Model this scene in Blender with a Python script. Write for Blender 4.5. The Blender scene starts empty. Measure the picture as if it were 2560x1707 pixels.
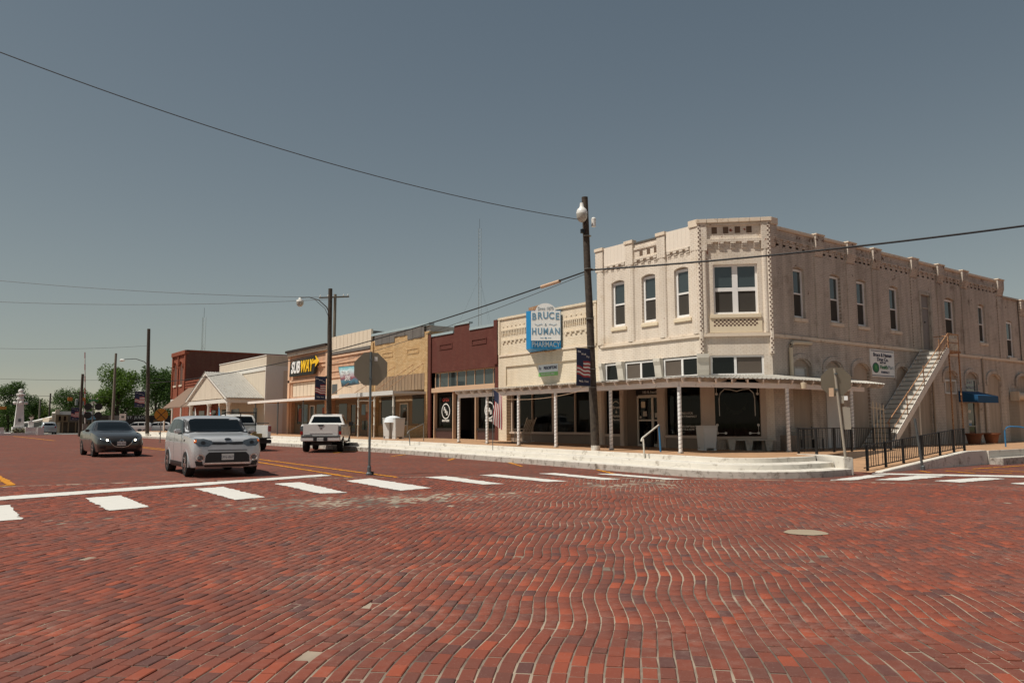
import bpy, bmesh, math, random
import numpy as np
from mathutils import Vector, Matrix
from mathutils.bvhtree import BVHTree
random.seed(7)
SC = bpy.context.scene
COL = SC.collection
R = math.radians
# ------------------------------------------------------------------ camera
YAW, PITCH, ROLL, CAMH = R(36.67), R(5.97), R(-0.17), 1.5
def cam_axes():
    cy, sy, cp, sp = math.cos(YAW), math.sin(YAW), math.cos(PITCH), math.sin(PITCH)
    f = Vector((sy*cp, cy*cp, sp)); r = Vector((cy, -sy, 0)); u = r.cross(f)
    return r*math.cos(ROLL)+u*math.sin(ROLL), u*math.cos(ROLL)-r*math.sin(ROLL), f
_r, _u, _f = cam_axes()
cd = bpy.data.cameras.new('camera'); cam = bpy.data.objects.new('camera', cd); COL.objects.link(cam)
cd.sensor_width = 36; cd.lens = 1957/2560*36; cd.clip_start = .05; cd.clip_end = 3000
mw = Matrix((_r, _u, -_f)).transposed().to_4x4(); mw.translation = (0, 0, CAMH); cam.matrix_world = mw
SC.camera = cam
# ------------------------------------------------------------------ world and sun
SUNV = Vector((1, -.19, -1.85)).normalized()
w = bpy.data.worlds.new('World'); SC.world = w; w.use_nodes = True
nt = w.node_tree; nt.nodes.clear()
sky = nt.nodes.new('ShaderNodeTexSky'); sky.sky_type = 'NISHITA'; sky.sun_disc = False
sky.sun_elevation = math.asin(-SUNV.z); sky.sun_rotation = math.atan2(-SUNV.x, -SUNV.y)
sky.altitude = 100; sky.air_density = 1.0; sky.dust_density = .12; sky.ozone_density = 1.0
hs = nt.nodes.new('ShaderNodeHueSaturation'); hs.inputs['Saturation'].default_value = .55
tint = nt.nodes.new('ShaderNodeMix'); tint.data_type = 'RGBA'; tint.blend_type = 'MULTIPLY'; tint.inputs[0].default_value = 1
tint.inputs[7].default_value = (.965, 1.03, .96, 1)
bg = nt.nodes.new('ShaderNodeBackground'); bg.inputs['Strength'].default_value = .056
wo = nt.nodes.new('ShaderNodeOutputWorld')
sep = nt.nodes.new('ShaderNodeSeparateColor'); cmb = nt.nodes.new('ShaderNodeCombineColor')   # colour grade imitating haze: warmer towards bright sky
nt.links.new(sky.outputs[0], hs.inputs['Color']); nt.links.new(hs.outputs[0], tint.inputs[6]); nt.links.new(tint.outputs[2], sep.inputs[0])
for i_, (mid, pw) in enumerate(((2.95, 1.13), (3.6, .98), (4.12, .84))):
    dv = nt.nodes.new('ShaderNodeMath'); dv.operation = 'DIVIDE'; dv.inputs[1].default_value = mid
    po = nt.nodes.new('ShaderNodeMath'); po.operation = 'POWER'; po.inputs[1].default_value = pw
    mu_ = nt.nodes.new('ShaderNodeMath'); mu_.operation = 'MULTIPLY'; mu_.inputs[1].default_value = mid
    nt.links.new(sep.outputs[i_], dv.inputs[0]); nt.links.new(dv.outputs[0], po.inputs[0]); nt.links.new(po.outputs[0], mu_.inputs[0]); nt.links.new(mu_.outputs[0], cmb.inputs[i_])
nt.links.new(cmb.outputs[0], bg.inputs['Color']); nt.links.new(bg.outputs[0], wo.inputs['Surface'])
sl = bpy.data.lights.new('sun', 'SUN'); sl.energy = 4.4; sl.angle = R(.53); sl.color = (1, .94, .84)
so = bpy.data.objects.new('sun', sl); COL.objects.link(so); so.rotation_euler = SUNV.to_track_quat('-Z', 'Y').to_euler()
so.location = (-20, 10, 40)
vs = SC.view_settings; vs.view_transform = 'Standard'; vs.look = 'None'; vs.gamma = 1; vs.exposure = 0; vs.use_curve_mapping = False
SC.cycles.max_bounces = 6; SC.cycles.diffuse_bounces = 3; SC.cycles.glossy_bounces = 3; SC.cycles.transparent_max_bounces = 8
# ------------------------------------------------------------------ helpers
def gh(y): return .185*min(1, max(0, (y-14)/20))
def zsw(y): return gh(y)+.48+.003*max(0, min(y, 60)-34)
def lin(c):
    if isinstance(c, str):
        c = [int(c[i:i+2], 16)/255 for i in (0, 2, 4)]
        c = [x/12.92 if x < .04045 else ((x+.055)/1.055)**2.4 for x in c]
    return (c[0], c[1], c[2], 1)
MATS = {}
def nodes(name):
    m = bpy.data.materials.new(name); m.use_nodes = True
    t = m.node_tree; b = t.nodes['Principled BSDF']; MATS[name] = m
    return m, t, b
def N(t, kind, **kw):
    n = t.nodes.new('ShaderNode'+kind)
    for k, v in kw.items():
        if k in n.inputs: n.inputs[k].default_value = v
        else: setattr(n, k, v)
    return n
def pos(t): return N(t, 'NewGeometry').outputs['Position']
def mixc(t, fac, a, b, mode='MIX'):
    n = N(t, 'Mix', data_type='RGBA', blend_type=mode)
    if isinstance(fac, (int, float)): n.inputs[0].default_value = fac
    else: t.links.new(fac, n.inputs[0])
    for s, i in ((a, 6), (b, 7)):
        if isinstance(s, tuple): n.inputs[i].default_value = s
        else: t.links.new(s, n.inputs[i])
    return n.outputs[2]
def ramp(t, src, stops):
    n = N(t, 'ValToRGB'); e = n.color_ramp.elements
    while len(e) < len(stops): e.new(.5)
    for el, (p, c) in zip(e, stops):
        el.position = p; el.color = c if isinstance(c, tuple) else (c, c, c, 1)
    t.links.new(src, n.inputs[0]); return n.outputs[0]
def noise(t, scale, detail=4, vec=None, rough=.55):
    n = N(t, 'TexNoise', Scale=scale, Detail=detail, Roughness=rough)
    t.links.new(vec if vec is not None else pos(t), n.inputs['Vector']); return n.outputs['Fac']
def stretch(t, sx, sy, sz):
    n = N(t, 'VectorMath', operation='MULTIPLY'); n.inputs[1].default_value = (sx, sy, sz)
    t.links.new(pos(t), n.inputs[0]); return n.outputs[0]
def bump(t, b, h, strength, dist=.01):
    n = N(t, 'Bump', Strength=strength, Distance=dist); t.links.new(h, n.inputs['Height']); t.links.new(n.outputs[0], b.inputs['Normal'])
def pm(name, c, rough=.7, metal=0, var=.12, scale=2.5, bmp=0, bscale=30, c2=None, lo=.42, hi=.62, coat=0, spec=.5, streak=0):
    """plain procedural material: noise-varied colour, optional second colour in blotches"""
    if name in MATS: return MATS[name]
    m, t, b = nodes(name); c = lin(c)
    b.inputs['Roughness'].default_value = rough; b.inputs['Metallic'].default_value = metal
    b.inputs['Specular IOR Level'].default_value = spec
    if coat: b.inputs['Coat Weight'].default_value = coat; b.inputs['Coat Roughness'].default_value = .04
    f = noise(t, scale, 5); d = tuple(x*(1-var) for x in c[:3])+(1,); u = tuple(min(1, x*(1+var)) for x in c[:3])+(1,)
    col = mixc(t, f, d, u)
    if c2: col = mixc(t, ramp(t, noise(t, scale*1.7, 6, rough=.65), [(lo, 0.), (hi, 1.)]), col, lin(c2))
    if streak:
        s = ramp(t, noise(t, 1, 5, stretch(t, 3.5, 3.5, .35)), [(.4, 0.), (.75, 1.)])
        k = N(t, 'Math', operation='MULTIPLY'); k.inputs[1].default_value = streak; t.links.new(s, k.inputs[0])
        col = mixc(t, k.outputs[0], col, (.09, .075, .06, 1))
    t.links.new(col, b.inputs['Base Color'])
    if bmp: bump(t, b, noise(t, bscale, 4), bmp)
    return m
def brickmat(name, ud, c1, c2, mortar, bw=.21, bh=.073, ms=.007, bmp=.5, chips=None, chipz=None, streak=.25, blot=None, rough=.85, thr=(.66, .72)):
    """brick wall: courses laid along the horizontal direction ud; paint chips and stains"""
    m, t, b = nodes(name); b.inputs['Roughness'].default_value = rough; b.inputs['Specular IOR Level'].default_value = .25
    p = pos(t); dn = N(t, 'VectorMath', operation='DOT_PRODUCT'); dn.inputs[1].default_value = (ud[0], ud[1], 0); t.links.new(p, dn.inputs[0])
    sp = N(t, 'SeparateXYZ'); t.links.new(p, sp.inputs[0]); cb = N(t, 'CombineXYZ')
    t.links.new(dn.outputs['Value'], cb.inputs[0]); t.links.new(sp.outputs[2], cb.inputs[1])
    br = N(t, 'TexBrick'); br.offset = .5; t.links.new(cb.outputs[0], br.inputs['Vector'])
    for k, v in (('Color1', lin(c1)), ('Color2', lin(c2)), ('Mortar', lin(mortar)), ('Scale', 1), ('Mortar Size', ms), ('Mortar Smooth', .25), ('Brick Width', bw), ('Row Height', bh), ('Bias', -.1)): br.inputs[k].default_value = v
    col = mixc(t, ramp(t, noise(t, .8, 6), [(.3, 0.), (.7, .28)]), br.outputs['Color'], tuple(x*.7 for x in lin(c1)[:3])+(1,))
    if blot: col = mixc(t, ramp(t, noise(t, 1.1, 7, rough=.7), [(.55, 0.), (.72, .8)]), col, lin(blot))
    if streak:
        s = ramp(t, noise(t, 1, 5, stretch(t, 2.2, 2.2, .22)), [(.45, 0.), (.8, streak)])
        col = mixc(t, s, col, (.16, .12, .09, 1))
    if chips:
        nz = noise(t, 2.6, 6, rough=.72)
        if chipz:
            mr = N(t, 'MapRange'); t.links.new(sp.outputs[2], mr.inputs[0])
            mr.inputs[1].default_value = chipz[0]; mr.inputs[2].default_value = chipz[1]; mr.inputs[3].default_value = 0; mr.inputs[4].default_value = .07
            ad = N(t, 'Math', operation='ADD'); t.links.new(nz, ad.inputs[0]); t.links.new(mr.outputs[0], ad.inputs[1]); nz = ad.outputs[0]
        col = mixc(t, ramp(t, nz, [(thr[0], 0.), (thr[1], 1.)]), col, lin(chips))
    t.links.new(col, b.inputs['Base Color'])
    inv = N(t, 'Math', operation='SUBTRACT'); inv.inputs[0].default_value = 1; t.links.new(br.outputs['Fac'], inv.inputs[1])
    bump(t, b, inv.outputs[0], bmp, .012)
    return m
def glassmat(name, c, rough=.04, spec=.6, alpha=1.):
    if name in MATS: return MATS[name]
    m, t, b = nodes(name); b.inputs['Base Color'].default_value = lin(c); b.inputs['Roughness'].default_value = rough
    b.inputs['Specular IOR Level'].default_value = spec
    if alpha < 1:
        out = t.nodes['Material Output']; tr = N(t, 'BsdfTransparent'); tr.inputs[0].default_value = (.62, .66, .64, 1)
        mx = N(t, 'MixShader'); mx.inputs[0].default_value = alpha
        t.links.new(tr.outputs[0], mx.inputs[1]); t.links.new(b.outputs[0], mx.inputs[2]); t.links.new(mx.outputs[0], out.inputs[0])
    bump(t, b, noise(t, 1.3, 2), .02, .02)
    return m
def emis(name, c, s):
    m, t, b = nodes(name); b.inputs['Base Color'].default_value = lin(c); b.inputs['Emission Color'].default_value = lin(c); b.inputs['Emission Strength'].default_value = s; return m
class MB:
    """collects simple shapes into one mesh; fr = frame (origin, u, v) turns local (along, out, up) into world"""
    def __init__(s, fr=None): s.v = []; s.f = []; s.fr = fr
    def P(s, p):
        if s.fr is None: return tuple(p)
        o, u, v = s.fr; return (o[0]+p[0]*u[0]+p[1]*v[0], o[1]+p[0]*u[1]+p[1]*v[1], o[2]+p[2])
    def add(s, pts, faces):
        k = len(s.v); s.v += [s.P(p) for p in pts]; s.f += [tuple(k+i for i in f) for f in faces]; return s
    def box(s, x0, x1, y0, y1, z0, z1):
        return s.add([(x0, y0, z0), (x1, y0, z0), (x1, y1, z0), (x0, y1, z0), (x0, y0, z1), (x1, y0, z1), (x1, y1, z1), (x0, y1, z1)],
                     [(0, 3, 2, 1), (4, 5, 6, 7), (0, 1, 5, 4), (1, 2, 6, 5), (2, 3, 7, 6), (3, 0, 4, 7)])
    def quad(s, *p): return s.add(p, [tuple(range(len(p)))])
    def prism(s, poly, d0, d1, axis=2):
        """extrude 2-D polygon along axis (0,1,2) from d0 to d1"""
        n = len(poly)
        def mk(p, d): return (d, p[0], p[1]) if axis == 0 else (p[0], d, p[1]) if axis == 1 else (p[0], p[1], d)
        return s.add([mk(p, d0) for p in poly]+[mk(p, d1) for p in poly],
                     [tuple(range(n))[::-1], tuple(range(n, 2*n))]+[(i, (i+1) % n, n+(i+1) % n, n+i) for i in range(n)])
    def cyl(s, p0, p1, r0, r1=None, n=10, cap=True):
        r1 = r0 if r1 is None else r1; a = Vector(p0); b = Vector(p1); d = (b-a).normalized()
        x = d.orthogonal().normalized(); y = d.cross(x); pts = []
        for c, r in ((a, r0), (b, r1)):
            for i in range(n):
                t = 2*math.pi*i/n; pts.append(tuple(c+x*(r*math.cos(t))+y*(r*math.sin(t))))
        f = [(i, (i+1) % n, n+(i+1) % n, n+i) for i in range(n)]
        if cap: f += [tuple(range(n))[::-1], tuple(range(n, 2*n))]
        return s.add(pts, f)
    def tube(s, path, r, n=6):
        for a, b in zip(path[:-1], path[1:]): s.cyl(a, b, r, n=n)
        return s
    def rod(s, path, r, n=6):
        """continuous tube along a path"""
        pts = []; m = len(path)
        for i, p in enumerate(path):
            p = Vector(p); d = (Vector(path[min(i+1, m-1)])-Vector(path[max(i-1, 0)])).normalized()
            up = Vector((0, 0, 1)) if abs(d.z) < .95 else Vector((1, 0, 0)); x = d.cross(up).normalized(); y = x.cross(d)
            rr = r[i] if isinstance(r, (list, tuple)) else r
            pts += [tuple(p+x*(rr*math.cos(2*math.pi*k/n))+y*(rr*math.sin(2*math.pi*k/n))) for k in range(n)]
        f = [(i*n+k, i*n+(k+1) % n, (i+1)*n+(k+1) % n, (i+1)*n+k) for i in range(m-1) for k in range(n)]
        f += [tuple(range(n))[::-1], tuple(range((m-1)*n, m*n))]
        return s.add(pts, f)
    def lathe(s, c, prof, n=16):
        """profile [(r,z)...] revolved about the vertical axis through c"""
        pts = []; m = len(prof)
        for r, z in prof: pts += [(c[0]+r*math.cos(2*math.pi*k/n), c[1]+r*math.sin(2*math.pi*k/n), c[2]+z) for k in range(n)]
        f = [(i*n+k, i*n+(k+1) % n, (i+1)*n+(k+1) % n, (i+1)*n+k) for i in range(m-1) for k in range(n)]
        f += [tuple(range(n))[::-1], tuple(range((m-1)*n, m*n))]
        return s.add(pts, f)
    def disc(s, c, ru, rw, v, n=20, t=.01):
        """flat disc standing in the frame's wall plane"""
        return s.prism([(c[0]+ru*math.cos(2*math.pi*k/n), c[1]+rw*math.sin(2*math.pi*k/n)) for k in range(n)], v, v+t, axis=1)
    def build(s, name, mat, parent=None, smooth=False, bevel=0, local=False, solid=True):
        me = bpy.data.meshes.new(name); v = s.v
        if parent is not None and not local:
            o = parent
            off = Vector((0, 0, 0))
            while o is not None: off += o.location; o = o.parent
            v = [(p[0]-off.x, p[1]-off.y, p[2]-off.z) for p in v]
        me.from_pydata(v, [], s.f)
        bm = bmesh.new(); bm.from_mesh(me)
        if solid: bmesh.ops.recalc_face_normals(bm, faces=bm.faces)
        if bevel:
            bmesh.ops.remove_doubles(bm, verts=bm.verts, dist=1e-5)
            bmesh.ops.bevel(bm, geom=[e for e in bm.edges if e.is_manifold and e.calc_face_angle(0) > .6], offset=bevel, segments=2, affect='EDGES', clamp_overlap=True)
        bm.to_mesh(me); bm.free()
        if smooth:
            me.polygons.foreach_set('use_smooth', [True]*len(me.polygons))
            if hasattr(me, 'set_sharp_from_angle'): me.set_sharp_from_angle(angle=R(smooth if smooth > 1 else 40))
        me.materials.append(MATS[mat] if isinstance(mat, str) else mat)
        o = bpy.data.objects.new(name, me); COL.objects.link(o)
        if parent is not None: o.parent = parent
        return o
def tag(o, label=None, cat=None, group=None, kind=None):
    for k, v in (('label', label), ('category', cat), ('group', group), ('kind', kind)):
        if v: o[k] = v
    return o
def T(name, label, cat, loc=(0, 0, 0), group=None, rz=0):
    o = bpy.data.objects.new(name, None); COL.objects.link(o); o.location = loc; o.rotation_euler = (0, 0, rz); o.empty_display_size = .2
    return tag(o, label, cat, group)
FA = ((23.1, 0, 0), (0, -1), (-1, 0))           # west fronts: along = -y, out = -x
FB = ((0, 17.37, 0), (1, 0), (0, -1))           # south side wall: along = x, out = -y
Q = 2**-.5
FC = ((23.1, 19.1, 0), (Q, -Q), (-Q, -Q))       # chamfered corner
def shift(fr, d):
    o, u, v = fr; return ((o[0]+v[0]*d, o[1]+v[1]*d, o[2]), u, v)
def text(s, size, mat, parent, fr, a, z, v, ext=.006, align='CENTER', sx=1, shear=0, bold=0, name='lettering', space=1):
    cu = bpy.data.curves.new('t', 'FONT'); cu.body = s; cu.size = size; cu.align_x = align; cu.align_y = 'CENTER'
    cu.extrude = ext; cu.shear = shear; cu.offset = bold; cu.space_character = space; cu.resolution_u = 3
    ob = bpy.data.objects.new('t', cu); me = bpy.data.meshes.new_from_object(ob); bpy.data.objects.remove(ob); bpy.data.curves.remove(cu)
    o, u, w_ = fr
    M = Matrix(((u[0], 0, w_[0], 0), (u[1], 0, w_[1], 0), (0, 1, 0, 0), (0, 0, 0, 1)))
    me.transform(Matrix.Diagonal((sx, 1, 1, 1))); me.transform(M)
    p = Vector((o[0]+a*u[0]+v*w_[0], o[1]+a*u[1]+v*w_[1], o[2]+z))
    off = Vector((0, 0, 0)); q = parent
    while q is not None: off += q.location; q = q.parent
    me.transform(Matrix.Translation(p-off)); me.materials.append(MATS[mat] if isinstance(mat, str) else mat)
    ob = bpy.data.objects.new(name, me); COL.objects.link(ob); ob.parent = parent
    return ob
def wall(mb, u0, u1, z0, z1, ops=(), d=.25, v=0.):
    """wall face with rectangular openings (u0,u1,z0,z1[,depth[,arch rise]]) and their reveals"""
    us = sorted({u0, u1}|{x for o in ops for x in o[:2]}); zs = sorted({z0, z1}|{x for o in ops for x in o[2:4]})
    for i in range(len(us)-1):
        for j in range(len(zs)-1):
            a, b = (us[i]+us[i+1])/2, (zs[j]+zs[j+1])/2
            if a < u0 or a > u1 or b < z0 or b > z1 or any(o[0] < a < o[1] and o[2] < b < o[3] for o in ops): continue
            mb.quad((us[i], v, zs[j]), (us[i+1], v, zs[j]), (us[i+1], v, zs[j+1]), (us[i], v, zs[j+1]))
    for o in ops:
        a, b, c, e = o[:4]; k = v-(o[4] if len(o) > 4 else d); rise = o[5] if len(o) > 5 else 0
        mb.quad((a, v, c), (a, k, c), (a, k, e), (a, v, e)); mb.quad((b, v, c), (b, k, c), (b, k, e), (b, v, e))
        mb.quad((a, v, c), (b, v, c), (b, k, c), (a, k, c))
        if not rise: mb.quad((a, v, e), (b, v, e), (b, k, e), (a, k, e))
        else:
            n = 8; P = [(a+(b-a)*i/n, e-rise*(2*i/n-1)**2) for i in range(n+1)]
            for i in range(n):
                p, q = P[i], P[i+1]
                mb.quad((p[0], v, p[1]), (q[0], v, q[1]), (q[0], v, e+.0), (p[0], v, e+.0)) if max(e-p[1], e-q[1]) > 1e-4 else None
                mb.quad((p[0], v, p[1]), (q[0], v, q[1]), (q[0], k, q[1]), (p[0], k, p[1]))
    return mb
def window(parent, fr, u0, u1, z0, z1, v, fmat='white_frame', up='pane_sky', lo='screen', fw=.07, rails=(.5,), mulls=(), name='window', label=None, t=.06, lw=None):
    """framed window: frame mesh, panes are sub-parts; v = plane of the glass"""
    m = MB(fr)
    m.box(u0, u0+fw, v, v+t, z0, z1).box(u1-fw, u1, v, v+t, z0, z1).box(u0+fw, u1-fw, v, v+t, z1-fw, z1).box(u0+fw, u1-fw, v, v+t, z0, z0+fw)
    zs = [z0+fw]+[z0+(z1-z0)*r for r in rails]+[z1-fw]; us = [u0+fw]+[u0+(u1-u0)*r for r in mulls]+[u1-fw]
    h = (lw or fw)*.5
    for z in zs[1:-1]: m.box(u0+fw, u1-fw, v, v+t*.8, z-h*.7, z+h*.7)
    for u in us[1:-1]: m.box(u-h, u+h, v, v+t*.9, z0+fw, z1-fw)
    o = m.build(name, fmat, parent)
    if label: o['label'] = label
    for j in range(len(zs)-1):
        for i in range(len(us)-1):
            g = MB(fr); g.box(us[i]-.01, us[i+1]+.01, v+.008, v+.02, zs[j]-.01, zs[j+1]+.01)
            g.build('pane', lo if (j == 0 and len(zs) > 2) else up, o)
    return o
def part(parent, name, mat, fr=None, **kw):
    return MB(fr)
# ------------------------------------------------------------------ materials
pm('white_frame', 'eceae7', .5, var=.05, scale=6)
pm('white_paint', 'cfc9bd', .7, var=.08, scale=4, bmp=.15, bscale=40, c2='8f8375', lo=.62, hi=.8)
pm('old_white', 'b9b2a6', .8, var=.15, scale=3, c2='7b7063', lo=.5, hi=.75, bmp=.2)
pm('cream_plain', 'd8c6b0', .8, var=.07, scale=2, streak=.25, bmp=.1)
pm('kerb_white', 'd6d0c5', .8, var=.1, scale=2, bmp=.5, bscale=14, c2='8d8173', lo=.56, hi=.72)
pm('kerb_dirty', 'b5ada3', .85, var=.15, scale=3, bmp=.5, bscale=18, c2='6d6257', lo=.5, hi=.68)
for nm_ in ('kerb_white', 'kerb_dirty'):
    m = MATS[nm_]; t = m.node_tree; b = t.nodes['Principled BSDF']; src = b.inputs['Base Color'].links[0].from_socket
    vo = N(t, 'TexVoronoi', feature='DISTANCE_TO_EDGE', Scale=.28); dv_ = N(t, 'VectorMath', operation='ADD'); nv = N(t, 'TexNoise', Scale=1.2, Detail=3); t.links.new(pos(t), nv.inputs['Vector']); t.links.new(pos(t), dv_.inputs[0]); t.links.new(nv.outputs['Color'], dv_.inputs[1]); t.links.new(dv_.outputs[0], vo.inputs['Vector'])
    t.links.new(mixc(t, ramp(t, vo.outputs['Distance'], [(.001, .22), (.006, 0.)]), src, (.12, .10, .08, 1)), b.inputs['Base Color'])
pm('sidewalk', 'b08a68', .9, var=.12, scale=1.2, bmp=.2, bscale=60, c2='8f7056', lo=.5, hi=.7)
pm('concrete', '9a938a', .9, var=.12, scale=2, bmp=.2, c2='6f675f', lo=.55, hi=.75)
pm('asphalt', '6f6c68', .9, var=.1, scale=3, bmp=.2, bscale=80)
pm('far_ground', '6b6a45', .95, var=.25, scale=.2)
pm('dark_interior', '15110e', .9, var=.3, scale=3)
pm('dark_brown', '2a1f19', .7, var=.2)
pm('black_metal', '141517', .45, var=.1, spec=.5)
pm('grey_metal', '6a7173', .45, metal=.6, var=.12, scale=8)
pm('galv', '8b8a84', .5, metal=.5, var=.15, scale=6, c2='6f675a', lo=.55, hi=.75)
pm('sign_back', '8d8373', .42, metal=.75, var=.12, scale=1.6)
pm('white_metal', 'cfcdc9', .45, var=.06, scale=6)
pm('tin_roof', 'b4b0a8', .5, metal=.2, var=.12, scale=2, c2='8b7f70', lo=.55, hi=.75)
pm('canopy_wood', 'e6ddd5', .75, var=.1, scale=3, c2='8a7768', lo=.6, hi=.8)
pm('rust', '8a5a3b', .8, var=.3, scale=10, c2='c7a37c', lo=.45, hi=.6)
pm('pole_wood', '4a4036', .9, var=.35, scale=5, bmp=.5, bscale=20, c2='2e2621', lo=.45, hi=.65, streak=.4)
pm('pole_grey', '7d7568', .9, var=.25, scale=5, bmp=.3)
pm('cable', '17161a', .6, var=.05)
pm('wire', '3f4144', .6, var=.05)
pm('terracotta', '7a4a30', .8, var=.2, scale=6)
pm('black', '0b0b0c', .4, var=.05)
pm('rubber', '141312', .85, var=.15, scale=12)
glassmat('pane_sky', '3b4445', .04, 1.)  # grey base colour puts part of the sky reflection into the glass
glassmat('pane_dark', '0c0f0e', .05, .5)
glassmat('shop_glass', '060606', .03, .3, alpha=.5)
pm('screen', '45413c', .8, var=.1, scale=4, spec=.2)
pm('beige_blind', '6e6257', .7, var=.08, scale=2)
pm('blue_paint', '2f6f9c', .4, var=.12, scale=6)
pm('letters_white', 'd8d4cc', .6, var=.05); pm('letters_dark', '2a3350', .6, var=.05)
# road paints: chipped so the brick shows through
def paintmat(name, c, keep=.62):
    m, t, b = nodes(name); b.inputs['Roughness'].default_value = .75; b.inputs['Specular IOR Level'].default_value = .3
    t.links.new(mixc(t, noise(t, 6, 5), tuple(x*.86 for x in lin(c)[:3])+(1,), lin(c)), b.inputs['Base Color'])
    out = t.nodes['Material Output']; tr = N(t, 'BsdfTransparent'); mx = N(t, 'MixShader')
    t.links.new(ramp(t, noise(t, 14, 7, rough=.75), [(keep, 0.), (keep+.05, 1.)]), mx.inputs[0])
    t.links.new(b.outputs[0], mx.inputs[1]); t.links.new(tr.outputs[0], mx.inputs[2]); t.links.new(mx.outputs[0], out.inputs[0])
    return m
paintmat('road_white', 'd9d6cf', .63); paintmat('road_yellow', 'd08a22', .58)
# paving brick colour, shared by the built bricks (attribute) and the far sheet (brick texture)
BR_STOPS = [(0, (.105, .047, .042, 1)), (.2, (.150, .052, .037, 1)), (.45, (.190, .054, .034, 1)), (.75, (.232, .058, .033, 1)), (1, (.33, .072, .034, 1))]
def wear(t, col):
    s = ramp(t, noise(t, .42, 6, rough=.65), [(.45, .03), (.70, .62)])
    f = ramp(t, noise(t, 9, 6, rough=.7), [(.45, 0.), (.75, 1.)])
    k = N(t, 'Math', operation='MULTIPLY'); t.links.new(s, k.inputs[0]); t.links.new(f, k.inputs[1])
    col = mixc(t, k.outputs[0], col, (.40, .28, .23, 1))
    dk = ramp(t, noise(t, .8, 5, stretch(t, .5, 1.3, 1)), [(.52, 0.), (.72, .35)]); col = mixc(t, dk, col, (.12, .06, .05, 1))
    g = ramp(t, noise(t, 60, 3), [(.62, 0.), (.72, .35)])
    col = mixc(t, g, col, (.36, .27, .22, 1))
    return mixc(t, ramp(t, noise(t, .23, 3), [(.35, 0.), (.7, .2)]), col, (.11, .05, .04, 1))
m, t, b = nodes('paving_brick'); b.inputs['Roughness'].default_value = .8; b.inputs['Specular IOR Level'].default_value = .3
at = N(t, 'Attribute', attribute_name='rnd')
t.links.new(wear(t, ramp(t, at.outputs['Fac'], BR_STOPS)), b.inputs['Base Color']); bump(t, b, noise(t, 90, 4), .3, .004)
RB = 22.0
m, t, b = nodes('paving_far'); b.inputs['Roughness'].default_value = .85; b.inputs['Specular IOR Level'].default_value = .25
p = pos(t); sp = N(t, 'SeparateXYZ'); t.links.new(p, sp.inputs[0])
ln = N(t, 'VectorMath', operation='DOT_PRODUCT'); ln.inputs[1].default_value = (Q, Q, 0); t.links.new(p, ln.inputs[0])
lc = N(t, 'VectorMath', operation='DOT_PRODUCT'); lc.inputs[1].default_value = (Q, -Q, 0); t.links.new(p, lc.inputs[0])
cb = N(t, 'CombineXYZ'); t.links.new(ln.outputs['Value'], cb.inputs[0]); t.links.new(lc.outputs['Value'], cb.inputs[1])
br = N(t, 'TexBrick'); t.links.new(cb.outputs[0], br.inputs['Vector'])
for k, v in (('Color1', (.12, .12, .12, 1)), ('Color2', (.85, .85, .85, 1)), ('Mortar', (0, 0, 0, 1)), ('Scale', 1), ('Mortar Size', .006), ('Mortar Smooth', .1), ('Brick Width', .215), ('Row Height', .108), ('Bias', 0.)): br.inputs[k].default_value = v
col = wear(t, ramp(t, br.outputs['Color'], BR_STOPS))
col = mixc(t, br.outputs['Fac'], mixc(t, .14, col, (.02, .008, .006, 1)), (.10, .07, .055, 1))
vl = N(t, 'VectorMath', operation='LENGTH'); xy = N(t, 'VectorMath', operation='MULTIPLY'); xy.inputs[1].default_value = (1, 1, 0); t.links.new(p, xy.inputs[0]); t.links.new(xy.outputs[0], vl.inputs[0])
lt = N(t, 'Math', operation='LESS_THAN'); lt.inputs[1].default_value = RB; t.links.new(vl.outputs['Value'], lt.inputs[0])
sand = mixc(t, ramp(t, noise(t, 1.2, 4), [(.4, 0.), (.6, 1.)]), (.13, .10, .08, 1), (.36, .29, .22, 1))
col = mixc(t, lt.outputs[0], col, sand)
t.links.new(col, b.inputs['Base Color']); bump(t, b, noise(t, 70, 3), .3, .004)
# ------------------------------------------------------------------ ground, road, paving
mb = MB(); n = 72; rr = [.01, 2, 4, 7, 10, 14, 18, RB-.02, RB, 26, 30, 36, 44, 60, 90, 135]
for j, r_ in enumerate(rr):
    for i in range(n):
        x, y = r_*math.cos(2*math.pi*i/n), r_*math.sin(2*math.pi*i/n); mb.v.append((x, y, gh(y)-(.0075 if j < 8 else .002)))
mb.f = [(j*n+i, j*n+(i+1) % n, (j+1)*n+(i+1) % n, (j+1)*n+i) for j in range(len(rr)-1) for i in range(n)]
road = tag(mb.build('road', 'paving_far', solid=False), 'red brick road across the crossing and up the street', 'road', kind='structure')
mb = MB(); rr = [130, 200, 400, 900, 1800]
for r_ in rr:
    for i in range(n):
        y = r_*math.sin(2*math.pi*i/n); mb.v.append((r_*math.cos(2*math.pi*i/n), y, gh(y)-.05))
mb.f = [(j*n+i, j*n+(i+1) % n, (j+1)*n+(i+1) % n, (j+1)*n+i) for j in range(len(rr)-1) for i in range(n)]
tag(mb.build('ground', 'far_ground', solid=False), 'dry grass ground beyond the town', 'ground', kind='structure')
mb = MB(); mb.quad((-60, 121, .19), (90, 121, .19), (90, 260, .19), (-60, 260, .19))
tag(mb.build('far_road', 'asphalt', solid=False), 'grey asphalt cross street behind the monument', 'road', kind='structure')
def in_road(x, y):
    if x > 22.9 and y > 12.0: return False
    if y > 15.3: return x < 17.12
    if x > 20.1: return y < 12.35
    return (x-20.1)**2+(y-15.3)**2 > 2.98**2 or x+y < 30
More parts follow.
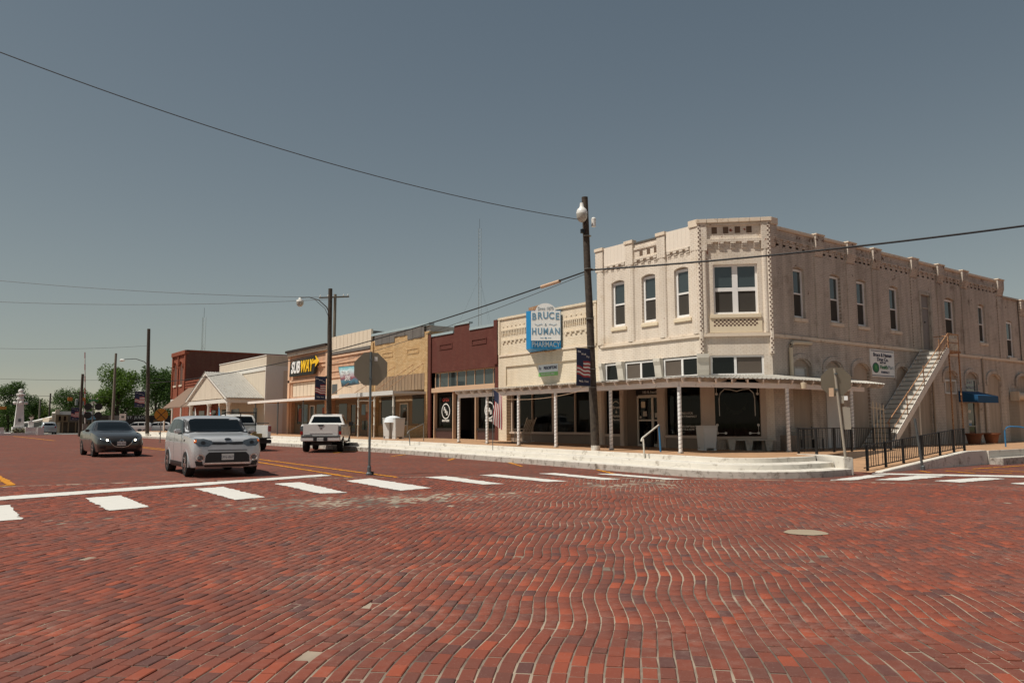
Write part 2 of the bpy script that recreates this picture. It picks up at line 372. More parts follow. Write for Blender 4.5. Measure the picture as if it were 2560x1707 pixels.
def wave(a, c):
    k = 1/(1+.02*(c*c)); return k*(.026*math.sin(a*2.35+.55*c+.4+.5*math.sin(c*.8))+.014*math.sin(a*4.3-1.3*c+math.sin(a*.6)))+.014*math.sin(1.3*c+a*.55)+.008*math.sin(a*1.27-2.1*c)
rng = np.random.default_rng(3); cand = []
th0 = math.pi/2-YAW
for k in range(-200, 201):
    c = .108*k; a = -2+rng.random()*.215+(.1075 if k % 2 else 0)
    while a < 31:
        L = .200+rng.normal()*.006
        if rng.random() < .04: L *= .55
        am = a+L/2; a += L+.010+abs(rng.normal())*.003
        cw = c+wave(am, c); x, y = (am+cw)*Q, (am-cw)*Q; r2 = x*x+y*y
        if r2 > (RB-.12)**2: continue
        if r2 > 9:
            d = abs((math.atan2(y, x)-th0+math.pi) % (2*math.pi)-math.pi)
            if d > R(47): continue
        if not in_road(x, y): continue
        sl_ = (wave(am+.02, c)-wave(am-.02, c))/.04
        cand.append((x, y, math.pi/4-math.atan(sl_)+rng.normal()*.012, L, .096+rng.normal()*.0025, gh(y)+rng.normal()*.0022, rng.normal()*.008, rng.normal()*.012, rng.random()))
cand = np.array(cand)
def rndval(u):
    return np.where(u < .14, u/.14*.22, np.where(u < .9, .25+(u-.14)/.76*.5, .78+(u-.9)/.1*.22))
cand[:, 8] = rndval(cand[:, 8])
# visible ones nearest the camera become objects of their own
dx = cand[:, 0]*_r.x+cand[:, 1]*_r.y+(0-CAMH)*_r.z; dw = cand[:, 0]*_f.x+cand[:, 1]*_f.y-CAMH*_f.z; dy = cand[:, 0]*_u.x+cand[:, 1]*_u.y-CAMH*_u.z
vis = (dw > .5) & (np.abs(dx/dw) < 1280/1957+.02) & (-dy/dw < 853.5/1957-.0)
order = np.argsort(np.where(vis, dw, 1e9))[:300]; own = np.zeros(len(cand), bool); own[order] = True
TOP, MID = .86, 1.
def brick_geo(L, W, tx, ty):
    hl, hw = L/2, W/2; b_ = .006
    v = []
    for (sx, sy) in ((-1, -1), (1, -1), (1, 1), (-1, 1)): v.append((sx*(hl-b_), sy*(hw-b_), sx*hl*tx+sy*hw*ty))
    for (sx, sy) in ((-1, -1), (1, -1), (1, 1), (-1, 1)): v.append((sx*hl, sy*hw, -.005+sx*hl*tx+sy*hw*ty))
    for (sx, sy) in ((-1, -1), (1, -1), (1, 1), (-1, 1)): v.append((sx*hl, sy*hw, -.03))
    return v
BF = [(0, 1, 2, 3)]+[(4+i, 4+(i+1) % 4, (i+1) % 4, i) for i in range(4)]+[(8+i, 8+(i+1) % 4, 4+(i+1) % 4, 4+i) for i in range(4)]
def set_rnd(me, vals):
    a_ = me.attributes.new('rnd', 'FLOAT', 'POINT'); a_.data.foreach_set('value', vals)
rest = cand[~own]; nb = len(rest); base = np.zeros((nb, 12, 3))
hl, hw = rest[:, 3]/2, rest[:, 4]/2
for i, (sx, sy) in enumerate(((-1, -1), (1, -1), (1, 1), (-1, 1))):
    tz = sx*hl*rest[:, 6]+sy*hw*rest[:, 7]
    base[:, i] = np.stack([sx*(hl-.006), sy*(hw-.006), tz], 1); base[:, 4+i] = np.stack([sx*hl, sy*hw, tz-.005], 1); base[:, 8+i] = np.stack([sx*hl, sy*hw, 0*hl-.03], 1)
ca, sa = np.cos(rest[:, 2])[:, None], np.sin(rest[:, 2])[:, None]
W_ = np.stack([rest[:, 0:1]+base[..., 0]*ca-base[..., 1]*sa, rest[:, 1:2]+base[..., 0]*sa+base[..., 1]*ca, rest[:, 5:6]+base[..., 2]], -1).reshape(-1, 3)
fi = (np.array(BF)[None]+12*np.arange(nb)[:, None, None]).reshape(-1, 4)
me = bpy.data.meshes.new('paving_bricks'); me.vertices.add(len(W_)); me.vertices.foreach_set('co', W_.ravel())
me.loops.add(fi.size); me.loops.foreach_set('vertex_index', fi.ravel().astype(np.int32)); me.polygons.add(len(fi))
me.polygons.foreach_set('loop_start', np.arange(0, fi.size, 4, dtype=np.int32)); me.polygons.foreach_set('loop_total', np.full(len(fi), 4, np.int32)) if False else None
me.update(calc_edges=True); set_rnd(me, np.repeat(rest[:, 8], 12).astype(np.float32)); me.materials.append(MATS['paving_brick'])
o = bpy.data.objects.new('paving_bricks', me); COL.objects.link(o); o.parent = road; tag(o, kind='stuff')
var = []
for i in range(28):
    me = bpy.data.meshes.new('brick'); me.from_pydata(brick_geo(.200+random.gauss(0, .005), .096+random.gauss(0, .002), random.gauss(0, .008), random.gauss(0, .012)), [], BF)
    set_rnd(me, [float(rndval(np.array([(i+.5)/28]))[0])]*12); me.materials.append(MATS['paving_brick']); var.append(me)
for c in cand[own]:
    o = bpy.data.objects.new('brick', var[int(np.argmin([abs(x.attributes['rnd'].data[0].value-c[8])+.02*random.random() for x in var]))] if c[3] > .15 else var[random.randrange(28)])
    COL.objects.link(o); o.parent = road; o.location = (c[0], c[1], c[5]); o.rotation_euler = (0, 0, c[2])
    if c[3] < .15: o.scale = (.55, 1, 1)
# ------------------------------------------------------------------ painted markings
def marking(name, label, polys, mat, group=None, jit=.018):
    mb = MB()
    for poly in polys:
        pts = []
        for i, p_ in enumerate(poly):
            q_ = poly[(i+1) % len(poly)]; L = math.dist(p_, q_); k = max(1, int(L/.11))
            for s_ in range(k):
                f_ = s_/k; pts.append((p_[0]+(q_[0]-p_[0])*f_+random.gauss(0, jit), p_[1]+(q_[1]-p_[1])*f_+random.gauss(0, jit)))
        mb.quad(*[(x, y, gh(y)+.009) for x, y in pts])
    return tag(mb.build(name, mat, solid=False), label, 'road marking', group, None)
G1 = 'white crossing bars across the brick street'
bars = [[(.55, 17.1), (1.32, 17.3), (1.3, 14.8), (.55, 14.62)], [(2.64, 17.83), (3.31, 18.05), (3.32, 15.46), (2.62, 15.24)], [(4.98, 18.73), (5.64, 18.87), (5.62, 15.96), (4.96, 15.79)],
        [(6.92, 19.06), (7.61, 19.1), (7.38, 15.89), (6.83, 16.06)], [(8.72, 18.87), (9.58, 19.24), (9.46, 15.85), (8.54, 15.66)], [(11.01, 18.8), (11.68, 18.76), (11.48, 15.77), (10.98, 15.94)],
        [(12.65, 18.53), (13.24, 18.58), (13.3, 15.5), (12.75, 15.64)], [(14.45, 18.1), (14.98, 18.0), (14.85, 15.15), (14.38, 15.32)], [(15.72, 17.05), (16.2, 16.85), (16.24, 14.16), (15.82, 14.4)]]
ords = ['cut by the left picture edge', 'nearest the picture\'s left edge but whole', 'third from the left edge', 'just in front of the silver hatchback\'s right wheel', 'at the foot of the near stop sign pole',
        'just right of the near stop sign pole', 'third right of the near stop sign pole', 'second from the white kerb', 'nearest the white corner kerb']
for b_, s_ in zip(bars, ords): marking('crossing_bar', 'white painted crossing bar '+s_, [b_], 'road_white', G1)
for b_, s_ in zip([[(18.95, 11.62), (21.6, 12.05), (22.0, 11.66), (19.5, 11.25)], [(19.95, 10.98), (22.55, 11.1), (22.72, 10.43), (20.35, 10.4)], [(20.78, 9.86), (22.98, 9.62), (23.01, 9.05), (20.74, 9.18)], [(21.3, 8.3), (23.4, 8.1), (23.4, 7.6), (21.2, 7.85)]],
                  ('nearest the white cheek wall on the right street', 'second from the cheek wall on the right street', 'third from the cheek wall on the right street', 'cut by the right picture edge')):
    marking('crossing_bar', 'white painted crossing bar '+s_, [b_], 'road_white', G1)
marking('stop_line', 'long white stop line in front of the silver hatchback', [[(-2, 18.2), (1.29, 19.14), (9.11, 21.35), (9.16, 20.72), (1.24, 18.34), (-2, 17.4)]], 'road_white')
marking('stop_line', 'white stop line along the right street below the ramp', [[(22.6, 12.45), (24.71, 9.24), (27, 5.2), (26.4, 4.9), (23.92, 8.94), (22.05, 12.2)]], 'road_white')
def strip(p0, p1, wd):
    d = Vector((p1[0]-p0[0], p1[1]-p0[1])).normalized()*wd/2; return [(p0[0]-d.y, p0[1]+d.x), (p1[0]-d.y, p1[1]+d.x), (p1[0]+d.y, p1[1]-d.x), (p0[0]+d.y, p0[1]-d.x)]
marking('centre_line', 'right yellow line of the double centre line by the stop sign', [strip((10.38, 19.2), (10.3, 58), .14)], 'road_yellow', 'double yellow centre line')
marking('centre_line', 'left yellow line of the double centre line by the stop sign', [strip((9.35, 19.9), (9.75, 30), .14), strip((9.75, 30), (9.9, 58), .14)], 'road_yellow', 'double yellow centre line')
marking('centre_line', 'far yellow line beside the white monument', [strip((8.6, 75), (8.2, 108), .2)], 'road_yellow')
marking('parking_line', 'yellow painted hatched corner at the left picture edge', [strip((1.72, 22.2), (1.6, 27), .16), strip((1.72, 22.2), (-1, 20.4), .16), strip((.2, 23.6), (1.66, 24.2), .1), strip((.2, 22.6), (1.68, 23.2), .1)], 'road_yellow')
for (a, b_), s_ in zip((((15.62, 29.5), (16.97, 30.64)), ((15.93, 25.48), (16.94, 26.61)), ((17.05, 23.1), (16.07, 21.03)), ((17.03, 18.42), (16.21, 16.85)), ((14.9, 33.6), (16.9, 35.4))),
                  ('left of the three in front of the brown shop', 'in front of the flag on the kerb', 'in front of the near utility pole', 'beside the corner kerb', 'behind the white pickup')):
    marking('parking_line', 'short yellow parking line '+s_, [strip(a, b_, .12)], 'road_yellow', 'yellow parking lines along the white kerb')
for a, b_, s_ in (((24.71, 12.1), (24.11, 11.5), 'nearest the ramp'), ((25.4, 11.7), (24.7, 10.5), 'second from the ramp'), ((26.1, 11.4), (25.5, 9.8), 'third from the ramp'), ((26.9, 11.0), (26.4, 9.5), 'fourth from the ramp'), ((27.0, 11.55), (33, 11.2), 'running along the right kerb')):
    marking('parking_line', 'yellow hatch line of the right street '+s_, [strip(a, b_, .12)], 'road_yellow', 'yellow hatching on the right street')
mb = MB(); mb.quad(*[(9.75+.285*math.cos(t_)*(1+.06*math.sin(3*t_))+.0, 6.37+.285*math.sin(t_)*(1+.05*math.cos(5*t_)), .008) for t_ in [2*math.pi*i/26 for i in range(26)]])
pm('patch', '9c8d78', .9, var=.1, bmp=.2)
tag(mb.build('manhole_patch', 'patch', solid=False), 'round pale concrete patch in the brick road', 'manhole')
# ------------------------------------------------------------------ pavement with three white steps
st = []
ys = [98, 90, 80, 70, 60, 55, 50, 45, 40, 36, 34, 32, 30, 28, 26, 24, 22, 20, 18, 16.6]
for y in ys: st.append((17.1, y, 1, 0, 23.6, y))
for i in range(0, 13):
    a = math.pi+math.pi/2*i/12; st.append((20.1+3*math.cos(a), 15.3+3*math.sin(a), -math.cos(a), -math.sin(a), 23.62+.05*i, 16.4 if i < 0 else max(15.0, 16.4-.12*i)))
for x in (20.5, 21.2): st.append((x, 12.3, .35, .94, 24.3+(x-20), 15.0))
def strips(offs, name, mat, label=None):
    mb = MB(); ring = []
    for (x, y, nx, ny, ix, iy) in st:
        g = gh(y); e = max(0, zsw(y)-g-.48); row = []
        for o_, z_ in offs:
            if o_ is None: row.append((ix, iy, zsw(y)))
            else: row.append((x+nx*o_, y+ny*o_, g+z_+(e if z_ > .4 else 0)))
        ring.append(row)
    for A_, B_ in zip(ring[:-1], ring[1:]):
        for k in range(len(offs)-1): mb.quad(A_[k], A_[k+1], B_[k+1], B_[k])
    return mb.build(name, mat, solid=False)
pav = strips([(1.72, .48), (None, .48)], 'pavement', 'sidewalk'); tag(pav, 'tan concrete pavement in front of the shops', 'pavement', kind='structure')
for nm, offs, mt in (('kerb_riser', [(0, -.05), (.015, .17), (.03, .185)], 'kerb_dirty'), ('step_tread', [(.03, .185), (.75, .19)], 'kerb_white'), ('step_riser', [(.75, .19), (.765, .325), (.78, .335)], 'kerb_white'), ('step_tread', [(.78, .335), (1.55, .34)], 'kerb_white'), ('step_riser', [(1.55, .34), (1.56, .47), (1.575, .48), (1.72, .48)], 'kerb_white')):
    strips(offs, nm, mt).parent = pav
# cheek wall, landing, ramp and right pavement
mb = MB(); mb.prism([(21.15, 12.5), (21.4, 12.36), (22.75, 14.02), (22.55, 15.0), (22.2, 14.05)], -.05, .5); tag(mb.build('cheek_wall', 'kerb_white', bevel=.02), 'white painted cheek wall ending the corner steps', 'wall')
mb = MB(); mb.quad((22.56, 15.0, .485), (29.0, 15.0, .485), (29.0, 17.6, .485), (24.9, 17.6, .485), (23.64, 16.3, .485)); mb.quad((29.0, 12.5, .485), (64, 12.5, .485), (64, 17.6, .485), (29.0, 17.6, .485))
o = mb.build('pavement_side', 'sidewalk', solid=False); o.parent = pav
mb = MB(); mb.quad((22.6, 15.0, -.05), (29, 15.0, -.05), (29, 15.0, .485), (22.6, 15.0, .485)); o = mb.build('landing_face', 'concrete', solid=False); o.parent = pav
mb = MB(); mb.prism([(22.9, -.05), (29, -.05), (29, .487), (23.0, .01)], 12.7, 14.99, axis=1); o = mb.build('ramp', 'sidewalk'); o.parent = pav
mb = MB(); mb.prism([(22.9, -.05), (30.3, -.05), (30.3, .5), (28.8, .5), (23.2, .03)], 12.45, 12.69, axis=1); o = mb.build('ramp_wall', 'kerb_white', bevel=.015); o.parent = pav
mb = MB(); mb.box(30.31, 64, 12.40, 12.49, -.05, .49); o = mb.build('step_riser', 'kerb_white', bevel=.012); o.parent = pav
mb = MB(); mb.box(30.31, 64, 11.95, 12.39, -.05, .24); o = mb.build('step_tread', 'kerb_dirty', bevel=.015); o.parent = pav
# ------------------------------------------------------------------ corner building
CR1, CR2, CRM = 'ece0d1', 'e7d9c8', 'd2c2ae'
brickmat('cream_brick_w', (0, -1), CR1, CR2, CRM, chips='8f4f38', chipz=(7.4, 8.6), blot='cfbda6', thr=(.69, .74), bmp=.8)
brickmat('cream_brick_c', (Q, -Q), CR1, CR2, CRM, chips='8f4f38', chipz=(7.4, 8.6), blot='cfbda6', thr=(.67, .72), bmp=.8)
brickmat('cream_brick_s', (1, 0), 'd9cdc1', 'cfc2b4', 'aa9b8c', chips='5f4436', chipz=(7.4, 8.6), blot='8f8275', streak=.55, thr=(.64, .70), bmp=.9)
pm('string_course', 'e0d0bc', .85, var=.1, scale=2.5, bmp=.3, c2='b39b80', lo=.55, hi=.75)
pm('sill_stone', 'e4d4b8', .8, var=.08, scale=4, bmp=.2)
pm('panel_metal', 'e8dccd', .55, var=.04, scale=1.5)
pm('coping_dark', '5d5a55', .7, var=.3, scale=6)
pm('checker_dark', '5b3f34', .9, var=.2, scale=10)
pm('blind_arch', 'b5a594', .85, var=.08, scale=2, bmp=.1, streak=.3)
pm('pvc', 'd6c7ad', .5, var=.05)
cb_ = T('corner_building', 'two-storey cream painted brick corner building with chamfered corner and white windows', 'building', (24, 19, .48))
GL = -.17
def strip_building(fr, u0, u1, mat, wins, z0, z1, extra=()):
    mb = MB(fr); wall(mb, u0, u1, z0, z1, [(a, b, c, d, .2, r) for a, b, c, d, r in wins]+list(extra), .2); return mb.build('wall', mat, cb_, solid=False)
# west front
WA = [(-23.91, -23.14, 5.54, 7.5, .09), (-22.15, -21.40, 5.54, 7.5, .09), (-20.41, -19.69, 5.54, 7.5, .09)]
strip_building(FA, -24.8, -19.1, 'cream_brick_w', WA, .3, 8.85, [(-24.6, -19.22, .3, 4.03, .4)])
for a, b, c, d, r in WA:
    window(cb_, FA, a, b, c, d-.08, GL, fw=.1)
    MB(FA).box(a-.04, b+.12, -.05, .06, 5.36, 5.49).build('sill', 'sill_stone', cb_, bevel=.01)
    MB(FA).box(a, b, GL-.02, GL+.03, d-.1, d).build('window_head', 'old_white', cb_)
for a, b in ((-24.8, -24.33), (-22.99, -22.54), (-21.21, -20.77), (-19.51, -19.1)):
    m_ = MB(FA); m_.box(a, b, 0, .1, 8.0, 8.9); c_ = (a+b)/2; w_ = (b-a)/2
    m_.prism([(c_-w_, .0), (c_-w_*.8, .06), (c_-w_*.3, .095), (c_+w_*.3, .095), (c_+w_*.8, .06), (c_+w_, .0)], 4.82, 7.998)
    m_.build('pilaster', 'cream_brick_w', cb_, bevel=.008)
    MB(FA).box(a-.03, b+.03, -.12, .14, 8.9, 9.04 if a < -19.6 else 9.17).build('pilaster_cap', 'string_course', cb_, bevel=.01)
for a, b in ((-24.3, -23.02), (-20.74, -19.53)):
    n_ = 6; m_ = MB(FA)
    for i in range(n_): m_.box(a+(b-a)*i/n_+.002, a+(b-a)*(i+1)/n_-.002, .02, .05, 8.22, 9.0)
    m_.build('metal_panel', 'panel_metal', cb_)
MB(FA).box(-22.52, -21.23, -.2, .03, 8.85, 8.93).build('coping', 'coping_dark', cb_, bevel=.01)
MB(FA).box(-22.52, -21.23, 0, .045, 8.6, 8.7).build('moulding', 'cream_brick_w', cb_)
pm('pocket', '6b5646', .9, var=.2)  # dark brown stands in for the shade inside the brick pockets
for a in (-22.23, -21.82, -21.43): MB(FA).box(a, a+.18, .0, .004, 8.31, 8.53).build('brick_pocket_shade', 'pocket', cb_)
def corbel(fr, a, w_, z, mat, d=.1):
    m_ = MB(fr)
    for i in range(3): m_.box(a, a+w_, 0, d-.03*i, z-.085*(i+1)+.012, z-.085*i)
    m_.build('corbel', mat, cb_)
for a0, a1 in ((-24.27, -23.05), (-22.5, -21.25), (-20.7, -19.6)):
    k = 4 if a0 < -22 or a0 > -21 else 4
    for i in range(k): corbel(FA, a0+(a1-a0)*i/(k-.5), .17, 8.16, 'cream_brick_w', .075)
    MB(FA).box(a0, a1, 0, .08, 8.16, 8.215).build('moulding', 'cream_brick_w', cb_)
MB(FA).box(-24.6, -19.08, 0, .07, 4.69, 4.82).build('string_course', 'string_course', cb_, bevel=.01)
# chamfer
ops = [(.45, 2.07, 5.54, 7.42, .2), (.27, 2.2, 3.24, 4.0, .15), (.38, 2.0, .9, 3.1, .2)]
mb = MB(FC); wall(mb, 0, 2.503, .3, 8.95, ops, .2); mb.build('wall', 'cream_brick_c', cb_, solid=False)
window(cb_, FC, .45, 2.07, 5.54, 7.42, GL, mulls=(.5,), fw=.075, lw=.2, label='wide double window on the chamfered corner')
MB(FC).box(.3, 2.16, -.05, .07, 5.38, 5.52).build('sill', 'sill_stone', cb_, bevel=.01)
MB(FC).box(.28, 2.18, 0, .03, 4.84, 5.375).build('apron_panel', 'sill_stone', cb_)
m_ = MB(FC)
for j in range(4):
    for i in range(11): m_.box(.43+.145*i+(.072 if j % 2 else 0), .43+.145*i+(.072 if j % 2 else 0)+.07, .03, .036, 5.08+.065*j, 5.08+.065*j+.055)
m_.build('lattice_hole_shade', 'checker_dark', cb_)  # dark squares paint the shade of the lattice holes
MB(FC).box(-.03, 2.53, 0, .09, 4.68, 4.82).build('string_course', 'string_course', cb_, bevel=.01)
for a in (.02, 2.24):
    m_ = MB(FC); m_.box(a, a+.24, 0, .1, 7.95, 9.0); m_.cyl(*[(a+.12, -.01, z) for z in (4.82, 7.95)], .11, n=14); m_.build('pilaster', 'cream_brick_c', cb_, bevel=.006)
for a in (-.075, 2.455):
    m_ = MB(FC)
    for i in range(58):
        z = 4.06+i*.0845
        if 4.6 < z < 4.86: continue
        m_.box(a+(.055 if i % 2 else 0), a+.05+(.055 if i % 2 else 0), .0, .115, z, z+.046)
    m_.build('checker_brickwork', 'checker_dark', cb_)
    MB(FC).prism([(a-.03, -.1), (a-.03, .07), (a+.03, .108), (a+.1, .108), (a+.13, .07), (a+.13, -.1)], 4.03, 9.0).build('corner_pier', 'cream_brick_c', cb_)
m_ = MB(FC)
for i in range(7): m_.box(-.12+i*.395, -.12+i*.395+.385, -.15, .15, 9.0, 9.15)
m_.build('coping', 'string_course', cb_, bevel=.012)
MB(FC).box(.26, 2.24, 0, .06, 8.9, 8.96).build('moulding', 'cream_brick_c', cb_)
MB(FC).box(.26, 2.24, 0, .09, 8.27, 8.38).build('moulding', 'cream_brick_c', cb_)
for a in (.45, .87, 1.30, 1.72): MB(FC).box(a, a+.2, 0, .004, 8.6, 8.855).build('brick_pocket_shade', 'pocket', cb_)  # flat plates, shade of the recesses put into their colour
for a in (.27, .68, 1.12, 1.53, 1.97): corbel(FC, a, .19, 8.265, 'cream_brick_c', .1)
# south side
WB = [(26.42, 27.17, 5.52, 7.5, .09), (28.93, 29.72, 5.52, 7.5, .09), (30.94, 31.72, 5.52, 7.5, .09), (33.6, 34.4, 5.52, 7.5, .09), (38.72, 39.75, 5.52, 7.45, .09), (42.3, 43.08, 5.5, 7.45, .09)]
ARCH = [(26.13, 27.35), (28.3, 29.58), (30.35, 31.6), (33.8, 34.85), (35.6, 36.9), (38.2, 39.55), (40.4, 41.75), (42.85, 44.35)]
aops = [(a, b, .3, 3.92, .1, .3) for a, b in ARCH]
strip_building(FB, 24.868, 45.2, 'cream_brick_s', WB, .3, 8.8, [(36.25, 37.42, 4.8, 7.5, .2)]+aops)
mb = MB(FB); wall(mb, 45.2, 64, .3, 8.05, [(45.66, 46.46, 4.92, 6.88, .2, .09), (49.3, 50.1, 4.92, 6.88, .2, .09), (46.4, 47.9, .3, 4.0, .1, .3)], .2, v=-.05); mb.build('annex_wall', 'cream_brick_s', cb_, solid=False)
for a, b, c, d, r in WB+[(45.66, 46.46, 4.92, 6.88, .09), (49.3, 50.1, 4.92, 6.88, .09)]:
    window(cb_, FB, a, b, c, d-.08, GL, fw=.075); MB(FB).box(a-.06, b+.1, -.05, .05, c-.16, c-.03).build('sill', 'string_course', cb_, bevel=.01)
    MB(FB).box(a, b, GL-.02, GL+.03, d-.1, d).build('window_head', 'old_white', cb_)
for a, b in ((24.9, 25.27), (27.86, 28.42), (30.17, 30.8), (32.17, 32.8), (35.47, 36.09), (37.96, 38.58), (40.47, 41.1), (44.5, 45.21), (47.25, 47.85)):
    top = 8.9 if a < 46 else 8.05
    m_ = MB(FB); m_.add([(a, 0, top-.85), (b, 0, top-.85), (b, 0, top), (a, 0, top), (a, .16, top), (b, .16, top), (a, .05, top-.8), (b, .05, top-.8), (a, .15, top-.45), (b, .15, top-.45)], [(4, 5, 9, 8), (8, 9, 7, 6), (6, 7, 1, 0), (0, 3, 4, 8, 6), (1, 7, 9, 5, 2), (3, 2, 5, 4)])
    m_.box(a+.02, b-.02, 0, .045, 4.8, top-.86); m_.build('pilaster', 'cream_brick_s', cb_)
    MB(FB).box(a-.03, b+.03, -.12, .2, top, top+.06 if a > 25 else 9.16).build('pilaster_cap', 'string_course', cb_, bevel=.01)
px = [25.3, 27.86, 28.42, 30.17, 30.8, 32.17, 32.8, 35.47, 36.09, 37.96, 38.58, 40.47, 41.1, 44.5]
for a, b in zip(px[::2], px[1::2]):
    MB(FB).box(a, b, -.2, .07, 8.8, 8.915).build('coping', 'string_course', cb_, bevel=.008)
    MB(FB).box(a, b, 0, .06, 8.42, 8.5).build('moulding', 'cream_brick_s', cb_)
    k = max(4, round((b-a)/.42))
    for i in range(k): corbel(FB, a+(b-a)*(i+.25)/k, .17, 8.42, 'cream_brick_s', .055)
MB(FB).box(45.22, 64, -.25, .06, 8.05, 8.13).build('coping', 'old_white', cb_)
m_ = MB(FB); m_.box(24.95, 64, 0, .06, 4.66, 4.79); m_.build('string_course', 'string_course', cb_, bevel=.012)
pm('door_grey', '8d8986', .7, var=.15, scale=4, streak=.4)
m_ = MB(FB); m_.box(36.25, 36.4, -.15, .03, 4.8, 7.5).box(37.27, 37.42, -.15, .03, 4.8, 7.5).box(36.4, 37.27, -.15, .03, 7.36, 7.5); m_.build('door_frame', 'old_white', cb_)
dr = MB(FB).box(36.4, 37.27, -.16, -.1, 4.8, 7.36).build('door', 'door_grey', cb_); MB(FB).box(36.42, 37.25, -.1, -.07, 6.75, 6.8).build('transom_bar', 'old_white', dr); MB(FB).cyl((36.85, -.1, 6.1), (36.85, -.05, 6.1), .03).build('handle', 'black_metal', dr)
# blind arches and what fills them
def hood(a, b):
    m_ = MB(FB); n_ = 10; w_ = .14; c_ = (a+b)/2; r0 = (b-a)/2+.02
    P_ = [(a-w_-.02, 3.35)]+[(c_+(r0+w_)*math.cos(math.pi*(1-i/n_)), 3.6+(.36+w_)*math.sin(math.pi*(1-i/n_))**.8) for i in range(n_+1)]+[(b+w_+.02, 3.35)]
    I_ = [(a-.02, 3.35)]+[(c_+r0*math.cos(math.pi*(1-i/n_)), 3.6+.345*math.sin(math.pi*(1-i/n_))**.8) for i in range(n_+1)]+[(b+.02, 3.35)]
    for i in range(len(P_)-1):
        p, q, r_, s_ = P_[i], P_[i+1], I_[i+1], I_[i]
        m_.add([(x, 0, z) for x, z in (p, q, r_, s_)]+[(x, .055, z) for x, z in (p, q, r_, s_)], [(4, 5, 6, 7), (0, 1, 5, 4), (3, 2, 6, 7)])
    m_.build('arch_hood', 'cream_brick_s', cb_, solid=False)
for i, (a, b) in enumerate(ARCH+[(46.4, 47.9)]):
    hood(a, b); MB(FB).box(a, b, -.12, -.095, .3, 3.95).build('arch_infill', 'blind_arch', cb_)
window(cb_, FB, 26.3, 27.1, 2.9, 3.62, -.09, 'old_white', 'white_metal', 'pane_sky', fw=.05, rails=(.45,), label='small white window under the first arch')
MB(FB).box(28.45, 29.32, -.094, -.06, .5, 3.6).build('panel_door', 'white_metal', cb_, bevel=.01)['label'] = 'pale grey boarded door'
m_ = MB(FB); m_.box(38.3, 39.45, -.095, .0, 2.82, 2.9).box(38.3, 39.45, -.095, .0, 3.42, 3.5).box(38.3, 38.38, -.095, .0, 2.9, 3.42).box(39.37, 39.45, -.095, .0, 2.9, 3.42).box(38.86, 38.92, -.095, -.03, 2.9, 3.42); m_.build('vent_frame', 'white_metal', cb_)
fw_ = window(cb_, FB, 40.5, 41.6, 2.96, 3.6, -.09, 'old_white', 'pane_sky', fw=.06, rails=(), label='fan light lettered over the side door')
text('BRUCE', .2, 'letters_white', fw_, FB, 41.05, 3.42, -.06, sx=1); text('HUMAN', .2, 'letters_white', fw_, FB, 41.05, 3.18, -.06)
d2 = window(cb_, FB, 40.5, 41.4, .5, 2.5, -.09, 'old_white', 'pane_dark', 'pane_dark', fw=.07, rails=(.4,), name='door', label='glazed side door with stickers')
for z_, c_ in ((1.95, 'letters_white'), (1.3, 'blue_paint'), (1.45, 'letters_white')): MB(FB).box(40.65, 40.95, -.065, -.06, z_, z_+.14).build('sticker', c_, d2)
pm('roller', '8f8273', .6, var=.08)
m_ = MB(FB)
for i in range(28): m_.box(45.15, 46.55, -.05, -.015, .5+.075*i, .5+.075*i+.066)
m_.build('roller_door', 'roller', cb_); MB(FB).cyl((45.5, .18, 2.85), (48.2, .18, 2.85), .2, n=14).box(45.45, 45.52, -.0, .42, 2.6, 3.08).build('roller_box', 'cream_plain', cb_, smooth=True)
m_ = MB(FB); m_.rod([(25.95, .1, 3.0), (25.95, .1, 4.3), (25.99, .1, 4.42), (26.1, .1, 4.5), (26.25, .1, 4.52), (27.3, .09, 4.55)], .075, 10); m_.build('downpipe', 'pvc', cb_, smooth=True)
for a in (42.3, 37.0): MB(FB).cyl((a, .06, .5), (a, .06, 4.66), .045).build('downpipe', 'blind_arch', cb_, smooth=True)
# storefront on the west front: columns, transoms, door, display windows
for a, b in ((-24.58, -24.40), (-23.53, -23.2), (-21.44, -21.09)):
    m_ = MB(FA); m_.prism([(-.02, 3.2), (.05, 3.2), (.1, 3.45), (.14, 3.75), (.2, 3.9), (.2, 4.03), (-.02, 4.03)], a, b, axis=0); m_.build('bracket', 'white_paint', cb_)
m_ = MB(FC); m_.prism([(-.02, 3.2), (.08, 3.2), (.13, 3.45), (.17, 3.75), (.24, 3.9), (.24, 4.05), (-.02, 4.05)], -.22, .2, axis=0); m_.build('bracket', 'white_paint', cb_)
pm('transom_blind', '5f554c', .5, var=.1, scale=3)
for a, b, mu in ((-24.40, -23.53, ()), (-23.2, -21.44, (.5,)), (-21.09, -19.28, (.52,))):
    window(cb_, FA, a, b, 3.24, 4.0, -.1, 'white_frame', 'pane_dark', fw=.075, rails=(), mulls=mu, lw=.09, name='transom_window')
window(cb_, FC, .27, 2.2, 3.24, 4.0, -.1, 'white_frame', 'pane_dark', fw=.075, rails=(), mulls=(.47,), lw=.09, name='transom_window')
for a, b in ((-23.12, -22.38), (-21.0, -20.2)): MB(FA).box(a, b, -.079, -.075, 3.3, 3.93).build('transom_blind', 'transom_blind', cb_)
MB(FC).box(1.22, 2.1, -.079, -.075, 3.3, 3.93).build('transom_blind', 'transom_blind', cb_)
pm('storefront_tan', 'bba999', .7, var=.1, scale=3); pm('bulkhead', '85776a', .8, var=.08)
MB(FA).box(-24.6, -19.2, -.2, -.02, 2.86, 3.24).build('header_beam', 'storefront_tan', cb_)
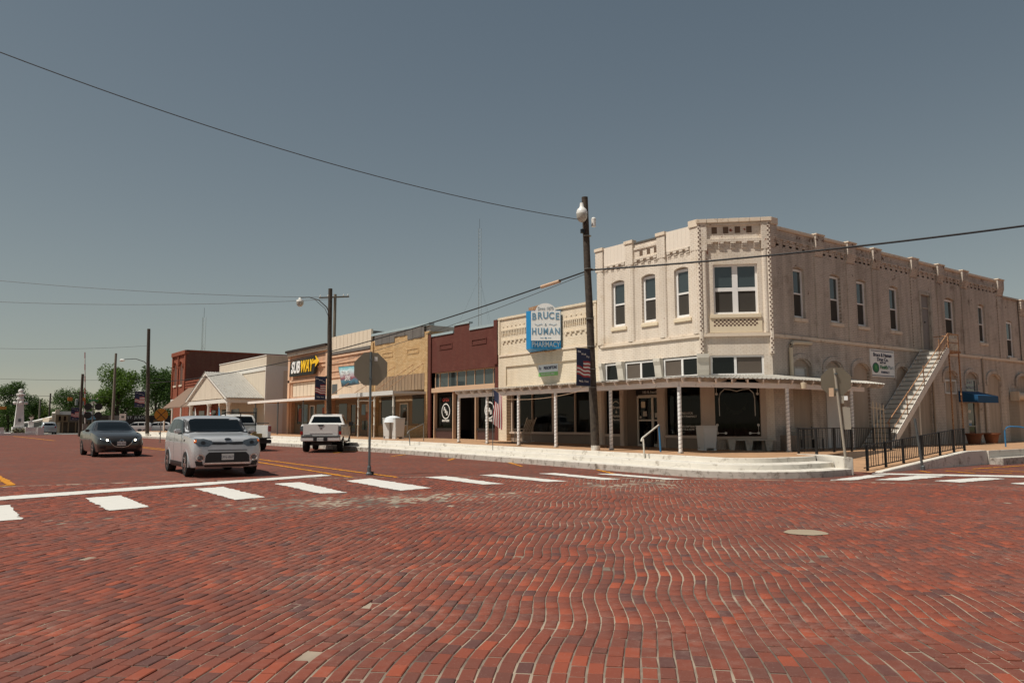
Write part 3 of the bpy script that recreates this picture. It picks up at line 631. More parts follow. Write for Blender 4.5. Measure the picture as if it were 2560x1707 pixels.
for a, b in ((-24.6, -24.42), (-23.5, -23.27), (-21.42, -21.0), (-19.25, -19.1)):
    m_ = MB(FA); m_.box(a, b, -.15, .04, .5, 2.86); m_.box(a+.04, b-.04, .04, .06, .7, 2.7); m_.build('column', 'storefront_tan', cb_)
for a, b in ((-.1, .22), (.22, .38), (2.0, 2.2)):
    MB(FC).box(a, b, -.12, .05 if b != .38 else .02, .5, 3.2).build('column', 'storefront_tan', cb_)
def display(fr, a, b, z0, z1, d=1.6, v=-.1, parent=cb_):
    """glass shop window with a dark room behind it"""
    m_ = MB(fr); m_.quad((a-.1, -d, z0-.5), (b+.1, -d, z0-.5), (b+.1, -d, z1+.2), (a-.1, -d, z1+.2)).quad((a-.1, v-.06, z0-.06), (b+.1, v-.06, z0-.06), (b+.1, -d, z0-.06), (a-.1, -d, z0-.06)).quad((a-.1, v-.1, z1+.15), (b+.1, v-.1, z1+.15), (b+.1, -d, z1+.15), (a-.1, -d, z1+.15))
    m_.quad((a-.1, v-.06, z0-.1), (a-.1, -d, z0-.1), (a-.1, -d, z1+.2), (a-.1, v-.06, z1+.2)).quad((b+.1, v-.06, z0-.1), (b+.1, -d, z0-.1), (b+.1, -d, z1+.2), (b+.1, v-.06, z1+.2))
    m_.build('shop_interior', 'dark_interior', parent, solid=False)
    return MB(fr).box(a, b, v-.01, v, z0, z1).build('shop_window', 'shop_glass', parent)
w1 = display(FA, -24.42, -23.5, 1.05, 2.86); MB(FA).box(-24.42, -23.5, -.15, .0, .5, .95).build('bulkhead', 'bulkhead', cb_); MB(FA).box(-24.42, -23.5, -.15, .05, .95, 1.05).build('shop_sill', 'storefront_tan', cb_)
text('Bruce', .19, 'letters_white', w1, FA, -23.83, 2.16, -.09); text('&', .17, 'letters_white', w1, FA, -23.83, 1.97, -.09); text('Human', .18, 'letters_white', w1, FA, -23.83, 1.8, -.09); text('Pharmacy', .12, 'letters_white', w1, FA, -23.83, 1.64, -.09)
m_ = MB(FA); m_.rod([(-24.03+.03*i, -.085, 2.32+.09*math.sin(math.pi*i/12)) for i in range(13)], .018, 5); m_.build('arched_emblem', 'letters_white', w1)
w2 = display(FA, -21.0, -19.25, 1.03, 2.86); MB(FA).box(-21.0, -19.25, -.15, .0, .5, .93).build('bulkhead', 'bulkhead', cb_); MB(FA).box(-21.0, -19.22, -.15, .06, .93, 1.03).build('shop_sill', 'storefront_tan', cb_)
for s_, z_ in (('FREE LOCAL', 1.86), ('FAMILY PHARMACY', 1.74), ('PRESCRIPTION', 1.36), ('GIFTS & HOME', 1.25)): text(s_, .115, 'letters_white', w2, FA, -20.0, z_, -.09, sx=.9)
m_ = MB(FA); m_.box(-22.96, -22.88, -.5, -.42, .5, 2.6).box(-21.5, -21.42, -.5, -.42, .5, 2.6).box(-22.16, -22.04, -.5, -.42, .6, 2.55).box(-22.88, -21.5, -.5, -.42, 2.52, 2.64).box(-22.88, -22.16, -.5, -.42, .5, .66).box(-22.04, -21.5, -.5, -.42, .5, .66).box(-22.88, -22.16, -.48, -.43, 1.58, 1.64).box(-22.04, -21.5, -.48, -.43, 1.58, 1.64)
dd = m_.build('double_door', 'white_paint', cb_); MB(FA).box(-22.9, -21.5, -.47, -.46, .66, 2.52).build('door_glass', 'shop_glass', dd)
for a, z_, w_, h_, c_ in ((-22.74, 2.12, .22, .25, 'pvc'), (-22.66, 1.78, .22, .2, 'old_white'), (-22.22, 1.85, .08, .13, 'terracotta'), (-22.0, 1.72, .2, .18, 'old_white'), (-22.84, 1.68, .1, .1, 'old_white'), (-21.58, 1.42, .1, .12, 'pvc')): MB(FA).box(a, a+w_, -.455, -.45, z_, z_+h_).build('sticker', c_, dd)
m_ = MB(FA); m_.quad((-23.27, -.15, .5), (-23.0, -.5, .5), (-23.0, -.5, 2.86), (-23.27, -.15, 2.86)).quad((-21.42, -.15, .5), (-21.42, -.5, .5), (-21.42, -.5, 2.86), (-21.42, -.15, 2.86)); m_.quad((-23.0, -1.6, .49), (-21.4, -1.6, .49), (-21.4, -1.6, 2.9), (-23.0, -1.6, 2.9)); m_.build('door_recess', 'bulkhead', cb_, solid=False)
hb = MB(FA).box(-22.98, -21.45, -.5, -.4, 2.64, 2.85).build('address_board', 'black', cb_); text('145 N. Fourth St.', .15, 'letters_white', hb, FA, -22.1, 2.745, -.39, sx=.95)
w3 = display(FC, .38, 2.0, 1.0, 3.1); MB(FC).box(.38, 2.0, -.15, .0, .5, .9).build('bulkhead', 'bulkhead', cb_); MB(FC).box(.3, 2.2, -.15, .06, .9, 1.0).build('shop_sill', 'storefront_tan', cb_)
m_ = MB(FC)
for a, sg in ((.55, 1), (1.83, -1)):
    m_.rod([(a, -.085, 1.75), (a, -.085, 2.4), (a+sg*.05, -.085, 2.6), (a+sg*.2, -.085, 2.74), (a+sg*.42, -.085, 2.72), (a+sg*.64, -.085, 2.66)], .014, 5)
for a, z_, sg, sz in ((.46, 2.86, 1, -1), (1.93, 2.86, -1, -1), (.46, 1.12, 1, 1), (1.93, 1.12, -1, 1)):
    m_.rod([(a, -.085, z_+sz*.32), (a, -.085, z_), (a+sg*.28, -.085, z_)], .016, 5)
    for q_ in ((0, .3), (0, 0), (.3, 0)): m_.cyl((a+sg*q_[0], -.088, z_+sz*q_[1]), (a+sg*q_[0], -.08, z_+sz*q_[1]), .05, n=8)
m_.build('window_lettering', 'letters_white', w3)
m_ = MB(FC); arc = [(.75+.06*i, -.3, 2.3-.38*math.sin(math.pi*i/14)**.7+.0) for i in range(15)]; m_.rod(arc, .02, 5)
for i in (2, 4, 6, 8, 10, 12): m_.lathe((0, 0, 0), [(0.001, 0), (.001, .001)], 3) if 0 else m_.cyl((arc[i][0], -.31, arc[i][2]-.06), (arc[i][0], -.29, arc[i][2]-.06), .07, n=8)
tag(m_.build('garland', 'sill_stone', w3))
# roof and back walls
mb = MB(); mb.prism([(23.3, 24.7), (23.3, 19.2), (24.95, 17.55), (63.8, 17.55), (63.8, 24.7)], 7.9, 8.0); mb.build('roof', 'concrete', cb_)
mb = MB(); mb.quad((23.11, 24.79, .3), (64, 24.79, .3), (64, 24.79, 8.84), (23.11, 24.79, 8.84)).quad((64, 17.4, .3), (64, 24.79, .3), (64, 24.79, 8.1), (64, 17.4, 8.1)).quad((45.2, 17.5, 8.0), (45.2, 24.79, 8.0), (45.2, 24.79, 8.84), (45.2, 17.5, 8.84)); mb.build('party_wall', 'cream_brick_s', cb_, solid=False)
# ------------------------------------------------------------------ shops up the street
brickmat('pharm_brick', (0, -1), 'eadcc6', 'e3d3ba', 'c9b79c', chips='9a6a4c', blot='d8c6a8', thr=(.74, .78), streak=.2)
brickmat('maroon_brick', (0, -1), '683b33', '61362e', '542e27', blot='72463b', streak=.15, bmp=.35)
brickmat('tan_brick', (0, -1), 'd2b184', 'bd9665', '9c8262', bw=.24, bh=.085, blot='c6a374', streak=.25, bmp=.9)
brickmat('peach_brick', (0, -1), 'd8b093', 'cda385', 'b48d72', blot='c9a081', streak=.4, bmp=.3)
pm('maroon_marble', '4a322f', .35, var=.3, scale=6); pm('blue_coping', '9fb0b4', .5, var=.1); pm('grey_shingle', '6c6763', .9, var=.25, scale=6, streak=.4)
pm('aged_board', '93795f', .85, var=.2, scale=3, streak=.5); pm('beam_cream', 'c9a98c', .7, var=.08); pm('peach_plain', 'dcb698', .75, var=.06, scale=2, streak=.2)
pm('cream_metal', 'dccdb8', .5, var=.04, scale=1.5); pm('tan_trim', '8a7358', .8, var=.1); pm('shop_wall', '7c6a55', .85, var=.12)
def shop(name, label, y0, y1, mat, top, ops, parapet=()):
    t_ = T(name, label, 'building', (23.1, y0, zsw(y0)))
    mb = MB(FA); wall(mb, -y1, -y0, .3, top, ops, .3)
    for a, b, z in parapet: mb.quad((-b, 0, top), (-a, 0, top), (-a, 0, z), (-b, 0, z))
    mb.build('wall', mat, t_, solid=False)
    mb = MB(); mb.box(23.12, 40, y0+.01, y1-.01, top-.5, top-.35); mb.build('roof', 'concrete', t_)
    mb = MB(); mb.quad((23.1, y0+.005, .3), (40, y0+.005, .3), (40, y0+.005, top), (23.1, y0+.005, top)).quad((23.1, y1-.005, .3), (40, y1-.005, .3), (40, y1-.005, top), (23.1, y1-.005, top)).quad((40, y0, .3), (40, y1, .3), (40, y1, top), (40, y0, top)); mb.build('party_wall', mat, t_, solid=False)
    return t_
ph = shop('pharmacy_building', 'one-storey cream painted brick shop under the blue pharmacy sign', 24.8, 32.18, 'pharm_brick', 6.78, [(-31.5, -25.1, .3, 2.98, .5), (-31.55, -25.3, 3.36, 4.32, .07)])
MB(FA).box(-31.55, -25.3, -.09, -.068, 3.36, 4.32).build('blank_panel', 'pharm_brick', ph)
MB(FA).box(-32.17, -24.81, -.25, .06, 6.7, 6.82).build('coping', 'pharm_brick', ph, bevel=.01)
MB(FA).box(-32.1, -24.9, 0, .05, 4.84, 4.93).build('string_course', 'string_course', ph)
for a, b in ((-31.9, -29.5), (-27.05, -24.95)):
    MB(FA).box(a, b, 0, .06, 6.12, 6.18).build('moulding', 'pharm_brick', ph); MB(FA).box(a, b, 0, .05, 5.6, 5.66).build('moulding', 'pharm_brick', ph)
    k = int((b-a)/.13); m_ = MB(FA)
    for i in range(k): m_.box(a+.13*i, a+.13*i+.06, 0, .055, 5.92, 6.12)
    m_.build('dentil_band', 'pharm_brick', ph)
    for i in range(int((b-a)/.34)):
        a_ = a+.1+.34*i; MB(FA).box(a_, a_+.13, 0, .05, 5.5, 5.598).build('corbel', 'pharm_brick', ph); MB(FA).box(a_+.02, a_+.12, 0, .03, 6.33, 6.37).build('corbel', 'pharm_brick', ph)
for a in (-32.15, -24.98): MB(FA).box(a, a+.14, 0, .05, 4.94, 6.68).build('pilaster', 'pharm_brick', ph)
for (a, b) in ((-31.3, -29.78), (-29.75, -28.26), (-28.1, -26.66), (-26.63, -25.2)):
    display(FA, a, b, 1.1, 2.95, 2.2, -.32, ph)
for a, w_ in ((-31.4, .1), (-29.77, .04), (-28.18, .16), (-26.65, .05), (-25.17, .07)): MB(FA).box(a-w_/2, a+w_/2, -.36, -.24, 1.1, 2.96).build('mullion', 'storefront_tan', ph)
MB(FA).box(-31.48, -25.1, -.4, -.15, 1.0, 1.1).build('shop_sill', 'storefront_tan', ph); MB(FA).box(-31.48, -25.1, -.36, -.26, .4, 1.0).build('bulkhead', 'bulkhead', ph); MB(FA).box(-31.5, -25.1, -.4, -.28, 2.94, 3.0).build('header_beam', 'storefront_tan', ph)
# goods in the windows, dim shapes behind the glass
rnd = random.Random(5)
gc = ['terracotta', 'pvc', 'blue_paint', 'old_white', 'rust', 'storefront_tan']; pm('goods_red', '8e2a22', .7); pm('goods_green', '3f5a38', .7); gc += ['goods_red', 'goods_green']
def goods(fr, a, b, z0, n_, parent, v0=-.55, v1=-1.4, zmax=.6):
    """each article on display is its own part of the display"""
    for i in range(n_):
        u_ = a+(b-a)*(i+.5)/n_+rnd.uniform(-.06, .06); vv = rnd.uniform(v1, v0); h_ = rnd.uniform(.15, zmax); r_ = rnd.uniform(.05, .12); k = rnd.choice(('jar', 'box', 'lamp'))
        m_ = MB(fr)
        if k == 'jar': m_.lathe((u_, vv, z0), [(r_*.7, 0), (r_, h_*.2), (r_, h_*.6), (r_*.5, h_*.8), (r_*.6, h_)], 10)
        elif k == 'box': m_.box(u_-r_, u_+r_, vv-.06, vv+.06, z0, z0+h_*.7); m_.box(u_-r_*.8, u_+r_*.8, vv-.05, vv+.05, z0+h_*.7, z0+h_*.8)
        else: m_.lathe((u_, vv, z0), [(r_, 0), (r_*.3, h_*.08), (r_*.25, h_*.55), (r_*1.1, h_*.56), (r_*.6, h_)], 10)
        m_.build('display_'+k, rnd.choice(gc), parent, smooth=True)
goods(FA, -31.2, -25.3, 1.06, 22, ph); goods(FA, -31.0, -25.4, 1.7, 10, ph, -1.2, -1.9, .5); goods(FA, -20.9, -19.4, 1.0, 7, cb_, -.3, -1.2); goods(FC, .5, 1.9, 1.0, 9, cb_, -.3, -1.2, .5); goods(FA, -24.3, -23.6, 1.0, 4, cb_, -.3, -1.0)
MB(FA).box(-31.0, -25.4, -1.95, -1.15, 1.64, 1.69).build('shelf', 'storefront_tan', ph)
# maroon shop
mr = shop('maroon_shop', 'maroon painted brick shop with stepped parapet and row of transom lights', 32.2, 39.05, 'maroon_brick', 6.47, [(-38.75, -32.5, .3, 4.38, .35)], [(34.83, 36.37, 6.86)])
MB(FA).box(-34.8, -32.52, -.2, .05, 6.47, 6.6).build('coping', 'blue_coping', mr); MB(FA).box(-36.4, -34.82, -.2, .05, 6.86, 6.95).build('coping', 'blue_coping', mr); MB(FA).box(-39.03, -36.42, -.2, .05, 6.47, 6.6).build('coping', 'blue_coping', mr)
MB(FA).box(-32.5, -32.2, -.25, .08, 4.5, 6.76).build('pilaster', 'maroon_brick', mr); MB(FA).box(-39.04, -38.75, -.25, .08, .4, 6.6).build('pilaster', 'maroon_brick', mr)
for a, b in ((-34.62, -33.23), (-37.9, -36.55)):
    m_ = MB(FA); m_.box(a, b, 0, .03, 5.9, 5.95).box(a, b, 0, .03, 5.64, 5.69).box(a, a+.06, 0, .03, 5.69, 5.9).box(b-.06, b, 0, .03, 5.69, 5.9); m_.build('panel_frame', 'maroon_brick', mr)
window(mr, FA, -38.6, -32.52, 3.5, 4.38, -.2, 'beam_cream', 'pane_sky', fw=.05, rails=(), mulls=tuple((38.6-y)/6.08 for y in (38.1, 37.2, 36.29, 35.41, 34.56, 33.68, 32.84)), lw=.035, name='transom_window')
MB(FA).box(-38.75, -32.5, -.3, .02, 3.25, 3.5).build('beam', 'beam_cream', mr)
pm('logo_white', 'e4e2dd', .6, var=.03); pm('neon_red', 'b03a2e', .6)
for a, b in ((-38.4, -36.7), (-34.2, -32.52)):
    w_ = display(FA, a, b, 1.25, 3.24, 1.5, -.22, mr); MB(FA).box(a, b, -.3, -.1, .5, 1.12).build('bulkhead', 'maroon_marble', mr); MB(FA).box(a, b, -.3, -.06, 1.12, 1.25).build('shop_sill', 'dark_brown', mr)
    c_ = (a+b)/2 if a < -36 else -33.28; m_ = MB(FA); n_ = 24
    for i in range(n_):
        t0, t1 = 2*math.pi*i/n_, 2*math.pi*(i+1)/n_; m_.quad(*[(c_+r_*math.cos(q), -.215, 2.19+r_*math.sin(q)) for r_, q in ((.44, t0), (.44, t1), (.38, t1), (.38, t0))])
    m_.build('round_logo', 'logo_white', w_, solid=False)
    for s_, dx_, dz_ in (('R', -.13, .12), ('&', 0, 0), ('B', .12, -.12)): text(s_, .3, 'logo_white', w_, FA, c_+dx_, 2.19+dz_, -.214, bold=.008)
    text('BOUTIQUE', .15, 'logo_white', w_, FA, c_, 1.66, -.214, bold=.006)
    if a < -36: text('OPEN', .26, 'neon_red', w_, FA, c_, 2.82, -.214)
for a in (-38.6, -36.6, -34.4): MB(FA).box(a, a+.08, -.25, -.05, .5, 3.25).build('mullion', 'beam_cream', mr)
m_ = MB(FA); m_.quad((-36.6, -1.3, .5), (-34.3, -1.3, .5), (-34.3, -1.3, 3.3), (-36.6, -1.3, 3.3)); m_.build('door_recess', 'dark_interior', mr, solid=False); window(mr, FA, -35.9, -34.9, .6, 2.9, -1.28, 'dark_brown', 'pane_dark', 'pane_dark', rails=(.35,), name='door')
# tan brick shop
tn = shop('tan_brick_shop', 'tan brick shop with grey weathered boards on its parapet', 39.07, 46.4, 'tan_brick', 6.85, [(-45.75, -39.45, .3, 3.5, .25)])
def boards(a, b, z0f, z1, mat, par, v0=.0, v1=.03, w_=.16):
    n_ = int((b-a)/w_)
    for i in range(n_):
        u_ = a+(b-a)*i/n_; z_ = z0f(u_); MB(FA).box(u_+.004, u_+(b-a)/n_-.004, v0, v1+.008*(i % 3), z_+rnd.uniform(-.015, .015), z1).build('board', mat, par)
boards(-45.9, -39.6, lambda u: 6.86 if -43.25 < u < -41.75 else 6.56, 7.19, 'grey_shingle', tn, w_=.32)
m_ = MB(FA); m_.box(-46.4, -39.0, -.3, .05, 7.19, 7.34); m_.build('coping', 'blue_coping', tn); mb = MB(); mb.box(23.2, 40, 39.1, 46.3, 6.8, 7.19); mb.build('roof', 'tin_roof', tn)
for a in (-46.38, -39.4): MB(FA).box(a, a+.32, 0, .09, .4, 6.75).build('pilaster', 'tan_brick', tn)
boards(-45.75, -39.5, lambda u: 3.5, 4.44, 'aged_board', tn, .01, .03, .13)
for a, b in ((-44.87, -43.48), (-41.63, -40.22)):
    m_ = MB(FA); m_.box(a, b, 0, .025, 5.93, 5.98).box(a, b, 0, .025, 5.67, 5.72).box(a, a+.06, 0, .025, 5.72, 5.93).box(b-.06, b, 0, .025, 5.72, 5.93); m_.build('panel_frame', 'tan_brick', tn)
MB(FA).box(-45.75, -39.45, -.9, -.24, .4, 3.6).build('shop_front', 'tan_trim', tn)
for a, b in ((-45.4, -43.5), (-41.36, -39.8)):
    MB(FA).box(a, b, -.245, -.225, 1.5, 3.2).build('shop_window', 'pane_dark', tn); MB(FA).box(a-.05, b+.05, -.25, -.15, 1.42, 1.5).build('shop_sill', 'tan_trim', tn)
d_ = window(tn, FA, -42.84, -41.84, .68, 2.75, -.23, 'white_paint', 'pane_dark', 'pane_dark', rails=(.35,), name='door'); text('109', .16, 'letters_white', d_, FA, -42.2, 2.4, -.16)
MB(FA).box(-45.75, -39.45, -.25, -.2, .4, 1.4).build('bulkhead', 'tan_brick', tn)
# peach shop with metal parapet
pc = shop('peach_shop', 'peach stucco shop with tall cream metal parapet', 46.42, 53.1, 'peach_brick', 6.6, [(-52.6, -46.8, .3, 3.3, .3)])
m_ = MB(FA)
for i in range(22): m_.box(-53.1+i*.3036, -53.1+(i+1)*.3036-.012, -.1, .03+.012*(i % 2), 6.6, 7.69)
m_.build('metal_parapet', 'cream_metal', pc); mb = MB(); mb.box(23.2, 40, 46.5, 53, 7.2, 7.6); mb.build('roof', 'grey_shingle', pc)
for z_, d_, h_ in ((6.4, .12, .2), (6.2, .08, .12), (5.75, .06, .08), (5.2, .05, .08), (4.75, .06, .1)): MB(FA).box(-53.05, -46.45, 0, d_, z_, z_+h_).build('moulding', 'grey_shingle' if z_ > 6.3 else 'peach_plain', pc)
MB(FA).box(-52.8, -46.6, 0, .03, 3.45, 4.6).build('sign_panel', 'cream_plain', pc); MB(FA).box(-52.5, -51.6, .03, .035, 3.6, 4.3).build('painted_patch', 'grey_metal', pc)
MB(FA).box(-52.6, -46.8, -.9, -.29, .4, 3.4).build('shop_front', 'shop_wall', pc)
pm('poster_blue', '6f93a5', .6, var=.3, scale=4); pm('poster_red', '8c4a38', .6, var=.3, scale=4)
window(pc, FA, -49.95, -49.05, .7, 2.88, -.28, 'tan_trim', 'pane_dark', 'pane_dark', rails=(.4,), name='door')
for a, b, z0_, z1_, c_ in ((-48.3, -47.75, 2.1, 2.8, 'poster_blue'), (-47.7, -47.2, 2.3, 2.8, 'old_white'), (-47.6, -47.2, 1.8, 2.2, 'poster_red'), (-48.2, -47.2, 1.1, 1.7, 'pane_dark'), (-51.9, -50.6, 1.4, 2.9, 'pane_dark')): MB(FA).box(a, b, -.285, -.265, z0_, z1_).build('poster', c_, pc)
# sandwich shop
sb = shop('sandwich_shop', 'peach stucco shop with yellow and white sandwich shop sign', 53.12, 61.0, 'peach_brick', 7.0, [(-60.3, -53.6, .3, 3.3, .3), (-60.2, -53.6, 3.6, 4.72, .08)])
MB(FA).box(-61.05, -53.12, -.3, .35, 7.12, 7.3).build('eave', 'dark_brown', sb); MB(FA).box(-61.0, -53.12, -.2, .22, 6.86, 7.12).build('cornice', 'old_white', sb)
for z_, h_, d_ in ((4.75, .2, .1), (6.0, .08, .07), (5.7, .08, .07), (3.36, .1, .05)): MB(FA).box(-61.0, -53.2, 0, d_, z_, z_+h_).build('moulding', 'peach_plain', sb)
for a in (-60.98, -53.6): MB(FA).box(a, a+.4, 0, .1, .4, 6.85).build('pilaster', 'peach_plain', sb)
for i in range(9): MB(FA).box(-60.18+i*.735, -60.18+(i+1)*.735-.05, -.078, -.05, 3.62, 4.7).build('panel', 'cream_metal', sb)
MB(FA).box(-60.3, -53.6, -.9, -.29, .4, 3.4).build('shop_front', 'shop_wall', sb)
for a, b, z0_, z1_ in ((-59.7, -57.6, 1.5, 3.0), (-55.9, -54.2, 1.45, 2.95)): MB(FA).box(a, b, -.285, -.265, z0_, z1_).build('shop_window', 'pane_dark', sb)
for a, c_ in ((-59.4, 'poster_red'), (-58.3, 'poster_blue'), (-54.8, 'poster_red')): MB(FA).box(a, a+.55, -.264, -.255, 1.7, 2.7).build('poster', c_, sb)
window(sb, FA, -57.1, -56.2, .78, 2.9, -.28, 'white_frame', 'pane_dark', 'pane_dark', rails=(.4,), name='door')
sg = T('sandwich_sign', 'black backed SUBWAY shop sign in white and yellow italic letters', 'sign', (22.9, 57.4, 5.8))
pm('sign_yellow', 'f2c21a', .5, var=.03); pm('sign_white', 'f0f0ee', .5, var=.02); pm('sign_black', '17170f', .5)
m_ = MB(FA); m_.prism([(-60.15, 5.2), (-55.3, 5.2), (-54.9, 6.1), (-55.2, 6.5), (-59.75, 6.38), (-59.95, 6.2)], .1, .3, axis=1); m_.build('sign_box', 'sign_black', sg)
text('SUB', 1.24, 'sign_white', sg, FA, -58.83, 5.82, .31, ext=.03, sx=.82, shear=.25, bold=.03); text('WAY', 1.24, 'sign_yellow', sg, FA, -56.66, 5.82, .31, ext=.03, sx=.82, shear=.25, bold=.03)
m_ = MB(FA); m_.prism([(-55.55, 6.15), (-54.75, 6.25), (-54.95, 6.55), (-54.2, 6.1), (-54.95, 5.7), (-54.85, 5.98), (-55.5, 5.95)], .31, .34, axis=1); m_.build('arrow', 'sign_yellow', sg)
# pharmacy V sign
vs_ = T('pharmacy_sign', 'large blue and white wedge shaped BRUCE & HUMAN PHARMACY sign on the wall', 'sign', (22.5, 28.2, 4.9))
pm('sign_blue', '1f86bd', .5, var=.06, scale=3); pm('sign_face', 'f2f3f1', .5, var=.03); pm('letter_blue', '6d95ae', .6, var=.2, scale=12); pm('letter_grey', '9aa7ad', .6)
d_ = Vector((23.0-21.9, 27.15-28.0)).normalized(); L_ = math.hypot(1.1, .85); n_ = Vector((d_.y, -d_.x)); n_ = n_ if n_.y < 0 else -n_
FV = ((21.9, 28.0, 0), (d_.x, d_.y), (n_.x, n_.y))
m_ = MB(); m_.prism([(21.9, 28.32), (21.9, 28.0), (23.0, 27.15), (23.0, 29.5)], 4.88, 6.63); m_.build('sign_cabinet', 'sign_blue', vs_)
m_ = MB(FV); m_.prism([(.03, 5.25), (L_-.02, 5.25), (L_-.02, 6.61)]+[(L_*.5+.46*math.cos(R(a_)), 6.61+.36*math.sin(R(a_))) for a_ in range(0, 181, 15)]+[(.03, 6.61)], .003, .03, axis=1); m_.build('sign_face', 'sign_face', vs_)
m_ = MB(); m_.prism([(22.3, 27.75), (22.6, 27.5), (23.0, 28.2), (22.5, 28.9)], 6.64, 6.92); m_.build('sign_top', 'rust', vs_)
text('Since 1879', .21, 'letter_grey', vs_, FV, L_*.5, 6.72, .035, sx=.8)
for i, c_ in enumerate('BRUCE'): text(c_, .44, 'letter_blue', vs_, FV, .17+.265*i, 6.36+.07*math.sin(math.pi*(i+.5)/5)-.04, .035, sx=.82, bold=.012)
text('&', .17, 'letter_grey', vs_, FV, L_*.5, 5.98, .035)
for s_ in (-1, 1): MB(FV).rod([(L_*.5+s_*(.14+.06*k), .036, 5.98+.03*math.sin(k*1.3)) for k in range(7)], .008, 4).build('scroll_ornament', 'letter_blue', vs_)
for i, c_ in enumerate('HUMAN'): text(c_, .42, 'letter_blue', vs_, FV, .17+.265*i, 5.66, .035, sx=.74, bold=.012)
m_ = MB(FV); m_.disc((L_*.5, 5.37), .05, .035, .033, t=.005).box(L_*.5-.25, L_*.5-.1, .033, .038, 5.36, 5.38).box(L_*.5+.1, L_*.5+.25, .033, .038, 5.36, 5.38); m_.build('ornament', 'letter_blue', vs_)
text('PHARMACY', .35, 'letter_grey', vs_, FV, L_*.5, 5.065, .035, sx=.7, bold=.004)
MB().cyl((22.0, 28.16, 4.7), (23.0, 28.2, 4.86), .03).cyl((22.5, 27.7, 4.75), (23.05, 27.6, 4.86), .03).build('support_bracket', 'rust', vs_)
pb = T('prescription_banner', 'small white and green prescriptions banner on the cream panel', 'sign', (23.1, 28.3, 3.7)); pm('banner_green', '7fb86a', .7); pm('banner_white', 'd9dde0', .7)
MB(FA).box(-29.0, -27.58, -.065, -.055, 3.88, 4.24).build('banner_sheet', 'banner_white', pb); MB(FA).box(-29.0, -27.58, -.065, -.054, 3.7, 3.879).build('banner_strip', 'banner_green', pb)
text('PRESCRIPTIONS', .2, 'letters_dark', pb, FA, -28.12, 4.07, -.05, sx=.68, bold=.004); text('NOW AVAILABLE', .13, 'letters_white', pb, FA, -28.3, 3.79, -.05, sx=.95); text('Rx', .2, 'letters_dark', pb, FA, -28.86, 4.07, -.05, sx=.7)
# sign on the south wall
hm = T('wall_sign', 'white wall sign with green round emblem beside the outside stair', 'sign', (32.7, 17.3, 3.4))
pm('emblem_green', '2e7d4f', .6, var=.05)
MB(FB).box(31.7, 33.65, .0, .04, 3.42, 4.58).build('sign_board', 'sign_face', hm)
for z_ in (4.5, 3.46): MB(FB).box(31.76, 33.6, .041, .045, z_, z_+.03).build('rule', 'letters_dark', hm)
text('Bruce & Human', .22, 'letters_dark', hm, FB, 32.68, 4.35, .045, sx=1.05, bold=.004); text('Drug Co.', .22, 'letters_dark', hm, FB, 32.68, 4.16, .045, sx=1.1, bold=.004); text('SINCE 1879', .1, 'letters_dark', hm, FB, 32.68, 4.02, .045)
MB(FB).disc((32.1, 3.8), .27, .22, .041, t=.004).build('emblem_ring', 'letters_dark', hm); MB(FB).disc((32.1, 3.8), .23, .19, .046, t=.004).build('emblem', 'emblem_green', hm); text('R', .26, 'banner_green', hm, FB, 32.1, 3.8, .052)
text('Health', .24, 'emblem_green', hm, FB, 32.75, 3.84, .045, sx=1.0, bold=.004); text('Mart', .24, 'letter_grey', hm, FB, 33.32, 3.84, .045, sx=1.0); text('PHARMACY', .13, 'letters_dark', hm, FB, 32.85, 3.62, .045)
# faded trapezoid banner on the peach shop
gs = T('vinyl_banner', 'faded blue and red vinyl banner stretched in a frame on the peach shop', 'sign', (22.4, 47.6, 4.6))
m_ = MB(); m_.quad((22.0, 49.1, 5.3), (22.0, 46.7, 5.24), (22.0, 45.95, 4.05), (22.0, 48.5, 3.97)); m, t, b = nodes('vinyl')
b.inputs['Roughness'].default_value = .5; sp = N(t, 'SeparateXYZ'); t.links.new(pos(t), sp.inputs[0]); mrn = N(t, 'MapRange'); t.links.new(sp.outputs[2], mrn.inputs[0]); mrn.inputs[1].default_value = 4; mrn.inputs[2].default_value = 5.3
ad = N(t, 'Math', operation='ADD'); t.links.new(mrn.outputs[0], ad.inputs[0]); nz = noise(t, 2.5, 4); mu = N(t, 'Math', operation='MULTIPLY_ADD'); mu.inputs[1].default_value = .35; mu.inputs[2].default_value = -.17; t.links.new(nz, mu.inputs[0]); t.links.new(mu.outputs[0], ad.inputs[1])
t.links.new(ramp(t, ad.outputs[0], [(.05, (.03, .04, .05, 1)), (.25, (.07, .2, .28, 1)), (.38, (.25, .05, .07, 1)), (.5, (.45, .35, .38, 1)), (.75, (.55, .72, .75, 1)), (.95, (.15, .45, .52, 1))]), b.inputs['Base Color'])
m_.build('vinyl_sheet', 'vinyl', gs, solid=False); m_ = MB(); m_.tube([(22.02, 49.1, 5.3), (22.02, 46.7, 5.24), (22.02, 45.95, 4.05), (22.02, 48.5, 3.97), (22.02, 49.1, 5.3)], .03); m_.cyl((22.02, 48.6, 4.0), (23.1, 49.4, 4.0), .02).cyl((22.02, 46.1, 4.1), (23.1, 46.6, 4.1), .02); m_.build('frame', 'grey_metal', gs)
FG = ((22.0, 0, 0), (0, -1), (-1, 0)); text('SOUND', .42, 'sign_white', gs, FG, -48.0, 4.85, .02, shear=.2, sx=.85); text('SAVE', .42, 'sign_white', gs, FG, -47.6, 4.45, .02, shear=.2, sx=.9)
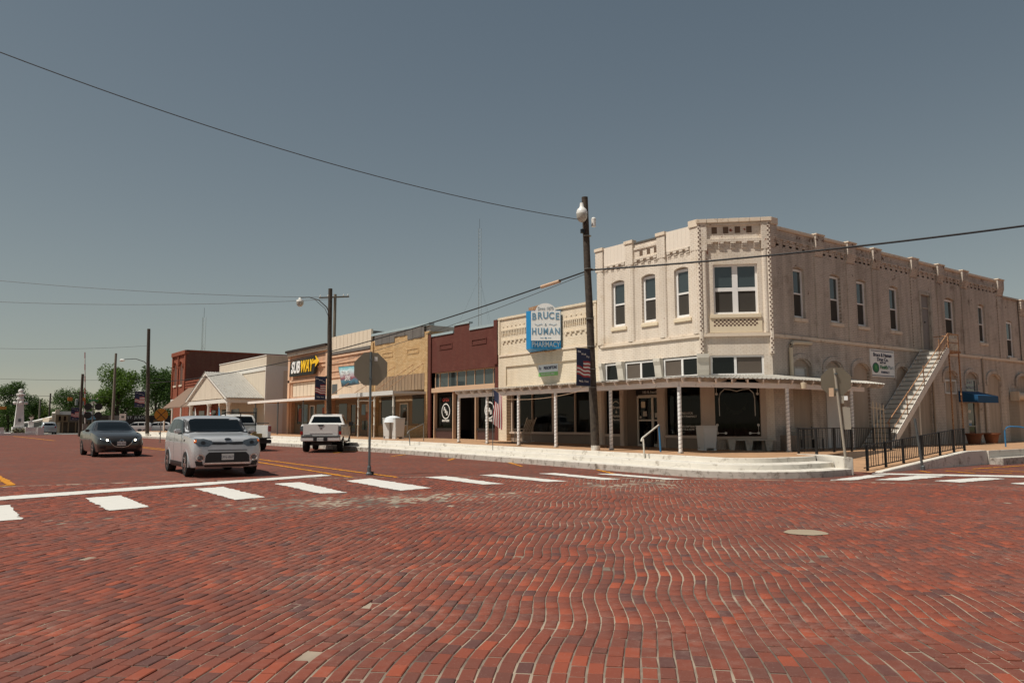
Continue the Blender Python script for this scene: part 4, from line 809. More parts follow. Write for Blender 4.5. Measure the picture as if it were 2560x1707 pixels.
# ------------------------------------------------------------------ corner canopy with wrapped posts
cn = T('corner_canopy', 'long white timber canopy on rope-wrapped posts wrapping the corner', 'canopy', (21, 22, .5))
EDGE = [(19.45, 30.75), (19.45, 17.2), (23.85, 15.95), (30.2, 15.95)]; WALLP = [(23.09, 30.75), (23.09, 19.1), (24.87, 17.36), (30.2, 17.36)]
for i in range(3):
    e0, e1, w0, w1_ = Vector(EDGE[i]), Vector(EDGE[i+1]), Vector(WALLP[i]), Vector(WALLP[i+1]); L = (e1-e0).length; k = max(2, round(L/.19)); m_ = MB()
    for j in range(k):
        for q_, (f0, f1, h0, h1) in enumerate(((j/k, (j+.6)/k, 0, 0), ((j+.6)/k, (j+.7)/k, 0, .022), ((j+.7)/k, (j+.9)/k, .022, .022), ((j+.9)/k, (j+1)/k, .022, 0))):
            a0, a1 = e0.lerp(e1, f0), e0.lerp(e1, f1); b0, b1 = w0.lerp(w1_, f0), w0.lerp(w1_, f1)
            m_.add([(a0.x, a0.y, 2.99+h0), (a1.x, a1.y, 2.99+h1), (b1.x, b1.y, 3.25+h1), (b0.x, b0.y, 3.25+h0), (a0.x, a0.y, 2.975+h0), (a1.x, a1.y, 2.975+h1)], [(0, 1, 2, 3), (0, 1, 5, 4)])
    m_.build('roof_sheet', 'tin_roof', cn, solid=False)
    k = round(L/.62)
    for j in range(k+(1 if i == 2 else 0)):
        p_, q_ = e0.lerp(e1, (j+.3)/k if j < k else .99), w0.lerp(w1_, (j+.3)/k if j < k else .99); dd_ = (q_-p_).normalized(); s_ = Vector((-dd_.y, dd_.x))*.024; z0_ = 2.96; L2 = (q_-p_).length; m_ = MB()
        prof = [(.04, z0_), (.06, z0_-.07), (.2, z0_-.14), (L2-.02, z0_+.1), (L2-.02, z0_+.25)]
        A_ = [(p_.x+dd_.x*d2_-s_.x, p_.y+dd_.y*d2_-s_.y, z_) for d2_, z_ in prof]; B_ = [(p_.x+dd_.x*d2_+s_.x, p_.y+dd_.y*d2_+s_.y, z_) for d2_, z_ in prof]; n5 = len(prof)
        m_.add(A_+B_, [tuple(range(n5)), tuple(range(n5, 2*n5))[::-1]]+[(x, (x+1) % n5, n5+(x+1) % n5, n5+x) for x in range(n5)]); m_.build('rafter', 'canopy_wood', cn)
bp = [(19.75, 30.7), (19.75, 17.36), (23.97, 16.2), (29.0, 16.2)]
for i in range(3):
    p_, q_ = Vector(bp[i]), Vector(bp[i+1]); dd_ = (q_-p_).normalized(); s_ = Vector((-dd_.y, dd_.x))*.05; m_ = MB(); m_.prism([(p_.x-s_.x, p_.y-s_.y), (q_.x-s_.x, q_.y-s_.y), (q_.x+s_.x, q_.y+s_.y), (p_.x+s_.x, p_.y+s_.y)], 2.68, 2.86); m_.build('beam', 'canopy_wood', cn, bevel=.008)
for (x, y) in [(19.75, 30.66), (19.75, 28.37), (19.75, 26.08), (19.75, 23.67), (19.75, 20.58), (19.77, 17.37), (24.0, 16.2), (28.1, 16.2)]:
    z_ = zsw(y) if x < 20 else .485; ps = MB().cyl((x, y, z_), (x, y, 2.68), .065, n=10).build('post', 'white_frame', cn, smooth=True); MB().box(x-.07, x+.07, y-.07, y+.07, z_, z_+.05).build('post_foot', 'kerb_dirty', ps)
    m_ = MB(); hh = []
    for i in range(15*8+1): hh.append((x+.068*math.cos(i*math.pi/4), y+.068*math.sin(i*math.pi/4), z_+.1+i*.0165))
    m_.rod(hh, .005, 4); m_.build('wrapped_light_string', 'black', ps)
MB().lathe((24.55, 15.9, 2.78), [(.001, -.1), (.1, -.1), (.12, .1), (.001, .12)], 10).build('lamp', 'pvc', cn)
# white flat canopy on turned posts
c2 = T('flat_canopy', 'flat white fascia canopy on slim turned posts before the tan shops', 'canopy', (21, 42, .66))
MB().box(20.9, 23.09, 39.25, 46.3, 3.2, 3.34).build('roof_slab', 'white_metal', c2); MB().box(20.85, 20.9, 39.2, 46.35, 3.12, 3.36).build('fascia', 'white_metal', c2)
MB().box(20.9, 23.09, 46.36, 64, 3.2, 3.3).build('roof_slab', 'beam_cream', c2); MB().box(20.85, 20.9, 46.36, 64, 3.14, 3.32).build('fascia', 'canopy_wood', c2)
for y in (39.4, 41.72, 43.86):
    z_ = zsw(y); MB().lathe((21.0, y, z_), [(.05, 0), (.05, .7), (.075, .75), (.045, .8), (.05, 1.5), (.045, 1.75), (.075, 1.8), (.06, 1.85), (.06, 3.12-z_)], 8).build('post', 'white_paint', c2, smooth=True)
for y in (52.6, 57.5, 62.5): MB().cyl((21.0, y, .7), (21.0, y, 3.2), .05, n=8).build('post', 'grey_metal', c2)
for y0_, y1_ in ((44.5, 43.2), (41.9, 40.9), (40.6, 39.7), (47.9, 46.9)): MB().cyl((21.0, y0_, 3.36), (23.08, y1_, 5.0), .02, n=6).build('tie_rod', 'rust', c2)
MB().cyl((21.05, 41.7, 2.85), (21.05, 43.9, 2.9), .045, n=6).build('cross_bar', 'white_paint', c2)
# ------------------------------------------------------------------ street furniture near the corner
def pole(name, label, x, y, z0, z1, r0, r1, mat, lean=(0, 0), cat='utility pole', group=None, base=True):
    t_ = T(name, label, cat, (x, y, z0), group)
    m_ = MB(); n_ = 7; m_.rod([(x+lean[0]*i/n_+.01*math.sin(i*2.1), y+lean[1]*i/n_, z0+(z1-z0)*i/n_) for i in range(n_+1)], [r0+(r1-r0)*i/n_ for i in range(n_+1)], 12); m_.build('shaft', mat, t_, smooth=True)
    if base: MB().cyl((x, y, z0), (x, y, z0+.32), r0+.008, n=12).build('painted_base', 'kerb_white', t_, smooth=True)
    return t_
GP = 'timber utility poles along the street'
p1 = pole('utility_pole', 'tall dark timber pole with globe lamp before the corner building', 19.0, 20.6, .4, 9.67, .155, .115, 'pole_wood', (-.28, .1), group=GP)
pm('lamp_white', 'e2e1dc', .35, var=.03); pm('lamp_lens', 'b5b3a8', .25, var=.05)
MB().rod([(18.75, 20.68, 9.0), (18.6, 20.6, 9.15), (18.45, 20.55, 9.28)], .03, 6).build('lamp_arm', 'grey_metal', p1)
MB().lathe((18.42, 20.52, 8.72), [(.001, .66), (.06, .64), (.08, .5), (.1, .46), (.17, .4), (.2, .3), (.2, .24)], 14).build('lamp_hood', 'lamp_white', p1, smooth=True); MB().lathe((18.42, 20.52, 8.72), [(.2, .238), (.19, .1), (.12, -.02), (.05, -.06), (.001, -.07)], 14).build('lamp_globe', 'lamp_lens', p1, smooth=True)
MB().lathe((18.92, 20.45, 8.55), [(.001, 0), (.08, 0), (.085, .3), (.05, .34), (.001, .35)], 10).build('transformer', 'lamp_white', p1, smooth=True); MB().box(18.5, 18.62, 20.6, 20.7, 8.3, 8.45).build('insulator', 'black', p1)
for z_ in (8.2, 7.0, 5.2, 4.2, 3.4, 2.75): MB().cyl((18.98-.03*z_, 20.6, z_), (18.98-.03*z_, 20.6, z_+.02), .15, n=12).build('strap_band', 'galv', p1)
pm('navy', '232a47', .75, var=.06); pm('flag_red', '9d2f33', .75, var=.06); pm('flag_white', 'cfc9c4', .75, var=.04)
def banner(label, x, y, z0, z1, wd, arms=True):
    """navy street banner with waving flag art; hangs on two arms of a pole"""
    b_ = T('street_banner', label, 'banner', (x, y, z0), 'navy flag banners on the street poles')
    fr = ((x, y, 0), (1, 0), (0, -1)); H_ = z1-z0
    m_ = MB(fr); N_ = 8
    for j in range(N_):
        for k in (0, 1): pass
    def V_(u, w_): return .02*math.sin(2.2*w_+u)
    g = MB(fr)
    for i in range(6):
        for j in range(10):
            u0, u1, w0, w1_ = -wd+wd*i/6, -wd+wd*(i+1)/6, z0+H_*j/10, z0+H_*(j+1)/10
            g.quad((u0, V_(u0, w0), w0), (u1, V_(u1, w0), w0), (u1, V_(u1, w1_), w1_), (u0, V_(u0, w1_), w1_))
    g.build('banner_cloth', 'navy', b_, solid=False)
    def wavy(a, b, z_, h_, mat):
        g = MB(fr); n_ = 8
        for i in range(n_):
            u0, u1 = a+(b-a)*i/n_, a+(b-a)*(i+1)/n_
            f = lambda u: -.10*H_*(u+wd)/wd+.018*H_*math.sin((u+wd)/wd*9)
            for s_ in (1, -1): g.quad(*[(u, V_(u, zz)+s_*.006, zz) for u, zz in ((u0, z_+f(u0)), (u1, z_+f(u1)), (u1, z_+f(u1)+h_), (u0, z_+f(u0)+h_))])
        g.build('stripe', mat, b_, solid=False)
    for i in range(9):
        full = i < 5; wavy(-wd*.97 if full else -wd*.52, -.02, z0+H_*(.30+.048*i), H_*.046, 'flag_red' if i % 2 == 0 else 'flag_white')
    for s_, u, w_ in (('Live', -.8, .9), ('Work', -.5, .84), ('Play', -.2, .78), ('Wills  Point', -.5, .12)): text(s_, H_*.075, 'flag_white', b_, fr, u*wd, z0+H_*w_, .03, sx=.9)
    if arms:
        for z_ in (z0, z1): MB(fr).cyl((.12, 0, z_), (-wd-.03, 0, z_), .012, n=6).build('banner_arm', 'galv', b_)
    return b_
banner('navy banner with waving flag on the near utility pole', 18.78, 20.58, 2.8, 4.13, .66)
p2 = pole('utility_pole', 'timber pole with curved lamp bracket before the sandwich shop', 19.0, 43.57, .55, 9.54, .16, .12, 'pole_wood', (-.1, 0), group=GP)
MB().rod([(18.95, 43.57, 7.9), (18.7, 43.57, 8.4), (18.2, 43.57, 8.78), (17.6, 43.57, 8.9), (17.05, 43.57, 8.82)], .03, 6).build('lamp_arm', 'grey_metal', p2, smooth=True); MB().rod([(18.95, 43.57, 7.6), (18.6, 43.57, 8.3), (18.0, 43.57, 8.75)], .015, 6).build('arm_brace', 'grey_metal', p2)
MB().lathe((17.05, 43.57, 8.42), [(.001, .42), (.07, .4), (.1, .3), (.2, .26), (.22, .15)], 12).build('lamp_hood', 'lamp_white', p2, smooth=True); MB().lathe((17.05, 43.57, 8.42), [(.21, .148), (.2, .02), (.12, -.1), (.001, -.14)], 12).build('lamp_globe', 'lamp_lens', p2, smooth=True)
MB().box(18.7, 18.95, 43.3, 43.5, 1.5, 2.1).build('meter_box', 'lamp_white', p2)
banner('navy banner with waving flag on the pole by the sandwich shop', 18.75, 43.55, 2.9, 4.27, .68)
p3_ = pole('utility_pole', 'grey pole with crossarm rising behind the sandwich shop roof', 27.35, 62, 0, 12.5, .17, .12, 'pole_grey', group=GP, base=False)
MB().prism([(25.9, 12.0), (28.6, 12.35), (28.6, 12.47), (25.9, 12.12)], 61.9, 62.02, axis=1).build('crossarm', 'pole_grey', p3_)
for x in (26.0, 26.7, 28.1, 28.5): MB().lathe((x, 61.96, 12.15+.13*(x-26)), [(.001, 0), (.05, 0), (.05, .12), (.001, .16)], 8).build('insulator', 'lamp_white', p3_)
def octagon(name, label, x, y, z0, zc, wd, ang, postmat, lean=(0, 0), backmat='sign_back', top=None, extra=None):
    """stop sign seen from behind: post and octagonal plate facing away"""
    t_ = T(name, label, 'stop sign', (x, y, z0))
    u = (math.cos(ang), math.sin(ang)); v = (math.sin(ang), -math.cos(ang)); fr = ((x, y, 0), u, v)
    m_ = MB(fr); m_.rod([(0, .0, z0), (lean[0], .0, top or zc+wd*.5)], .035, 8); m_.build('post', postmat, t_, smooth=True)
    l_ = lean[0]*(zc-z0)/((top or zc+.4)-z0)
    P_ = [(l_+wd*.541*math.cos(R(22.5+45*k)), zc+wd*.541*math.sin(R(22.5+45*k))) for k in range(8)]
    m_ = MB(fr); m_.prism(P_, -.06, -.05, axis=1); m_.build('sign_plate', backmat, t_)
    m_ = MB(fr); m_.prism([(l_+(px-l_)*.995, zc+(pz-zc)*.995) for px, pz in P_], -.066, -.061, axis=1); pm('stop_red', 'a3201f', .5); m_.build('sign_front', 'stop_red', t_)
    fb = ((x, y, 0), (-u[0], -u[1]), (-v[0], -v[1])); text('STOP', wd*.34, 'sign_white', t_, fb, -l_, zc, .068)
    for dz_ in (-.28, .28): MB(fr).box(l_-.04, l_+.04, -.05, .05, zc+dz_*wd-.02, zc+dz_*wd+.02).build('clamp', 'grey_metal', t_)
    return t_, fr
s1, fr = octagon('stop_sign', 'large stop sign on grey post seen from behind, in the middle of the street', 10.15, 20.43, .06, 3.07, .94, R(-26), 'grey_metal', top=3.56)
MB(fr).lathe((0, 0, .06), [(.09, 0), (.09, .05), (.055, .08), (.055, .22), (.04, .26)], 10).build('base_socket', 'grey_metal', s1); MB(fr).box(.05, .13, -.03, .03, .06, .16).build('base_bolt', 'black_metal', s1); MB(fr).box(.1, .19, -.049, -.047, 3.3, 3.42).build('label', 'letters_white', s1)
pm('tan_post', '9b9284', .6, var=.12)
s2, fr = octagon('stop_sign', 'stop sign on pale leaning post seen from behind, beside the white cheek wall', 21.3, 12.5, 0, 2.68, .82, R(-55), 'tan_post', (-.22, 0), 'sign_back', 3.06)
MB(fr).box(-.4, -.27, .01, .02, 2.25, 2.5).build('sticker', 'beam_cream', s2); MB(fr).box(-.12, .0, -.07, -.05, 2.05, 2.3).build('small_plate', 'tan_post', s2); MB(fr).box(.0, .1, .02, .03, 2.14, 2.26).build('label', 'sign_white', s2); MB(fr).box(-.05, .16, -.06, -.05, 1.3, 1.95).build('street_plate', 'tan_post', s2)
t_ = T('sign_post', 'bare leaning grey steel post before the ramp wall', 'post', (25.3, 12.3, 0)); MB().rod([(25.3, 12.3, 0), (25.05, 12.35, 1.62)], .04, 8).build('post', 'grey_metal', t_, smooth=True); MB().lathe((25.3, 12.3, 0), [(.07, 0), (.07, .12), (.05, .14)], 8).build('socket', 'grey_metal', t_)
# blue and white handrail on the corner steps
t_ = T('handrail', 'short blue and white pipe handrail on the white corner steps', 'handrail', (19.3, 18.2, .34))
MB().rod([(18.6, 17.87, .36), (18.6, 17.9, 1.0)], .025, 8).build('post', 'white_paint', t_); MB().rod([(20.05, 18.5, .5), (20.05, 18.55, 1.42)], .03, 8).build('post', 'blue_paint', t_)
MB().rod([(18.35, 17.75, .93), (18.45, 17.8, 1.02), (20.05, 18.56, 1.43)], .028, 8).build('rail', 'white_paint', t_, smooth=True)
t_ = T('handrail', 'thin grey pipe handrail on the steps before the tan brick shop', 'handrail', (18.7, 32.6, .5)); MB().rod([(18.0, 32.1, .5), (18.0, 32.2, 1.15)], .022, 6).build('post', 'galv', t_); MB().rod([(19.5, 33.43, .6), (19.5, 33.44, 1.5)], .022, 6).build('post', 'galv', t_); MB().rod([(17.85, 32.1, 1.05), (18.0, 32.2, 1.17), (19.5, 33.44, 1.5)], .024, 6).build('rail', 'galv', t_)
t_ = T('handrail', 'blue bent pipe handrail at the right picture edge', 'handrail', (36.5, 13.2, .3)); MB().rod([(35.6, 13.9, .48), (35.6, 13.9, 1.15), (35.65, 13.85, 1.27), (35.75, 13.75, 1.31), (36.0, 13.5, 1.3), (37.0, 12.6, 1.0), (37.0, 12.6, .3)], .03, 8).build('pipe', 'blue_paint', t_, smooth=True)
# black railings
def railing(label, pts, posts, h, zf, step=.115):
    t_ = T('railing', label, 'railing', (pts[0][0], pts[0][1], zf(pts[0][0])))
    for off in (h, .12):
        MB().rod([(x, y, zf(x)+off) for x, y in pts], .018, 6).build('rail', 'black_metal', t_)
    for x, y in posts: MB().box(x-.032, x+.032, y-.032, y+.032, zf(x)-.02, zf(x)+h+.02).build('post', 'black_metal', t_)
    for a, b in zip(pts[:-1], pts[1:]):
        L = math.dist(a, b); n_ = int(L/step)
        for i in range(1, n_):
            x, y = a[0]+(b[0]-a[0])*i/n_, a[1]+(b[1]-a[1])*i/n_; MB().box(x-.008, x+.008, y-.008, y+.008, zf(x)+.12, zf(x)+h).build('baluster', 'black_metal', t_)
    return t_
rz = lambda x: max(0., min(.485, (x-23.0)*.079))
railing('low black railing climbing along the ramp', [(23.0, 12.95), (23.9, 12.9), (26.5, 12.88), (28.8, 12.85), (29.5, 12.85)], [(23.2, 12.95), (24.2, 12.9), (25.3, 12.9), (26.5, 12.88), (27.7, 12.86), (28.7, 12.85), (29.5, 12.85)], .78, rz)
railing('long black railing on the upper landing behind the ramp', [(24.2, 16.0), (24.9, 15.2), (29.3, 15.1)], [(24.35, 15.85), (25.15, 15.2), (26.2, 15.17), (27.65, 15.15), (28.75, 15.12)], .82, lambda x: .485)
railing('short dark grey railing between the white post and the cheek wall', [(23.2, 15.3), (22.65, 14.3)], [(23.2, 15.3), (22.65, 14.3)], .8, lambda x: .485, .5)
# outside stair
st_ = T('outside_stair', 'rusty white outside stair climbing the side wall to an upper door', 'stair', (33, 16.7, .485))
x0, x1, z0, z1, n_ = 30.75, 36.1, .485, 4.68, 21
pm('stair_white', 'ddd6cc', .7, var=.12, scale=5, c2='8a6a4e', lo=.62, hi=.75)
for i in range(n_):
    xa, za, zb = x0+(x1-x0)*i/n_, z0+(z1-z0)*i/n_, z0+(z1-z0)*(i+1)/n_
    MB().box(xa, xa+.02, 16.2, 17.25, za, zb-.03).build('riser', 'stair_white', st_); MB().box(xa-.02, xa+(x1-x0)/n_+.005, 16.2, 17.25, zb-.03, zb).build('tread', 'galv', st_)
for y in (16.15, 17.27): MB().prism([(x0-.15, z0), (x0+.25, z0-.0), (x1+.1, z1-.12), (x1+.1, z1+.06), (x1-.05, z1+.1)], y, y+.05, axis=1).build('stringer', 'stair_white', st_)
MB().box(x1+.1, 37.3, 16.15, 17.3, 4.58, 4.68).build('landing', 'rust', st_)
for x, y in ((x1+.15, 16.2), (37.2, 16.2)): MB().cyl((x, y, .485), (x, y, 5.4), .035, n=8).build('support_post', 'rust', st_)
MB().cyl((33.4, 16.25, .485), (33.4, 16.25, 2.5), .05, n=8).build('support_post', 'white_paint', st_)
MB().rod([(30.6, 16.18, 1.45), (x1+.1, 16.18, 5.42), (37.2, 16.18, 5.42), (37.2, 17.25, 5.42)], .022, 6).build('handrail', 'rust', st_); MB().rod([(30.8, 16.18, 1.05), (x1+.1, 16.18, 5.02), (37.2, 16.18, 5.02)], .016, 6).build('mid_rail', 'rust', st_)
for i in (0, 6, 12, 18): xa = x0+(x1-x0)*i/n_; MB().cyl((xa, 16.18, z0+(z1-z0)*i/n_), (xa, 16.18, z0+(z1-z0)*i/n_+1.02), .02, n=6).build('baluster', 'rust', st_)
for i in range(9): xa = 35.1+i*.12; MB().cyl((xa, 16.18, 3.9+(xa-35.1)*.78), (xa, 16.18, 4.62+(xa-35.1)*.78), .012, n=5).build('baluster', 'rust', st_)
m_ = MB()
for k in range(26):
    a = k*.07-.7
    for s_ in (1, -1):
        xa, xb = x1+.15+a, x1+.15+a+.7
        c0, c1 = max(xa, x1+.15), min(xb, 37.2)
        if c1 > c0: m_.cyl((c0, 16.19, 4.7+(c0-xa if s_ > 0 else .7-(c0-xa))), (c1, 16.19, 4.7+(c1-xa if s_ > 0 else .7-(c1-xa))), .006, n=4)
tag(m_.build('mesh_panel', 'old_white', st_), kind='stuff')
g_ = T('stair_gate', 'cream pipe gate at the foot of the outside stair', 'gate', (29.6, 15.9, .485))
for i in range(4): MB().cyl((29.1+.25*i, 15.9, .485), (29.1+.25*i, 15.9, 2.3-.04*i), .022, n=6).build('bar', 'pvc', g_)
MB().cyl((28.9, 15.9, 2.08), (29.9, 15.9, 2.0), .02, n=6).build('top_rail', 'pvc', g_)
# awning over the side door, planters
aw = T('door_awning', 'blue cloth awning over the side door', 'awning', (41, 16.9, 2.4)); pm('awning_blue', '0d4a72', .8, var=.1)
MB().prism([(17.36, 2.98), (16.5, 2.75), (16.5, 2.42), (16.53, 2.42), (16.53, 2.7), (17.36, 2.9)], 39.6, 41.8, axis=0).build('awning_cloth', 'awning_blue', aw)
for x in (39.58, 41.78): MB().prism([(17.36, 2.98), (16.5, 2.75), (16.5, 2.42), (17.36, 2.45)], x, x+.02, axis=0).build('awning_side', 'awning_blue', aw)
for x, s_ in ((38.9, 'nearer the stair'), (40.75, 'beside the roller door')):
    t_ = T('planter', 'terracotta tub planter against the side wall '+s_, 'planter', (x, 16.5, .485), 'terracotta tubs'); MB().lathe((x, 16.5, .485), [(.001, 0), (.24, 0), (.33, .42), (.4, .43), (.4, .5), (.33, .5), (.3, .4)], 18).build('tub', 'terracotta', t_, smooth=True); MB().lathe((x, 16.5, .485), [(.3, .41), (.001, .43)], 12).build('soil', 'dark_brown', t_)
# bins, bench, chair, flag
def cart(label, x, y, z, wd, h, rz, mat, mark=None):
    t_ = T('litter_cart', label, 'bin', (x, y, z), None, rz); a = wd/2
    MB().add([(-a*.85, -a*.85, .12), (a*.85, -a*.85, .12), (a*.85, a*.85, .12), (-a*.85, a*.85, .12), (-a, -a, h), (a, -a, h), (a, a, h), (-a, a, h)], [(0, 3, 2, 1), (4, 5, 6, 7), (0, 1, 5, 4), (1, 2, 6, 5), (2, 3, 7, 6), (3, 0, 4, 7)]).build('body', mat, t_, local=True, bevel=.02)
    for sx in (-1, 1): MB().box(sx*a*.7-.05, sx*a*.7+.05, -a*.8, a*.8, 0, .12).build('foot', mat, t_, local=True); MB().cyl((sx*a*.8-.02, a*.5, .07), (sx*a*.8+.02, a*.5, .07), .07, n=10).build('wheel', 'black', t_, local=True)
    MB().box(-a-.01, a+.01, -a-.01, a+.01, h, h+.04).build('lid', mat, t_, local=True, bevel=.01)
    if mark: MB().box(a*.93+.01, a*.93+.015, -.1, .1, h*.45, h*.75).build('mark', mark, t_, local=True)
    return t_
pm('bin_white', 'c9c9c6', .5, var=.05, scale=4)
cart('large white tapered bin on feet in front of the corner window', 22.4, 18.45, .485, .56, .88, R(-20), 'bin_white', 'letter_grey')
cart('white wheeled bin with a bag over it, left of the pair by the tan shop', 20.6, 39.0, zsw(39), .6, 1.1, R(10), 'bin_white')
cart('white wheeled bin with dark mark, right of the pair by the tan shop', 20.7, 38.25, zsw(38), .58, 1.1, R(-5), 'bin_white', 'poster_red')
t_ = T('bin_bag', 'white plastic bag draped over the wheeled bins', 'bag', (20.6, 38.7, 1.75)); m_ = MB(); m_.lathe((20.62, 38.7, 1.72), [(.5, -.15), (.46, 0), (.4, .12), (.2, .2), (.001, .22)], 11); m_.build('bag', 'banner_white', t_, smooth=True)
t_ = T('waste_bin', 'dark round bin beside the shop door', 'bin', (22.95, 21.75, .53)); MB().lathe((22.95, 21.75, .53), [(.001, 0), (.17, 0), (.2, .62), (.21, .63), (.17, .66), (.001, .66)], 14).build('body', 'black', t_, smooth=True)
bn = T('plank_bench', 'low white plank bench under the chamfered corner window', 'bench', (24, 18, .485)); MB(FC).box(.75, 2.45, .12, .48, .86, .9).build('seat', 'old_white', bn)
for a in (.9, 1.5, 2.2): MB(FC).prism([(a-.14, .86), (a+.14, .86), (a+.08, .49), (a-.08, .49)], .15, .45, axis=1).build('leg', 'old_white', bn)
bn = T('slatted_bench', 'dark slatted bench behind the black railing', 'bench', (26, 16.9, .485))
for i in range(3): MB().box(25.2, 26.7, 17.0+.03*i, 17.03+.03*i, 1.02+.1*i, 1.08+.1*i).build('back_slat', 'galv', bn)
for i in range(4): MB().box(25.2, 26.7, 16.5+.11*i, 16.58+.11*i, .9, .93).build('seat_slat', 'galv', bn)
for x in (25.25, 26.62):
    for y in (16.52, 16.9): MB().box(x, x+.05, y, y+.05, .485, .9).build('leg', 'black_metal', bn)
    MB().box(x, x+.05, 16.97, 17.0, .485, 1.35).build('leg', 'black_metal', bn)
t_ = T('wooden_crate', 'dark wooden crate against the wall beside the corner post', 'crate', (24.7, 16.95, .485))
for i in range(5): MB().box(24.95, 25.0+.0, 16.6+.12*i, 16.71+.12*i, .5, 1.05).build('plank', 'bulkhead', t_); MB().box(24.4+.12*i, 24.51+.12*i, 16.55, 16.59, .5, 1.05).build('plank', 'bulkhead', t_)
ch = T('rocking_chair', 'pale slatted rocking chair before the pharmacy window', 'chair', (21.8, 28.4, zsw(28.4)))
zc = zsw(28.4)
for dx_ in (-.25, .25):
    MB().rod([(21.8+dx_, 29.0, zc+.08), (21.8+dx_, 28.7, zc+.03), (21.8+dx_, 28.3, zc+.03), (21.8+dx_, 27.95, zc+.1)], .018, 6).build('rocker', 'old_white', ch)
    MB().rod([(21.8+dx_, 28.15, zc+.05), (21.8+dx_, 28.2, zc+.42), (21.8+dx_, 27.8, zc+1.15)], .02, 6).build('back_post', 'old_white', ch); MB().rod([(21.8+dx_, 28.75, zc+.04), (21.8+dx_, 28.72, zc+.64)], .02, 6).build('leg', 'old_white', ch); MB().box(21.78+dx_, 21.83+dx_, 28.1, 28.8, zc+.62, zc+.65).build('arm_rest', 'old_white', ch)
for i in range(5): MB().box(21.58, 22.02, 28.2+.11*i, 28.29+.11*i, zc+.41, zc+.43).build('seat_slat', 'old_white', ch); MB().add([(21.6+.09*i, 28.17, zc+.46), (21.67+.09*i, 28.17, zc+.46), (21.67+.09*i, 27.84, zc+1.06), (21.6+.09*i, 27.84, zc+1.06)], [(0, 1, 2, 3)]).build('back_slat', 'old_white', ch)
fl = T('flag', 'small national flag hanging on a thin pole at the kerb', 'flag', (18.2, 25.75, .5)); MB().cyl((18.2, 25.75, .42), (18.2, 25.75, 2.9), .016, n=6).build('pole', 'grey_metal', fl)
def cloth(u, w_): return (18.22+.22*u+.03*math.sin(5*w_+3*u), 25.75-.30*u-.05*math.sin(4*w_), 2.86-1.35*w_-.28*u)
for k in range(9):
    g = MB(); u0, u1 = k/9, (k+1)/9
    for j in range(12):
        w0, w1_ = j/12, (j+1)/12; g.quad(cloth(u0, w0), cloth(u1, w0), cloth(u1, w1_), cloth(u0, w1_))
    g.build('stripe', 'flag_red' if k % 2 == 0 else 'flag_white', fl, solid=False)
g = MB()
for k in range(5):
    for j in range(4): u0, u1, w0, w1_ = k/9, (k+1)/9, j/12, (j+1)/12; g.quad(*[tuple(Vector(cloth(u, w_))+Vector((-.006, -.006, 0))) for u, w_ in ((u0, w0), (u1, w0), (u1, w1_), (u0, w1_))])
g.build('canton', 'navy', fl, solid=False)
# ------------------------------------------------------------------ overhead wires
def sag(a, b, s_, n_=24): return [(a[0]+(b[0]-a[0])*i/n_, a[1]+(b[1]-a[1])*i/n_, a[2]+(b[2]-a[2])*i/n_-s_*4*(i/n_)*(1-i/n_)) for i in range(n_+1)]
def wire(label, a, b, s_, r_, mat='wire', grp='overhead wires'):
    m_ = MB(); m_.rod(sag(a, b, s_), r_, 5); return tag(m_.build('overhead_wire', mat), label, 'wire', grp)
wire('thick black cable running right from the near pole past the corner windows', (18.85, 20.6, 6.98), (30, 5.0, 8.0), .25, .035, 'cable')
wire('thick black cable sagging from the near pole to the pole by the sandwich shop', (18.85, 20.65, 6.98), (18.9, 43.57, 5.75), .15, .03, 'cable')
wire('thick black cable running on past the sandwich shop roof', (18.9, 43.6, 5.75), (17.6, 84, 5.6), .3, .03, 'cable')
wire('thinner wire below the thick cable by the near pole', (18.85, 20.65, 6.9), (18.9, 43.57, 5.0), .2, .012)
wire('thin wire sweeping from the upper left corner to the near lamp', (-.1, 22.1, 10.72), (18.55, 20.55, 8.75), .55, .014)
wire('upper thin wire from the left edge to the curved lamp pole', (-6, 62, 11.4), (18.9, 43.5, 9.0), .5, .014)
wire('lower thin wire from the left edge to the curved lamp pole', (-6, 62, 9.6), (18.9, 43.5, 8.9), .6, .014)
wire('thin wire from the left edge to the dark pole by the far kerb', (-4, 90, 9.0), (17.2, 84, 9.3), .5, .014)
wire('low thin wire from the left edge past the crossing gate', (-4, 104, 6.9), (30, 112, 8.0), .6, .016)
wire('slack lamp cord strung under the corner canopy', (19.7, 27.9, 2.62), (18.95, 20.7, 2.75), .22, .008, 'beam_cream')
m_ = MB(); m_.rod([(18.86, 22.3, 6.83), (18.86, 23.4, 6.765)], .07, 8); tag(m_.build('splice_case', 'beam_cream'), 'pale splice case on the thick cable left of the near pole', 'cable case')
